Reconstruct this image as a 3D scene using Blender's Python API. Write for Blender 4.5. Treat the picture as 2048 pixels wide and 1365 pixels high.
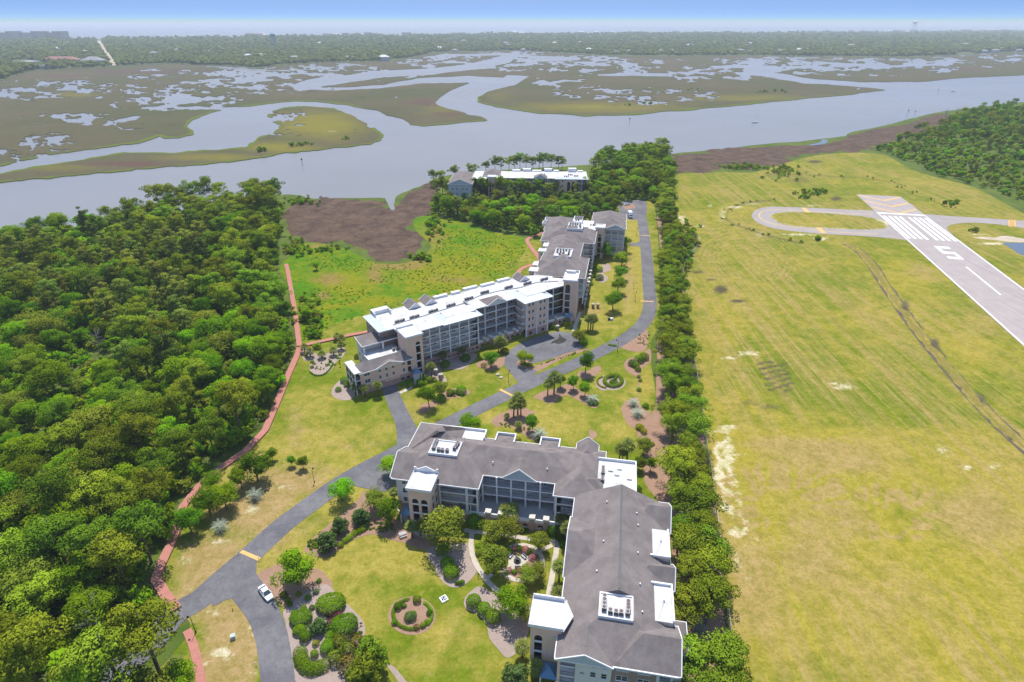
import bpy, bmesh, math, random
import numpy as np
from mathutils import Vector, Matrix
from mathutils.geometry import tessellate_polygon

for _o in list(bpy.data.objects):
    bpy.data.objects.remove(_o, do_unlink=True)
scene = bpy.context.scene
COL = scene.collection
R = math.radians

# ------------------------------------------------------------------ camera
FPX, HORIZON, CAM_H = 1200.0, 45.0, 113.0       # focal length and horizon row of a 2048 x 1365 frame, drone height
PITCH = math.atan((682.5 - HORIZON) / FPX)
SP, CP = math.sin(PITCH), math.cos(PITCH)
cam_data = bpy.data.cameras.new('camera')
cam_data.sensor_width = 36.0
cam_data.lens = 36.0 * FPX / 2048.0
cam_data.clip_start = 1.0
cam_data.clip_end = 60000.0
cam = bpy.data.objects.new('camera', cam_data)
COL.objects.link(cam)
cam.location = (0, 0, CAM_H)
cam.rotation_euler = (math.pi / 2 - PITCH, 0, 0)
scene.camera = cam

# ------------------------------------------------------------------ sky and sun
SUN_EL, SUN_AZ = R(65), R(5)          # azimuth measured from +Y towards -X (ahead, a touch to the left)
SKY_K = 0.42
world = bpy.data.worlds.new('World')
scene.world = world
world.use_nodes = True
wn, wl = world.node_tree.nodes, world.node_tree.links
wn.clear()
w_out = wn.new('ShaderNodeOutputWorld')
w_bg = wn.new('ShaderNodeBackground')
w_sky = wn.new('ShaderNodeTexSky')
w_sky.sky_type = 'NISHITA'
w_sky.sun_disc = False
w_sky.sun_elevation = SUN_EL
w_sky.sun_rotation = -SUN_AZ
w_sky.altitude = 0
w_sky.air_density = 1.0
w_sky.dust_density = 0.25
w_sky.ozone_density = 3.0
w_tc = wn.new('ShaderNodeTexCoord')
w_map = wn.new('ShaderNodeMapping')
w_map.inputs['Scale'].default_value = (1, 1, 26.0)     # a shallow, low-lying haze band: the sky turns blue a few degrees up
w_map.inputs['Location'].default_value = (0, 0, 0.035)
w_bg.inputs['Strength'].default_value = 0.15
w_nrm = wn.new('ShaderNodeVectorMath'); w_nrm.operation = 'NORMALIZE'
wl.new(w_tc.outputs['Generated'], w_map.inputs['Vector'])
wl.new(w_map.outputs['Vector'], w_nrm.inputs[0])
wl.new(w_nrm.outputs[0], w_sky.inputs['Vector'])
# keep the glare along the horizon within the range of the picture: c / (1 + k * brightness of c)
w_bw = wn.new('ShaderNodeRGBToBW')
w_k = wn.new('ShaderNodeMath'); w_k.operation = 'MULTIPLY_ADD'
w_k.inputs[1].default_value = SKY_K; w_k.inputs[2].default_value = 1.0
w_d = wn.new('ShaderNodeVectorMath'); w_d.operation = 'DIVIDE'
wl.new(w_sky.outputs['Color'], w_bw.inputs[0]); wl.new(w_bw.outputs[0], w_k.inputs[0])
wl.new(w_sky.outputs['Color'], w_d.inputs[0]); wl.new(w_k.outputs[0], w_d.inputs[1])
wl.new(w_d.outputs[0], w_bg.inputs['Color'])
wl.new(w_bg.outputs['Background'], w_out.inputs['Surface'])
sun_data = bpy.data.lights.new('sun', 'SUN')
sun_data.energy = 2.15
sun_data.angle = R(0.53)
sun_data.color = (1.0, 0.96, 0.9)
sun = bpy.data.objects.new('sun', sun_data)
COL.objects.link(sun)
_sd = Vector((-math.sin(SUN_AZ) * math.cos(SUN_EL), math.cos(SUN_AZ) * math.cos(SUN_EL), math.sin(SUN_EL)))
sun.rotation_euler = _sd.to_track_quat('Z', 'Y').to_euler()
sun.location = (0, 200, 400)

scene.view_settings.view_transform = 'Standard'
scene.view_settings.look = 'None'
scene.view_settings.gamma = 1.0
scene.view_settings.exposure = 1.38
scene.view_settings.use_curve_mapping = False
scene.render.engine = 'CYCLES'
scene.cycles.use_denoising = True
scene.cycles.max_bounces = 8
scene.cycles.diffuse_bounces = 4
scene.cycles.glossy_bounces = 2
scene.cycles.transmission_bounces = 4
scene.cycles.transparent_max_bounces = 8
scene.cycles.volume_bounces = 1
scene.cycles.sample_clamp_indirect = 4.0

# ------------------------------------------------------------------ where a point seen in the photograph lies on the level z
def P(u, v, z=0.0):
    dx, dy = (u - 1024.0) / FPX, (682.5 - v) / FPX
    t = (z - CAM_H) / (-SP + dy * CP)
    return Vector((dx * t, (CP + dy * SP) * t, z))
def Pn(uv, z=0.0):
    uv = np.asarray(uv, float)
    dx, dy = (uv[..., 0] - 1024.0) / FPX, (682.5 - uv[..., 1]) / FPX
    t = (z - CAM_H) / (-SP + dy * CP)
    return np.stack([dx * t, (CP + dy * SP) * t], -1)
def Wn(xy, z=0.0):
    xy = np.asarray(xy, float)
    d = xy[..., 1] * CP - (z - CAM_H) * SP
    up = xy[..., 1] * SP + (z - CAM_H) * CP
    d = np.maximum(d, 1e-3)
    return np.stack([1024.0 + FPX * xy[..., 0] / d, 682.5 - FPX * up / d], -1)
def zoomer(x0, y0, s):
    return lambda *pts: [(x0 + x / s, y0 + y / s) for x, y in pts]
Z4 = zoomer(760, 830, 2.5516)
Z5 = zoomer(500, 960, 3.3032)
ZE = zoomer(1000, 700, 6.8267)
ZF = zoomer(800, 700, 6.8267)
ZG = zoomer(900, 1020, 6.204)
ZH = zoomer(560, 1160, 6.659)
ZR = zoomer(1680, 370, 5.565)
ZI = zoomer(1340, 280, 2.893)
ZT = zoomer(1280, 680, 1.992)
ZS = zoomer(1180, 560, 4.0133)
ZK = zoomer(560, 480, 4.2667)
ZB = zoomer(680, 380, 3.2)
ZL = zoomer(0, 740, 3.303)
ZM = zoomer(0, 1080, 3.303)

# ------------------------------------------------------------------ object bookkeeping
def tag(o, label=None, cat=None, group=None, kind=None):
    if label: o['label'] = label
    if cat: o['category'] = cat
    if group: o['group'] = group
    if kind: o['kind'] = kind
    return o
def empty(name, loc=(0, 0, 0), rz=0.0, label=None, cat=None, group=None, scale=None):
    o = bpy.data.objects.new(name, None)
    COL.objects.link(o)
    o.location = loc
    o.rotation_euler = (0, 0, rz)
    if scale is not None:
        o.scale = scale if hasattr(scale, '__len__') else (scale, scale, scale)
    o.empty_display_size = 0.5
    return tag(o, label, cat, group)
def link(name, mesh, mat=None, parent=None):
    if mat is not None and len(mesh.materials) == 0:
        mesh.materials.append(mat)
    o = bpy.data.objects.new(name, mesh)
    COL.objects.link(o)
    if parent is not None:
        o.parent = parent
    return o

class MB:
    """collects faces, then links them as one mesh object"""
    def __init__(s):
        s.v, s.f, s.mi, s.cur = [], [], [], 0
    def add(s, vs, fs):
        b = len(s.v)
        s.v.extend([tuple(q) for q in vs])
        for f in fs:
            s.f.append(tuple(b + i for i in f))
            s.mi.append(s.cur)
        return s
    def box(s, x0, x1, y0, y1, z0, z1):
        return s.add([(x0, y0, z0), (x1, y0, z0), (x1, y1, z0), (x0, y1, z0), (x0, y0, z1), (x1, y0, z1), (x1, y1, z1), (x0, y1, z1)],
                     [(0, 3, 2, 1), (4, 5, 6, 7), (0, 1, 5, 4), (1, 2, 6, 5), (2, 3, 7, 6), (3, 0, 4, 7)])
    def prism(s, poly, z0, z1, bottom=True):
        n = len(poly)
        area = sum(poly[i][0] * poly[(i + 1) % n][1] - poly[(i + 1) % n][0] * poly[i][1] for i in range(n))
        if area < 0:
            poly = poly[::-1]
        vs = [(p[0], p[1], z0) for p in poly] + [(p[0], p[1], z1) for p in poly]
        fs = [(i, (i + 1) % n, n + (i + 1) % n, n + i) for i in range(n)]
        tri = tessellate_polygon([[Vector((p[0], p[1], 0)) for p in poly]])
        for t in tri:
            a, b, c = [Vector((poly[i][0], poly[i][1])) for i in t]
            if (b - a).cross(c - a) < 0:
                t = (t[0], t[2], t[1])
            fs.append(tuple(n + i for i in t))
            if bottom:
                fs.append((t[0], t[2], t[1]))
        return s.add(vs, fs)
    def beam(s, a, b, w, h=None):
        """box section from a to b"""
        a, b = Vector(a), Vector(b)
        h = h or w
        d = (b - a).normalized()
        up = Vector((0, 0, 1)) if abs(d.z) < 0.95 else Vector((0, 1, 0))
        x = d.cross(up).normalized() * (w / 2)
        y = x.cross(d).normalized() * (h / 2)
        vs = [a - x - y, a + x - y, a + x + y, a - x + y, b - x - y, b + x - y, b + x + y, b - x + y]
        return s.add(vs, [(0, 1, 2, 3), (4, 7, 6, 5), (0, 4, 5, 1), (1, 5, 6, 2), (2, 6, 7, 3), (3, 7, 4, 0)])
    def tube(s, pts, rads, n=7, cap=True):
        pts = [Vector(p) for p in pts]
        vs, fs = [], []
        for i, p in enumerate(pts):
            d = (pts[min(i + 1, len(pts) - 1)] - pts[max(i - 1, 0)]).normalized()
            ref = Vector((0, 1, 0)) if abs(d.y) < 0.9 else Vector((1, 0, 0))
            x = d.cross(ref).normalized()
            y = d.cross(x).normalized()
            for k in range(n):
                a = 2 * math.pi * k / n
                vs.append(p + (x * math.cos(a) + y * math.sin(a)) * rads[i])
        for i in range(len(pts) - 1):
            for k in range(n):
                fs.append((i * n + k, i * n + (k + 1) % n, (i + 1) * n + (k + 1) % n, (i + 1) * n + k))
        if cap:
            fs.append(tuple(range(n - 1, -1, -1)))
            fs.append(tuple((len(pts) - 1) * n + k for k in range(n)))
        return s.add(vs, fs)
    def mesh(s, name, smooth=False):
        m = bpy.data.meshes.new(name)
        m.from_pydata(s.v, [], s.f)
        if any(s.mi):
            m.polygons.foreach_set('material_index', s.mi)
        if smooth:
            m.polygons.foreach_set('use_smooth', [True] * len(m.polygons))
        m.update()
        return m
    def build(s, name, mat, parent=None, smooth=False):
        m = s.mesh(name, smooth)
        if isinstance(mat, (list, tuple)):
            for q in mat: m.materials.append(q)
            return link(name, m, None, parent)
        return link(name, m, mat, parent)

# ------------------------------------------------------------------ materials
_mats = {}
def _new(name):
    m = bpy.data.materials.new(name)
    m.use_nodes = True
    nt = m.node_tree
    nt.nodes.clear()
    out = nt.nodes.new('ShaderNodeOutputMaterial')
    return m, nt, out
def N(nt, t, **kw):
    n = nt.nodes.new(t)
    for k, v in kw.items():
        setattr(n, k, v)
    return n
def noise(nt, vec, scale, detail=4, rough=0.55, distort=0.0):
    n = N(nt, 'ShaderNodeTexNoise')
    n.inputs['Scale'].default_value = scale
    n.inputs['Detail'].default_value = detail
    n.inputs['Roughness'].default_value = rough
    n.inputs['Distortion'].default_value = distort
    if vec is not None:
        nt.links.new(vec, n.inputs['Vector'])
    return n.outputs['Fac']
def remap(nt, val, a, b, lo=0.0, hi=1.0, smooth=False):
    n = N(nt, 'ShaderNodeMapRange')
    n.clamp = True
    if smooth: n.interpolation_type = 'SMOOTHSTEP'
    nt.links.new(val, n.inputs['Value'])
    for k, q in zip(('From Min', 'From Max', 'To Min', 'To Max'), (a, b, lo, hi)):
        n.inputs[k].default_value = q
    return n.outputs['Result']
def mth(nt, op, a, b=None, clamp=False):
    n = N(nt, 'ShaderNodeMath', operation=op)
    n.use_clamp = clamp
    for i, q in enumerate((a, b)):
        if q is None: continue
        if isinstance(q, (int, float)): n.inputs[i].default_value = q
        else: nt.links.new(q, n.inputs[i])
    return n.outputs[0]
def mixc(nt, fac, a, b, mode='MIX'):
    n = N(nt, 'ShaderNodeMix', data_type='RGBA', blend_type=mode)
    for s, q in ((0, fac), (6, a), (7, b)):
        if isinstance(q, (int, float)): n.inputs[s].default_value = q
        elif isinstance(q, (tuple, list)): n.inputs[s].default_value = (q[0], q[1], q[2], 1.0)
        else: nt.links.new(q, n.inputs[s])
    return n.outputs[2]
def attr(nt, name):
    n = N(nt, 'ShaderNodeAttribute', attribute_name=name)
    return n.outputs['Fac']
def position(nt):
    return N(nt, 'ShaderNodeNewGeometry').outputs['Position']
def objco(nt):
    return N(nt, 'ShaderNodeTexCoord').outputs['Object']
def bump(nt, height, strength=0.3, dist=0.1):
    n = N(nt, 'ShaderNodeBump')
    n.inputs['Strength'].default_value = strength
    n.inputs['Distance'].default_value = dist
    nt.links.new(height, n.inputs['Height'])
    return n.outputs['Normal']
def principled(nt, out, col, rough=0.8, spec=0.2, normal=None, metal=0.0):
    b = N(nt, 'ShaderNodeBsdfPrincipled')
    if isinstance(col, (tuple, list)): b.inputs['Base Color'].default_value = (*col[:3], 1)
    else: nt.links.new(col, b.inputs['Base Color'])
    if isinstance(rough, (int, float)): b.inputs['Roughness'].default_value = rough
    else: nt.links.new(rough, b.inputs['Roughness'])
    b.inputs['Specular IOR Level'].default_value = spec
    b.inputs['Metallic'].default_value = metal
    if normal is not None: nt.links.new(normal, b.inputs['Normal'])
    nt.links.new(b.outputs[0], out.inputs['Surface'])
    return b
def flat(name, c, c2=None, scale=1.5, rough=0.7, spec=0.25, metal=0.0, bmp=0.0):
    """plain painted / plastered surface with slight unevenness"""
    if name in _mats: return _mats[name]
    m, nt, out = _new(name)
    co = objco(nt)
    c2 = c2 or tuple(q * 0.8 for q in c)
    f = remap(nt, noise(nt, co, scale, 5, 0.6), 0.35, 0.68)
    col = mixc(nt, f, c, c2)
    nr = bump(nt, noise(nt, co, scale * 8, 3), bmp, 0.05) if bmp else None
    principled(nt, out, col, rough, spec, nr, metal)
    _mats[name] = m
    return m
# ================================================================== outlines, fields and sheets of ground
def catmull(pts, closed=True, sub=5):
    pts = np.asarray(pts, float)
    n = len(pts)
    out = []
    rng = range(n) if closed else range(n - 1)
    for i in rng:
        if closed:
            p0, p1, p2, p3 = pts[(i - 1) % n], pts[i], pts[(i + 1) % n], pts[(i + 2) % n]
        else:
            p0, p1, p2, p3 = pts[max(i - 1, 0)], pts[i], pts[i + 1], pts[min(i + 2, n - 1)]
        for k in range(sub):
            t = k / sub
            out.append(0.5 * ((2 * p1) + (-p0 + p2) * t + (2 * p0 - 5 * p1 + 4 * p2 - p3) * t * t + (-p0 + 3 * p1 - 3 * p2 + p3) * t ** 3))
    if not closed:
        out.append(pts[-1])
    return np.array(out)
def sdf(pts, poly):
    """signed distance to a polygon, positive inside"""
    pts, poly = np.asarray(pts, float), np.asarray(poly, float)
    d2 = np.full(len(pts), 1e18)
    ins = np.zeros(len(pts), bool)
    n = len(poly)
    x, y = pts[:, 0], pts[:, 1]
    for i in range(n):
        a, b = poly[i], poly[(i + 1) % n]
        e = b - a
        L = e @ e + 1e-12
        t = np.clip(((x - a[0]) * e[0] + (y - a[1]) * e[1]) / L, 0, 1)
        d2 = np.minimum(d2, (x - a[0] - t * e[0]) ** 2 + (y - a[1] - t * e[1]) ** 2)
        c = (a[1] > y) != (b[1] > y)
        if c.any():
            xi = a[0] + (y - a[1]) * e[0] / (e[1] if abs(e[1]) > 1e-12 else 1e-12)
            ins ^= c & (x < xi)
    d = np.sqrt(d2)
    return np.where(ins, d, -d)
def dist_line(pts, line, aspect=1.0):
    """distance to a polyline; line rows (x, y) or (x, y, radius): returns distance minus radius"""
    pts = np.asarray(pts, float)
    line = np.asarray(line, float)
    if line.shape[1] == 2:
        line = np.c_[line, np.zeros(len(line))]
    best = np.full(len(pts), 1e9)
    x, y = pts[:, 0] * aspect, pts[:, 1]
    for a, b in zip(line[:-1], line[1:]):
        ax, ay, bx, by = a[0] * aspect, a[1], b[0] * aspect, b[1]
        ex, ey = bx - ax, by - ay
        t = np.clip(((x - ax) * ex + (y - ay) * ey) / (ex * ex + ey * ey + 1e-12), 0, 1)
        d = np.hypot(x - ax - t * ex, y - ay - t * ey) - (a[2] + (b[2] - a[2]) * t)
        best = np.minimum(best, d)
    return best
def _hash(ix, iy, seed):
    h = (ix.astype(np.int64) * 374761393 + iy.astype(np.int64) * 668265263 + seed * 1442695041) & 0x7fffffff
    h = ((h ^ (h >> 13)) * 1274126177) & 0x7fffffff
    return ((h ^ (h >> 16)) & 0xffff) / 65535.0
def vnoise(x, y, seed=0, octs=4):
    tot, amp, s = np.zeros_like(x, float), 1.0, 0.0
    for o in range(octs):
        ix, iy = np.floor(x), np.floor(y)
        fx, fy = x - ix, y - iy
        fx, fy = fx * fx * (3 - 2 * fx), fy * fy * (3 - 2 * fy)
        a, b = _hash(ix, iy, seed + o), _hash(ix + 1, iy, seed + o)
        c, d = _hash(ix, iy + 1, seed + o), _hash(ix + 1, iy + 1, seed + o)
        tot += amp * ((a * (1 - fx) + b * fx) * (1 - fy) + (c * (1 - fx) + d * fx) * fy)
        s += amp
        amp *= 0.5
        x, y = x * 2.03 + 7.1, y * 2.03 + 3.7
    return tot / s
def clip_mesh(xy, tris, f):
    """keeps the part of a triangle net where f > 0"""
    ins = f > 0
    c = ins[tris].sum(1)
    out = [tuple(t) for t in tris[c == 3]]
    xs = [tuple(q) for q in xy]
    cache = {}
    def cut(i, j):
        k = (i, j) if i < j else (j, i)
        if k not in cache:
            t = f[i] / (f[i] - f[j])
            cache[k] = len(xs)
            xs.append((xy[i][0] + (xy[j][0] - xy[i][0]) * t, xy[i][1] + (xy[j][1] - xy[i][1]) * t))
        return cache[k]
    for t, n in zip(tris, c):
        if n == 0 or n == 3: continue
        t = list(t)
        if n == 1:
            while not ins[t[0]]: t = t[1:] + t[:1]
            out.append((t[0], cut(t[0], t[1]), cut(t[0], t[2])))
        else:
            while ins[t[0]]: t = t[1:] + t[:1]
            p, q = cut(t[0], t[1]), cut(t[0], t[2])
            out.append((p, t[1], t[2])); out.append((p, t[2], q))
    xs, out = np.array(xs), np.array(out, int)
    used = np.unique(out)
    re = np.full(len(xs), -1); re[used] = np.arange(len(used))
    return xs[used], re[out]
def grid_net(gx, gy):
    """rows x cols arrays of coordinates -> points, triangles (counter-clockwise when gx grows along columns, gy along rows)"""
    r, c = gx.shape
    idx = np.arange(r * c).reshape(r, c)
    a, b, d, e = idx[:-1, :-1].ravel(), idx[:-1, 1:].ravel(), idx[1:, 1:].ravel(), idx[1:, :-1].ravel()
    return np.stack([gx.ravel(), gy.ravel()], -1), np.concatenate([np.stack([a, b, d], -1), np.stack([a, d, e], -1)])
def mesh_from(name, xy, z, tris, attrs=None):
    m = bpy.data.meshes.new(name)
    zz = np.full(len(xy), z) if np.isscalar(z) else z
    # make every face look up
    a, b, c = xy[tris[:, 0]], xy[tris[:, 1]], xy[tris[:, 2]]
    cr = (b[:, 0] - a[:, 0]) * (c[:, 1] - a[:, 1]) - (b[:, 1] - a[:, 1]) * (c[:, 0] - a[:, 0])
    tris = np.where((cr < 0)[:, None], tris[:, [0, 2, 1]], tris)
    n, k = len(xy), len(tris)
    m.vertices.add(n); m.loops.add(3 * k); m.polygons.add(k)
    m.vertices.foreach_set('co', np.c_[xy, zz].astype(np.float32).ravel())
    m.loops.foreach_set('vertex_index', tris.astype(np.int32).ravel())
    m.polygons.foreach_set('loop_start', np.arange(0, 3 * k, 3, dtype=np.int32))
    m.update(calc_edges=True); m.validate()
    for nm, val in (attrs or {}).items():
        at = m.attributes.new(nm, 'FLOAT', 'POINT')
        at.data.foreach_set('value', np.asarray(val, np.float32))
    return m
def sheet(name, px, z, mat, sub=5, world_pts=False, jitter=0.0, jf=.13, label=None, kind='structure', parent=None):
    """flat patch of ground with a smooth outline; px = outline as seen in the photograph"""
    pts = np.asarray(px, float) if world_pts else Pn(px, z)
    if sub > 1: pts = catmull(pts, True, sub)
    if jitter:
        pts = pts + (np.stack([vnoise(pts[:, 0] * jf, pts[:, 1] * jf, 5), vnoise(pts[:, 0] * jf, pts[:, 1] * jf, 9)], -1) - .5) * jitter
    tri = np.array(tessellate_polygon([[Vector((p[0], p[1], 0)) for p in pts]]), int)
    o = link(name, mesh_from(name, pts, z, tri), mat, parent)
    if parent is None: tag(o, label, None, None, kind)
    return o
def grid_sheet(name, px, z, mat, res, attrs_fn, bounds=None, world_pts=False, sub=4, ragged=0.0):
    poly = np.asarray(px, float) if world_pts else Pn(px, z)
    if sub > 1: poly = catmull(poly, True, sub)
    lo, hi = (poly.min(0), poly.max(0)) if bounds is None else bounds
    gx, gy = np.meshgrid(np.arange(lo[0], hi[0] + res, res), np.arange(lo[1], hi[1] + res, res))
    xy, tr = grid_net(gx, gy)
    f = sdf(xy, poly)
    if ragged: f = f + (vnoise(xy[:, 0] * .06, xy[:, 1] * .045, 51, 5) - .5) * ragged
    xy, tr = clip_mesh(xy, tr, f)
    o = link(name, mesh_from(name, xy, z, tr, attrs_fn(xy)), mat)
    return tag(o, None, None, None, 'structure')
def strip_px(line, width, z=0.0, sub=6):
    """world outline of a band of constant width along a line seen in the photograph"""
    c = catmull(Pn(line, z), False, sub)
    d = np.gradient(c, axis=0)
    d /= np.linalg.norm(d, axis=1)[:, None] + 1e-9
    nrm = np.stack([-d[:, 1], d[:, 0]], -1)
    w = np.asarray(width, float)
    if w.ndim: w = np.interp(np.linspace(0, 1, len(c)), np.linspace(0, 1, len(w)), w)[:, None]
    return np.r_[c + nrm * w / 2, (c - nrm * w / 2)[::-1]]
def band(name, line, width, z, mat, sub=6, thick=0.0, parent=None):
    c = strip_px(line, width, z, sub)
    n = len(c) // 2
    L, Rr = c[:n], c[n:][::-1]
    b = MB()
    if thick:
        vs = [(*p, z) for p in L] + [(*p, z) for p in Rr] + [(*p, z - thick) for p in L] + [(*p, z - thick) for p in Rr]
        fs = []
        for i in range(n - 1):
            fs += [(i, n + i, n + i + 1, i + 1), (i, i + 1, 2 * n + i + 1, 2 * n + i), (n + i, 3 * n + i, 3 * n + i + 1, n + i + 1)]
        fs += [(0, 2 * n, 3 * n, n), (n - 1, 2 * n - 1, 4 * n - 1, 3 * n - 1)]
        b.add(vs, fs)
    else:
        b.add([(*p, z) for p in L] + [(*p, z) for p in Rr], [(i, n + i, n + i + 1, i + 1) for i in range(n - 1)])
    o = b.build(name, mat, parent)
    if parent is None: tag(o, None, None, None, 'structure')
    return o
def blobs(uv, lst):
    f = np.zeros(len(uv))
    for u, v, ru, rv, a in lst:
        f = np.maximum(f, a * np.exp(-((uv[:, 0] - u) / ru) ** 2 - ((uv[:, 1] - v) / rv) ** 2))
    return f
def lines_field(uv, lst, aspect=1.0):
    f = np.zeros(len(uv))
    for pts, w in lst:
        f = np.maximum(f, np.exp(-(np.maximum(dist_line(uv, pts, aspect), 0) / w) ** 2))
    return f

# ------------------------------------------------------------------ ground materials
def grass_mat(name, green, dry, brown, sand, dark, scale=0.08, stripes=None, fine=0.7):
    m, nt, out = _new(name)
    pos = position(nt)
    n1 = noise(nt, pos, scale, 7, 0.66, 0.5)
    n2 = noise(nt, pos, scale * 6, 6, 0.7, 0.3)
    n3 = noise(nt, pos, fine, 5, 0.7)
    n4 = noise(nt, pos, 3.2, 4, 0.7)
    mixv = mth(nt, 'ADD', mth(nt, 'MULTIPLY', n1, 0.55), mth(nt, 'MULTIPLY', n2, 0.45))
    f = remap(nt, mth(nt, 'ADD', mixv, mth(nt, 'MULTIPLY', attr(nt, 'dry'), 0.26)), 0.45, 0.61)
    col = mixc(nt, f, green, dry)
    n5 = noise(nt, pos, scale * 2.3, 6, 0.7, 0.8)
    f2 = remap(nt, mth(nt, 'ADD', mth(nt, 'ADD', mth(nt, 'MULTIPLY', n5, 0.6), mth(nt, 'MULTIPLY', n3, 0.4)), mth(nt, 'MULTIPLY', attr(nt, 'brown'), 0.42)), 0.55, 0.76)
    col = mixc(nt, f2, col, brown)
    if stripes:
        for ang, sc, amt, dist in stripes:
            mp = N(nt, 'ShaderNodeMapping')
            mp.inputs['Rotation'].default_value = (0, 0, RUNWAY_ANG if ang == 'rw' else RUNWAY_ANG + R(78))
            nt.links.new(pos, mp.inputs['Vector'])
            mp.inputs['Scale'].default_value = (sc, sc * .022, 1)
            sn = noise(nt, mp.outputs[0], 1.0, 4, 0.6, dist)
            st = mth(nt, 'MULTIPLY', remap(nt, sn, 0.48, 0.62, 0, amt), remap(nt, noise(nt, pos, 0.012, 4, .6), 0.36, 0.56, .25, 1))
            col = mixc(nt, st, col, brown)
    ns = noise(nt, pos, 0.45, 7, 0.75, 0.8)
    fs = remap(nt, mth(nt, 'ADD', mth(nt, 'MULTIPLY', attr(nt, 'sand'), 0.52), ns), 0.74, 0.92)
    col = mixc(nt, fs, col, sand)
    fd = remap(nt, mth(nt, 'ADD', mth(nt, 'MULTIPLY', attr(nt, 'dark'), 0.6), mth(nt, 'MULTIPLY', ns, 0.75)), 0.56, 0.86)
    col = mixc(nt, fd, col, dark)
    for sc_, am in ((0.22, 0.75), (0.6, 0.75), (1.5, 0.7)):
        ng_ = noise(nt, pos, sc_, 3, 0.65, 0.2)
        col = mixc(nt, remap(nt, ng_, 0.42, 0.62, 0.0, am), col, mixc(nt, 1.0, col, (0.74, 0.80, 0.55), 'MULTIPLY'))
    principled(nt, out, col, 0.95, 0.08, bump(nt, n4, 0.6, 0.2))
    return m
_ra, _rb = [Pn(q) for q in ZR((395, 305), (1560, 1363))]
RUNWAY_ANG = math.atan2((_rb - _ra)[0], -(_rb - _ra)[1])
RUNWAY_ANG = -RUNWAY_ANG
def soil_mat(name, a, b, c, scale=0.3, rough=0.95, bmp=0.5):
    m, nt, out = _new(name)
    pos = position(nt)
    n1 = noise(nt, pos, scale, 6, 0.65, 0.5)
    n2 = noise(nt, pos, scale * 6, 5, 0.7)
    col = mixc(nt, remap(nt, n1, 0.35, 0.65), a, b)
    col = mixc(nt, remap(nt, n2, 0.5, 0.75, 0, 0.8), col, c)
    principled(nt, out, col, rough, 0.1, bump(nt, n2, bmp, 0.2))
    return m
def asphalt_mat(name, a, b, streak=0.5, rubber=0.0):
    m, nt, out = _new(name)
    pos = position(nt)
    n1 = noise(nt, pos, 0.12, 5, 0.6, 0.3)
    n2 = noise(nt, pos, 1.3, 6, 0.7)
    n3 = noise(nt, pos, 12.0, 3)
    n1 = mth(nt, 'ADD', mth(nt, 'MULTIPLY', n1, .6), mth(nt, 'MULTIPLY', noise(nt, pos, .45, 6, .7, 1.2), .4))
    col = mixc(nt, remap(nt, n1, 0.40, 0.60), a, b)
    col = mixc(nt, remap(nt, n2, 0.45, 0.75, 0, streak), col, tuple(q * 0.62 for q in a))
    col = mixc(nt, remap(nt, n3, 0.4, 0.7, 0, 0.25), col, tuple(min(1, q * 1.5) for q in b))
    if rubber:      # tyre rubber and sealed cracks drawn out along the runway
        mp = N(nt, 'ShaderNodeMapping')
        mp.inputs['Rotation'].default_value = (0, 0, RUNWAY_ANG); mp.inputs['Scale'].default_value = (.9, .012, 1)
        nt.links.new(pos, mp.inputs['Vector'])
        col = mixc(nt, remap(nt, noise(nt, mp.outputs[0], 1.0, 5, .65), .5, .72, 0, rubber), col, tuple(q * .5 for q in a))
    principled(nt, out, col, 0.9, 0.2, bump(nt, n3, 0.2, 0.02))
    return m
M_AIR = grass_mat('airfield_grass', (0.155, 0.20, 0.006), (0.37, 0.295, 0.042), (0.40, 0.28, 0.11), (0.70, 0.58, 0.46), (0.11, 0.085, 0.062), 0.02, [('rw', 0.30, 0.75, .15), ('rw', 0.95, 0.6, .1), ('rwx', .35, .35, .3)], 0.5)
M_LAWN = grass_mat('lawn_grass', (0.155, 0.20, 0.010), (0.37, 0.295, 0.065), (0.40, 0.27, 0.13), (0.64, 0.54, 0.43), (0.08, 0.055, 0.035), 0.05, None, 0.9)
M_MEADOW = grass_mat('meadow_grass', (0.085, 0.205, 0.003), (0.24, 0.235, 0.010), (0.28, 0.20, 0.06), (0.40, 0.33, 0.20), (0.05, 0.085, 0.012), 0.035, None, 0.35)
M_UNDER = soil_mat('woodland_floor', (0.06, 0.10, 0.014), (0.11, 0.15, 0.022), (0.15, 0.12, 0.055), 0.05)
M_MUD = soil_mat('dark_marsh', (0.055, 0.033, 0.025), (0.13, 0.085, 0.055), (0.17, 0.125, 0.085), 0.10, 0.9, 0.8)
M_MULCH = soil_mat('pine_straw', (0.33, 0.20, 0.13), (0.27, 0.165, 0.11), (0.42, 0.29, 0.21), 0.5)
M_BARK = soil_mat('grey_mulch', (0.36, 0.275, 0.23), (0.31, 0.24, 0.20), (0.43, 0.35, 0.30), 0.4)
M_SAND = soil_mat('bare_sand', (0.55, 0.46, 0.36), (0.42, 0.34, 0.24), (0.30, 0.26, 0.12), 0.25)
M_ROAD = asphalt_mat('road_asphalt', (0.10, 0.098, 0.108), (0.175, 0.168, 0.17))
M_RUNWAY = asphalt_mat('runway_asphalt', (0.33, 0.285, 0.265), (0.38, 0.33, 0.305), 0.2, 0.45)
M_TAXI = asphalt_mat('taxiway_asphalt', (0.29, 0.255, 0.235), (0.34, 0.30, 0.275), 0.2)
M_CONC = flat('pale_concrete', (0.52, 0.46, 0.38), (0.44, 0.38, 0.31), 0.8, 0.9)
M_BRICKPATH = soil_mat('red_paving', (0.45, 0.195, 0.15), (0.38, 0.16, 0.125), (0.50, 0.25, 0.20), 0.6, 0.9, 0.3)
M_WHITEPAINT = flat('white_road_paint', (0.78, 0.77, 0.73), (0.66, 0.65, 0.61), 0.5, 0.8)
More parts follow.
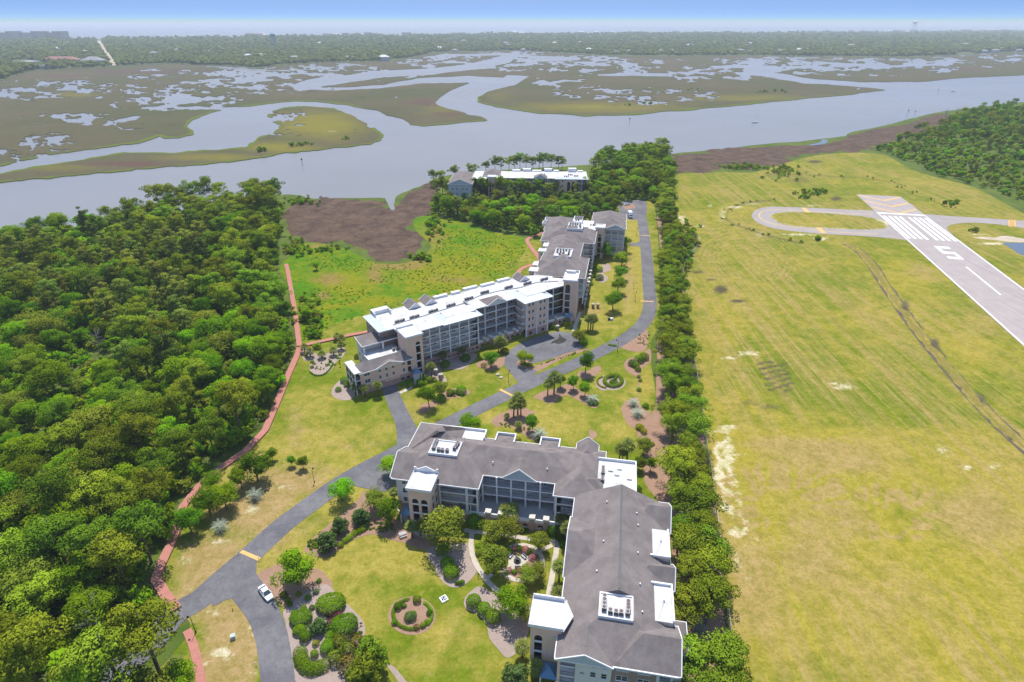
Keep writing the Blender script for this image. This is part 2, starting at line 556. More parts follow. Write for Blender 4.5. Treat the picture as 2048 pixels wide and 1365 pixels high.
M_YELLOWPAINT = flat('yellow_road_paint', (0.70, 0.42, 0.14), (0.58, 0.36, 0.14), 0.6, 0.8)

def water_mat(name, col, rough, scale, strength):
    m, nt, out = _new(name)
    pos = position(nt)
    mp = N(nt, 'ShaderNodeMapping')
    mp.inputs['Rotation'].default_value = (0, 0, R(25))
    mp.inputs['Scale'].default_value = (1.0, 0.35, 1.0)
    nt.links.new(pos, mp.inputs['Vector'])
    h = mth(nt, 'ADD', noise(nt, mp.outputs[0], scale, 3, 0.6), mth(nt, 'MULTIPLY', noise(nt, pos, scale * 0.12, 3, 0.5), 0.7))
    tone = remap(nt, noise(nt, pos, 0.0022, 4, 0.6), 0.35, 0.65)
    c = mixc(nt, tone, col, tuple(q * 1.18 for q in col))
    rr = remap(nt, noise(nt, pos, 0.006, 4, 0.6), 0.3, 0.7, rough * 0.8, rough * 1.25)
    b = principled(nt, out, c, rr, 0.5, bump(nt, h, strength, 0.25))
    b.inputs['IOR'].default_value = 1.33
    return m
M_WATER = water_mat('river_water', (0.205, 0.203, 0.19), 0.22, 0.45, 0.34)
M_POND = water_mat('pond_water', (0.10, 0.13, 0.17), 0.08, 0.6, 0.10)
M_BLACKWATER = water_mat('dark_creek', (0.02, 0.018, 0.015), 0.05, 0.4, 0.05)
def marsh_mat():
    m, nt, out = _new('salt_marsh_grass')
    pos = position(nt)
    n1 = noise(nt, pos, 0.0035, 6, 0.62, 0.5)
    n2 = noise(nt, pos, 0.02, 6, 0.68)
    n3 = noise(nt, pos, 0.25, 4, 0.6)
    col = mixc(nt, remap(nt, n1, 0.36, 0.62), (0.122, 0.10, 0.055), (0.085, 0.092, 0.036))
    col = mixc(nt, remap(nt, n2, 0.42, 0.70, 0, 0.75), col, (0.095, 0.08, 0.042))
    col = mixc(nt, remap(nt, mth(nt, 'ADD', attr(nt, 'green'), mth(nt, 'MULTIPLY', mth(nt, 'SUBTRACT', n2, 0.5), 0.9)), 0.25, 0.9), col, (0.19, 0.165, 0.025))
    col = mixc(nt, remap(nt, mth(nt, 'ADD', attr(nt, 'edge'), mth(nt, 'MULTIPLY', mth(nt, 'SUBTRACT', n2, 0.5), 1.2)), 0.45, 0.85), col, (0.115, 0.145, 0.022))
    col = mixc(nt, remap(nt, mth(nt, 'ADD', attr(nt, 'rust'), mth(nt, 'MULTIPLY', mth(nt, 'SUBTRACT', n2, 0.5), 1.4)), 0.42, 0.75), col, (0.115, 0.072, 0.052))
    col = mixc(nt, remap(nt, mth(nt, 'ADD', attr(nt, 'wrack'), mth(nt, 'MULTIPLY', mth(nt, 'SUBTRACT', n2, 0.5), 1.8)), 0.55, 0.8), col, (0.36, 0.29, 0.19))
    col = mixc(nt, remap(nt, n3, 0.35, 0.7, 0, 0.35), col, mixc(nt, 1.0, col, (0.6, 0.6, 0.55), 'MULTIPLY'))
    principled(nt, out, col, 0.95, 0.05, bump(nt, n3, 0.6, 0.5))
    return m
M_MARSH = marsh_mat()

# ------------------------------------------------------------------ water and the mainland
SEA_Y = 24000.0
_w = MB(); _w.add([(-26000, -1500, -0.6), (26000, -1500, -0.6), (26000, SEA_Y, -0.6), (-26000, SEA_Y, -0.6)], [(0, 1, 2, 3)])
tag(_w.build('river_and_sea_water', M_WATER), kind='structure')

SHORE = [(-420, 520), (-200, 490), (0, 471), (60, 462), (130, 458), (210, 450), (290, 434), (345, 426), (430, 410), (520, 394), (575, 389), (620, 396), (690, 396), (768, 397),
         (778, 404), (783, 417), (790, 404), (800, 390), (838, 374), (872, 364), (905, 350), (1010, 340), (1140, 333), (1240, 322), (1330, 309), (1440, 299), (1539, 287),
         (1600, 283), (1649, 277), (1690, 272), (1704, 265), (1774, 250), (1830, 236), (1874, 225), (1960, 214), (2060, 203), (2300, 184), (2700, 165)]
_sh = catmull(Pn(SHORE), False, 6)
_sh = _sh + (np.stack([vnoise(_sh[:, 0] * .05, _sh[:, 1] * .05, 1), vnoise(_sh[:, 0] * .05, _sh[:, 1] * .05, 2)], -1) - .5) * 7
_land = np.r_[_sh, [[2600, 600], [2600, -900], [-1500, -900], [-1500, 380]]]
sheet('mainland_ground', _land, 0.0, M_UNDER, sub=1, world_pts=True)
# a low earth bank along the water, so that the land has an edge
_b = MB()
_b.add([(*p, 0.0) for p in _sh] + [(*p, -0.7) for p in _sh], [(i, i + 1, len(_sh) + i + 1, len(_sh) + i) for i in range(len(_sh) - 1)])
tag(_b.build('river_bank', M_MUD), kind='structure')

# ------------------------------------------------------------------ salt marsh across the river
def build_marsh():
    us = np.arange(-420, 2480, 2.5)
    vs = np.r_[np.arange(92, 130, .8), np.arange(130, 200, 1.1), np.arange(200, 372, 1.7)]
    gu, gv = np.meshgrid(us, vs)
    uv, tr = grid_net(gu, gv)
    Wp = [(-420, 338), (0, 331), (45, 322), (90, 311), (150, 303), (210, 294), (275, 285), (302, 276), (320, 270), (332, 275), (356, 276), (382, 270), (386, 262), (373, 252), (382, 240), (420, 226), (472, 215),
          (520, 209), (590, 202), (630, 203), (700, 210), (745, 225), (765, 240), (790, 248), (850, 252), (950, 243), (1018, 237), (980, 230), (930, 220), (886, 214), (878, 206), (884, 195), (905, 180), (948, 168), (1000, 160),
          (1015, 150), (1060, 152), (1030, 170), (975, 184), (955, 195), (958, 206), (1010, 216), (1080, 227), (1180, 232), (1240, 231), (1350, 222), (1460, 212), (1560, 202), (1680, 191), (1775, 180), (1745, 175), (1690, 172), (1640, 166), (1690, 164), (1760, 164),
          (1860, 163), (1905, 157), (2048, 150), (2480, 120), (2480, 90), (-420, 90)]
    isl = [(-420, 372), (-80, 357), (0, 347), (60, 336), (150, 321), (250, 305), (300, 305), (350, 306), (410, 300), (450, 298), (495, 294), (515, 276), (545, 265), (562, 250), (545, 240), (532, 231), (541, 222),
           (562, 216), (600, 212), (650, 213), (700, 225), (738, 240), (752, 258), (766, 270), (762, 280), (742, 288), (700, 293), (640, 300), (560, 308), (500, 318), (430, 326), (350, 333), (270, 339), (150, 351), (60, 359), (0, 364), (-420, 392)]
    loop = [(683, 171), (740, 162), (800, 151), (925, 146), (1000, 146), (950, 152), (850, 156), (780, 164), (700, 173)]
    f = np.maximum(sdf(uv * [0.35, 1], np.array(Wp) * [0.35, 1]), sdf(uv * [0.35, 1], np.array(isl) * [0.35, 1]))
    A = 0.28
    wet = np.full(len(uv), 1e9)
    for line in ([(1030, 107, 2), (1022, 112, 4), (1000, 122, 6), (950, 133, 6), (860, 143, 6), (760, 148, 6), (690, 158, 7), (630, 166, 8), (604, 172, 6), (640, 178, 3), (700, 177, 3), (770, 172, 3), (850, 161, 5), (940, 158, 7), (1000, 162, 6), (960, 175, 8)],
                 [(960, 172, 8), (925, 188, 9), (912, 204, 11), (960, 222, 10), (1040, 240, 12)],
                 [(1018, 108, 2), (900, 111, 1.5), (850, 115, 1)],
                 [(-420, 352, 5), (0, 340, 6), (100, 322, 6), (200, 303, 6), (290, 293, 7), (350, 286, 8), (450, 276, 14), (480, 250, 18)],
                 [(545, 214, 3), (610, 207, 4), (680, 214, 5), (730, 227, 8), (772, 246, 12)],
                 [(475, 216, 2), (410, 217, 2), (330, 213, 3), (290, 216, 2)], [(330, 213, 2), (360, 206, 3), (420, 196, 2)],
                 [(1430, 134, 2), (1480, 133, 3), (1545, 134, 3), (1500, 141, 4), (1540, 150, 5), (1620, 162, 5), (1700, 168, 5), (1800, 176, 6)],
                 [(440, 148, 1.5), (520, 150, 2), (600, 147, 2), (680, 150, 2)], [(520, 152, 2), (470, 165, 2), (540, 160, 2)], [(1040, 112, 2), (1150, 118, 3), (1060, 122, 2)],
                 [(1200, 150, 2), (1300, 149, 3), (1350, 148, 1)], [(1080, 170, 1.5), (1130, 161, 2), (1160, 163, 1)], [(1240, 147, 1.5), (1340, 152, 2)],
                 [(215, 250, 1), (265, 238, 1), (270, 234, 1), (220, 244, 1), (245, 258, 2), (280, 258, 1)], [(1640, 125, 2), (1780, 133, 2), (1900, 128, 2)]):
        wet = np.minimum(wet, dist_line(uv, line, A))
    u, v = uv[:, 0], uv[:, 1]
    # winding edges
    wob = (vnoise(u * .03, v * .09, 3, 4) - .5) * 9 * np.clip((v - 90) / 140, .25, 1.2)
    f = f + wob * 0.6
    f = np.minimum(f, wet + wob * 0.8 - 0.3)
    # tidal pools: many small flat lakes where the marsh lies lowest
    zone = blobs(uv, [(330, 193, 110, 20, 1), (100, 177, 110, 14, .8), (150, 237, 80, 9, .95), (95, 285, 40, 14, 1.1), (10, 310, 60, 8, 1), (470, 150, 150, 15, 1.05), (640, 145, 160, 14, .8), (530, 175, 100, 10, .8), (1180, 122, 190, 18, 1.05),
                      (1560, 125, 170, 17, 1.0), (1750, 132, 150, 14, 1.0), (1900, 120, 140, 12, .8), (1130, 165, 60, 12, .7), (1270, 190, 130, 12, .75), (1330, 200, 70, 8, .8), (1430, 150, 90, 12, .7), (940, 118, 120, 14, .9), (0, 190, 90, 10, .9), (560, 240, 40, 22, .95), (2000, 115, 60, 8, 1.1)])
    pn = .62 * vnoise(u * .035 + 11, v * .2, 21, 5) + .38 * vnoise(u * .12, v * .55, 25, 3)
    pool = 0.60 - 0.145 * zone - pn
    f = np.minimum(f, pool * 22 + np.where(zone > .12, 0, 3))
    # the wooded island beyond keeps this sheet's far edge
    keep = np.minimum(f, v - 93)
    xy = Pn(uv)
    # clip on photo-plane coordinates, then lay the net on the ground
    cuv, ct = clip_mesh(uv, tr, keep)
    cxy = Pn(cuv)
    cu, cv = cuv[:, 0], cuv[:, 1]
    fi = np.maximum(sdf(cuv * [0.35, 1], np.array(isl) * [0.35, 1]), -50)
    fw = sdf(cuv * [0.35, 1], np.array(Wp) * [0.35, 1])
    d_edge = np.maximum(fi, np.where(fw > 0, fw, -50))
    green = blobs(cuv, [(640, 250, 110, 34, 1.0), (560, 295, 90, 14, .9), (420, 315, 130, 10, .75), (150, 190, 70, 8, .6), (900, 215, 90, 26, .55), (1200, 215, 220, 14, .75), (1500, 196, 200, 10, .6), (1000, 190, 50, 20, .4), (120, 335, 160, 10, .5)])
    edge = np.exp(-np.maximum(d_edge - .8, 0) / 2.2) * np.clip((cv - 150) / 60, 0, 1)
    rust = blobs(cuv, [(240, 328, 110, 7, 1), (850, 205, 60, 14, .75), (900, 228, 60, 8, .75), (720, 270, 20, 8, .5), (1420, 180, 130, 8, .55), (1260, 205, 90, 6, .5), (1600, 172, 80, 4, .6), (1950, 140, 90, 5, .6), (300, 143, 200, 7, .75), (660, 124, 90, 7, .9), (120, 152, 110, 7, .6), (470, 126, 90, 5, .8)])
    wrack = blobs(cuv, [(665, 262, 26, 6, .62), (228, 334, 14, 4, .8), (575, 294, 20, 5, .6), (1300, 202, 60, 4, .6), (1350, 184, 60, 4, .5), (1180, 214, 40, 3, .5)])
    o = link('salt_marsh', mesh_from('salt_marsh', cxy, -0.1, ct, dict(green=green, edge=edge, rust=rust, wrack=wrack)), M_MARSH)
    tag(o, kind='structure')
    # its muddy edge
build_marsh()

# far barrier island
FARSHORE = [(-700, 190), (-300, 178), (-60, 172), (10, 158), (35, 150), (62, 142), (130, 139), (200, 135), (320, 128), (400, 131), (480, 133), (505, 137), (560, 131), (640, 126), (760, 124), (835, 114), (862, 106), (940, 104), (1040, 102), (1110, 106), (1200, 111), (1350, 113), (1500, 112),
            (1650, 114), (1800, 115), (1900, 112), (1990, 106), (2060, 104), (2300, 98), (2700, 92)]
FARBACK = [(2700, 62), (2300, 62), (2048, 63), (1700, 65), (1200, 68), (900, 70), (600, 74), (300, 77), (100, 80), (-300, 82), (-700, 84)]
sheet('barrier_island', FARSHORE + FARBACK, 0.3, soil_mat('island_ground', (0.08, 0.11, 0.03), (0.11, 0.13, 0.04), (0.17, 0.14, 0.08), 0.01), sub=3)
_fb = catmull(Pn(FARBACK), False, 3)
sheet('beach', np.r_[_fb, (_fb + [0, 90])[::-1]], 0.5, M_SAND, sub=1, world_pts=True)

# ------------------------------------------------------------------ marsh and meadow on this side
grid_sheet('dark_mud_marsh', [(556, 442), (575, 420), (600, 402), (640, 399), (700, 398), (766, 400), (774, 420), (792, 416), (804, 390), (850, 374), (878, 366), (872, 400), (852, 430), (822, 436), (832, 466), (858, 490), (835, 512), (790, 522), (742, 520), (700, 500), (640, 482), (590, 474), (556, 458)], 0.03, M_MUD, 1.6, lambda xy: {}, ragged=34)
grid_sheet('dark_mud_marsh', [(1326, 316), (1400, 306), (1480, 297), (1545, 291), (1620, 288), (1690, 277), (1720, 266), (1790, 252), (1872, 230), (1900, 232), (1880, 256), (1820, 272), (1770, 288), (1730, 303), (1660, 304), (1600, 314), (1560, 326), (1470, 338), (1400, 346), (1338, 350)], 0.03, M_MUD, 1.6, lambda xy: {}, ragged=34)
sheet('tidal_pool', [(1618, 290), (1640, 285), (1644, 279), (1655, 281), (1652, 287), (1630, 291)], 0.05, M_POND)
sheet('tidal_creek', [(770, 395), (778, 393), (784, 404), (790, 418), (782, 420), (776, 408)], 0.05, M_WATER)
sheet('dark_creek', [(345, 560), (370, 566), (400, 572), (430, 566), (450, 556), (440, 548), (410, 556), (385, 555), (360, 552)], 0.06, M_BLACKWATER)

def meadow_attrs(xy):
    uv = Wn(xy)
    return dict(dry=blobs(uv, [(900, 540, 120, 40, .55), (690, 570, 60, 25, .6), (760, 610, 60, 20, .5), (1000, 500, 60, 20, .4), (640, 620, 40, 30, .3)]),
                brown=blobs(uv, [(800, 532, 60, 9, 1.0), (660, 560, 30, 12, .8), (870, 470, 25, 30, .55), (840, 515, 25, 14, .9), (650, 592, 14, 8, .8), (750, 548, 16, 22, .8), (910, 560, 60, 8, .5), (640, 493, 60, 6, .6)]),
                sand=blobs(uv, [(805, 524, 40, 4, .5), (850, 500, 10, 16, .55)]), dark=blobs(uv, [(655, 593, 14, 5, .5), (860, 600, 60, 10, .25), (1060, 490, 50, 25, .18)]))
grid_sheet('marsh_meadow', [(560, 535), (590, 505), (612, 486), (650, 488), (700, 502), (745, 524), (800, 528), (842, 514), (862, 492), (836, 466), (826, 442), (850, 432), (905, 440), (980, 462), (1060, 480), (1068, 500), (1072, 525), (1030, 535), (1006, 562), (900, 590), (800, 610), (735, 635), (690, 650), (645, 668), (600, 690), (588, 640), (575, 570)], 0.05, M_MEADOW, 1.6, meadow_attrs)

# ------------------------------------------------------------------ mown lawns of the grounds
def lawn_attrs(xy):
    uv = Wn(xy)
    dry = blobs(uv, [(650, 1120, 120, 60, .6), (780, 1110, 110, 45, .75), (560, 1090, 40, 70, .9), (720, 1230, 60, 80, .55), (690, 980, 60, 60, .6), (620, 900, 120, 60, .5), (640, 800, 60, 40, .35), (1120, 850, 60, 25, .7), (1240, 860, 40, 30, .9), (1270, 520, 25, 120, .9), (1230, 560, 30, 60, .4),
                     (1110, 1290, 40, 60, .5), (870, 800, 60, 20, .3), (860, 1260, 40, 30, .4), (1195, 620, 40, 40, .4), (1290, 760, 20, 40, .6), (980, 830, 40, 20, .6), (1030, 1050, 30, 30, .5)])
    brown = blobs(uv, [(430, 1130, 70, 70, 1.1), (500, 1010, 90, 60, 1.1), (590, 960, 70, 30, .9), (470, 1280, 60, 90, 1.2), (400, 1180, 50, 60, 1.0), (450, 1340, 60, 50, 1.1), (560, 1060, 25, 60, .6), (1255, 560, 14, 60, .6), (1180, 625, 30, 14, .5), (830, 830, 40, 20, .3), (590, 860, 20, 40, .5), (640, 945, 70, 10, .5), (505, 920, 30, 20, .7), (700, 890, 110, 14, .35)])
    sand = blobs(uv, [(500, 1020, 26, 14, .75), (440, 1085, 30, 8, .7), (375, 1122, 20, 12, .75), (375, 1180, 20, 8, .65), (445, 1310, 30, 18, .85), (500, 1260, 12, 20, .7), (430, 1225, 22, 10, .7), (560, 975, 40, 12, .5), (600, 955, 20, 5, .6), (410, 1330, 18, 14, .65), (575, 785, 6, 8, .5), (505, 1345, 12, 10, .6), (460, 930, 10, 8, .6), (1185, 630, 14, 6, .5), (820, 735, 10, 5, .6), (1318, 900, 6, 30, .3)])
    dark = blobs(uv, [(880, 842, 16, 5, .8), (1268, 580, 3, 40, .5), (690, 888, 70, 2.5, .4)])
    return dict(dry=dry, brown=brown, sand=sand, dark=dark)
grid_sheet('lawn', [(598, 690), (640, 673), (643, 662), (662, 650), (690, 641), (735, 627), (800, 602), (1000, 562), (1012, 526), (1040, 516), (1062, 482), (1090, 462), (1120, 438), (1240, 412), (1300, 402), (1312, 430), (1318, 520), (1318, 640), (1300, 700), (1325, 860), (1350, 1000), (1378, 1150), (1405, 1300), (1440, 1560), (240, 1560), (378, 1270), (345, 1222), (308, 1155), (338, 1085), (366, 1008), (430, 945), (490, 905), (530, 860), (560, 790), (590, 725)], 0.06, M_LAWN, 1.0, lawn_attrs)

# strip of pine straw under the row of pines
sheet('pine_straw_strip', [(1314, 408), (1340, 420), (1352, 470), (1366, 560), (1382, 700), (1399, 800), (1414, 920), (1438, 1100), (1453, 1240), (1490, 1560), (1400, 1560), (1362, 1250), (1345, 1100), (1322, 1010), (1290, 960), (1288, 900), (1308, 820), (1316, 740), (1312, 700), (1322, 655), (1330, 600), (1322, 500)], 0.085, M_MULCH, jitter=2.0)

# ------------------------------------------------------------------ airfield
DITCH = [(1690, 488), (1712, 498), (1742, 528), (1772, 575), (1805, 622), (1842, 672), (1885, 724), (1935, 782), (1995, 846), (2060, 905), (2250, 1080)]
RIM = [p for p in ZI((590, 350), (480, 360), (400, 375), (335, 410), (322, 460), (372, 492), (460, 522), (560, 555), (680, 582), (770, 600))]
RIM2 = [p for p in ZI((640, 195), (850, 208), (1000, 214), (1150, 224), (1290, 245), (1335, 272), (1400, 310), (1500, 350), (1590, 382), (1640, 392))]
def air_attrs(xy):
    uv = Wn(xy)
    d1 = dist_line(uv, DITCH)
    wob = (vnoise(uv[:, 0] * .05, uv[:, 1] * .05, 4) - .5) * 8
    core = np.exp(-((d1 + wob) / 5.0) ** 2)
    rimd = np.exp(-((np.abs(d1 + wob * .6) - 11) / 5.0) ** 2)
    on_left = vnoise(uv[:, 0] * .02, uv[:, 1] * .02, 8, 3)
    dark = .5 * rimd * remap_np(on_left, .45, .62)
    dark = np.maximum(dark, .55 * np.exp(-(dist_line(uv, RIM) / 4.0) ** 2))
    dark = np.maximum(dark, .5 * np.exp(-(dist_line(uv, RIM2) / 2.0) ** 2))
    dark = np.maximum(dark, blobs(uv, [(1442, 580, 16, 9, 1.05), (1475, 603, 22, 4, .9), (1395, 545, 20, 4, .8), (1420, 560, 16, 3, .8), (1630, 324, 18, 4, .9), (1672, 398, 14, 6, .9), (1600, 720, 0.1, 0.1, 0), (1545, 812, 14, 5, .5), (1425, 712, 5, 4, .7), (1425, 734, 5, 4, .7), (1470, 756, 9, 5, .6), (1640, 915, 60, 28, .28), (1570, 790, 22, 14, .4),
                                       (1810, 620, 12, 22, .95), (1870, 690, 12, 18, .9), (1960, 800, 14, 16, .8), (2020, 875, 14, 12, .9), (1915, 1165, 26, 18, .34), (1970, 1020, 50, 40, .3), (1830, 835, 10, 5, .5), (1600, 360, 36, 14, .5), (1560, 350, 50, 8, .55)]))
    box = np.minimum(np.minimum(uv[:, 0] - (1505 + (uv[:, 1] - 720) * .42), (1578 + (uv[:, 1] - 720) * .22) - uv[:, 0]), np.minimum(uv[:, 1] - 720, 785 - uv[:, 1]))
    dark = np.maximum(dark, .5 * remap_np(box + wob * .4, -2, 4) * (1 + .5 * np.sin(uv[:, 0] * .9)))
    dark = np.maximum(dark, blobs(uv, [(1500, 808, 26, 10, .6), (1540, 815, 30, 10, .55)]))
    sand = blobs(uv, [(1498, 708, 30, 7, .85), (1460, 716, 30, 6, .7), (1690, 775, 34, 9, .8), (1668, 768, 16, 5, .8), (1930, 935, 22, 9, .75), (1890, 905, 40, 18, .5), (1985, 935, 30, 12, .6), (1360, 440, 20, 14, .8), (1352, 455, 14, 8, .9), (1400, 453, 16, 5, .7), (1445, 430, 12, 30, .6), (1470, 415, 25, 4, .8), (1520, 470, 16, 8, .6), (1600, 470, 60, 4, .7), (1640, 478, 20, 6, .8),
                      (1700, 445, 40, 5, .6), (1620, 412, 40, 3, .6), (1500, 408, 40, 4, .6), (1420, 412, 8, 3, .7), (1960, 470, 40, 4, .6), (1650, 712, 40, 4, .35), (1500, 1130, 40, 70, .36), (2020, 395, 0.1, .1, 0), (1985, 488, 40, 4, .9)])
    fence = [(1392, 485), (1370, 545), (1376, 640), (1386, 700), (1402, 800), (1416, 900), (1425, 960), (1443, 1100), (1460, 1240), (1476, 1365), (1500, 1500)]
    df = dist_line(uv, fence)
    brk = remap_np(vnoise(df * .16, uv[:, 1] * .012, 33, 4) * .6 + vnoise(uv[:, 0] * .06, uv[:, 1] * .06, 35, 3) * .4, .40, .62)
    sand = np.maximum(sand, remap_np(uv[:, 1], 840, 870) * remap_np(uv[:, 1], 1280, 980) * np.exp(-((df - 26) / 30) ** 2) * (.32 + .62 * brk))
    sand = np.maximum(sand, .62 * np.exp(-(df / 7) ** 2) * vnoise(uv[:, 0] * .03, uv[:, 1] * .03, 14))
    sand = np.maximum(sand, blobs(uv, [(1455, 855, 28, 6, 1.0), (1480, 1000, 10, 26, .75), (1490, 1060, 14, 30, .7), (1510, 1080, 14, 16, .6), (1478, 912, 16, 6, .8)]))
    dry = blobs(uv, [(1700, 1150, 260, 170, .75), (1620, 930, 200, 50, .8), (1900, 960, 140, 60, .7), (1540, 1250, 120, 120, .75), (2000, 1150, 100, 140, .6), (1430, 640, 40, 80, .5), (1930, 700, 60, 60, .6), (1800, 560, 60, 60, .55), (1500, 600, 60, 40, .3), (1400, 440, 60, 20, .5), (1720, 720, 60, 50, .4), (1850, 1280, 200, 100, .55)])
    dry = np.maximum(dry * (.55 + .45 * remap_np(uv[:, 1], 830, 880)), .42 * remap_np(uv[:, 1] + wob, 846, 866)); dry = np.maximum(dry, core * .5)
    brown = blobs(uv, [(1640, 905, 110, 30, 1.0), (1700, 925, 90, 30, .8), (1560, 890, 80, 16, .8), (1500, 1180, 60, 120, .7), (1960, 1040, 80, 60, .8), (1700, 1050, 60, 40, .45), (1850, 545, 40, 20, .5), (1620, 1120, 90, 120, .5), (1960, 650, 60, 40, .4), (1780, 1180, 120, 80, .35), (1430, 1080, 30, 100, .5)])
    brown = np.maximum(brown, core * .5); dry = np.maximum(dry * (1 - .8 * core), core * .2)
    # ruts along the fence
    rut = np.maximum(np.exp(-((df - 20) / 1.8) ** 2), np.exp(-((df - 30) / 1.8) ** 2)) * remap_np(uv[:, 1], 780, 900)
    dark = np.maximum(dark, rut * .33)
    # turning arcs left by the mower
    for cx, cy, r0, r1, k in ((1560, 1010, 40, 130, .85), (1790, 1040, 30, 110, .75), (1480, 520, 20, 110, .4)):
        rr = np.hypot((uv[:, 0] - cx), (uv[:, 1] - cy) * 1.5)
        arc = (np.sin(rr * .62) > .15) * remap_np(rr, r0, r0 + 15) * remap_np(rr, r1 + 15, r1) * k
        brown = np.maximum(brown, arc * (uv[:, 1] < cy + 40))
    return dict(dry=dry, brown=brown, sand=sand, dark=dark)
def remap_np(x, a, b):
    t = np.clip((x - a) / (b - a), 0, 1)
    return t * t * (3 - 2 * t)
AIRPX = [(1344, 352), (1400, 347), (1450, 344), (1500, 346), (1545, 335), (1600, 318), (1660, 308), (1730, 306), (1775, 312), (1812, 334), (1860, 352), (1950, 376), (2048, 428), (2300, 560), (2600, 900), (2700, 1700), (1530, 1700), (1476, 1365), (1456, 1240), (1441, 1100), (1416, 920), (1402, 800), (1385, 700), (1369, 560), (1374, 520), (1396, 482), (1378, 468), (1346, 462), (1341, 400)]
grid_sheet('airfield_grass', AIRPX, 0.075, M_AIR, 1.5, air_attrs, sub=3)

# ------------------------------------------------------------------ runway, in its own frame: s along it from the threshold towards the camera, t across it
_r0, _r1 = [np.array(P(*q)[:2]) for q in ZR((395, 305), (1560, 1363))]
RS = (_r1 - _r0) / np.linalg.norm(_r1 - _r0)
RT = np.array([-RS[1], RS[0]])
if RT[0] < 0: RT = -RT
RW = 30.0
def rw(s, t): return _r0 + RS * s + RT * t
def rw_st(q):
    d = np.array(P(*q)[:2]) - _r0
    return float(d @ RS), float(d @ RT)
def rw_sheet(name, st, z, mat, parent=None):
    return sheet(name, [rw(*q) for q in st], z, mat, sub=1, world_pts=True, parent=parent)
PAD = rw_st(ZR((160, 107))[0])[0]
RUNWAY = rw_sheet('runway', [(PAD, 0), (PAD, RW), (900, RW), (900, 0)], 0.16, M_RUNWAY)
ZMK = 0.175
def mark(name, st, mat=None, z=ZMK):
    return rw_sheet(name, st, z, mat or M_WHITEPAINT, RUNWAY)
def rect(s0, s1, t0, t1): return [(s0, t0), (s0, t1), (s1, t1), (s1, t0)]
mark('threshold_line', rect(0.5, 3.2, 0.3, RW - .3))
for t0 in (0.4, RW - 1.15):
    mark('runway_edge_line', rect(4.2, 890, t0, t0 + .75))
_sa, _sb = rw_st(ZR((545, 350))[0])[0], rw_st(ZR((845, 605))[0])[0]
for k in range(4):
    for t0 in (1.9 + k * 3.2, RW - 1.9 - 1.75 - k * 3.2):
        mark('threshold_stripe', rect(_sa, _sb, t0, t0 + 1.75))
_s5a, _s5b = rw_st(ZR((1145, 690))[0])[0], rw_st(ZR((1290, 830))[0])[0]
_h = _s5b - _s5a
def digit5():
    """numeral 5 as a pilot reads it who lands over the threshold (bottom of the figure nearest the threshold)"""
    W5, k = 7.5, 1.9
    c = RW / 2 + 0.3
    def q(x, y): return (_s5a + y * _h, c + W5 / 2 - x * W5)
    kx, ky = k / W5, 0.17
    polys = [[q(0, 1), q(1, 1), q(1, 1 - ky), q(kx, 1 - ky), q(kx, .60), q(1, .60), q(1, 0), q(0, 0), q(0, ky), q(1 - kx, ky), q(1 - kx, .60 - ky), q(0, .60 - ky)]]
    for p_ in polys: mark('runway_number_five', p_)
digit5()
_d0, _d1 = rw_st(ZR((1405, 915))[0]), rw_st(ZR((1800, 1230))[0])
for i in range(5):
    s0 = _d0[0] + i * (_d1[0] - _d0[0]) * 1.67
    mark('centre_line_dash', rect(s0, s0 + _d1[0] - _d0[0], RW / 2 - .1, RW / 2 + .9))
for i in range(3):
    s0 = PAD + (0 - PAD) * (0.02 + .34 * i)
    dv = -PAD * .42
    for sgn in (0, 1):
        a = 1.0 if sgn == 0 else RW - 1.0
        mid = RW / 2
        mark('chevron', [(s0, a), (s0 + 2.6, a), (s0 + dv * .62 + 2.6, mid), (s0 + dv * .62, mid)], M_YELLOWPAINT)
# the drain across the airfield: reedy bed between dark edges
M_REED = soil_mat('ditch_reeds', (0.20, 0.165, 0.03), (0.26, 0.20, 0.06), (0.13, 0.14, 0.02), 0.25)
M_WETSOIL = soil_mat('wet_soil', (0.10, 0.08, 0.06), (0.15, 0.12, 0.075), (0.07, 0.06, 0.06), 0.3)
_dc = catmull(Pn(DITCH), False, 14)
_dn = np.gradient(_dc, axis=0); _dn = np.stack([-_dn[:, 1], _dn[:, 0]], -1) / (np.linalg.norm(_dn, axis=1)[:, None] + 1e-9)
def _side(o, w, sd):
    k = vnoise(np.arange(len(_dc)) * .35, np.zeros(len(_dc)) + sd, sd, 3)[:, None]
    c = _dc + _dn * (o + (k - .5) * 1.2)
    h = w * (.15 + 1.5 * np.maximum(k - .25, 0))
    return np.r_[c + _dn * h, (c - _dn * h)[::-1]]
sheet('ditch_bed', _side(0, 2.2, 41), 0.09, M_REED, sub=1, world_pts=True)
sheet('ditch_edge', _side(2.5, .55, 42), 0.098, M_WETSOIL, sub=1, world_pts=True)
sheet('ditch_edge', _side(-2.4, .8, 43), 0.098, M_WETSOIL, sub=1, world_pts=True)
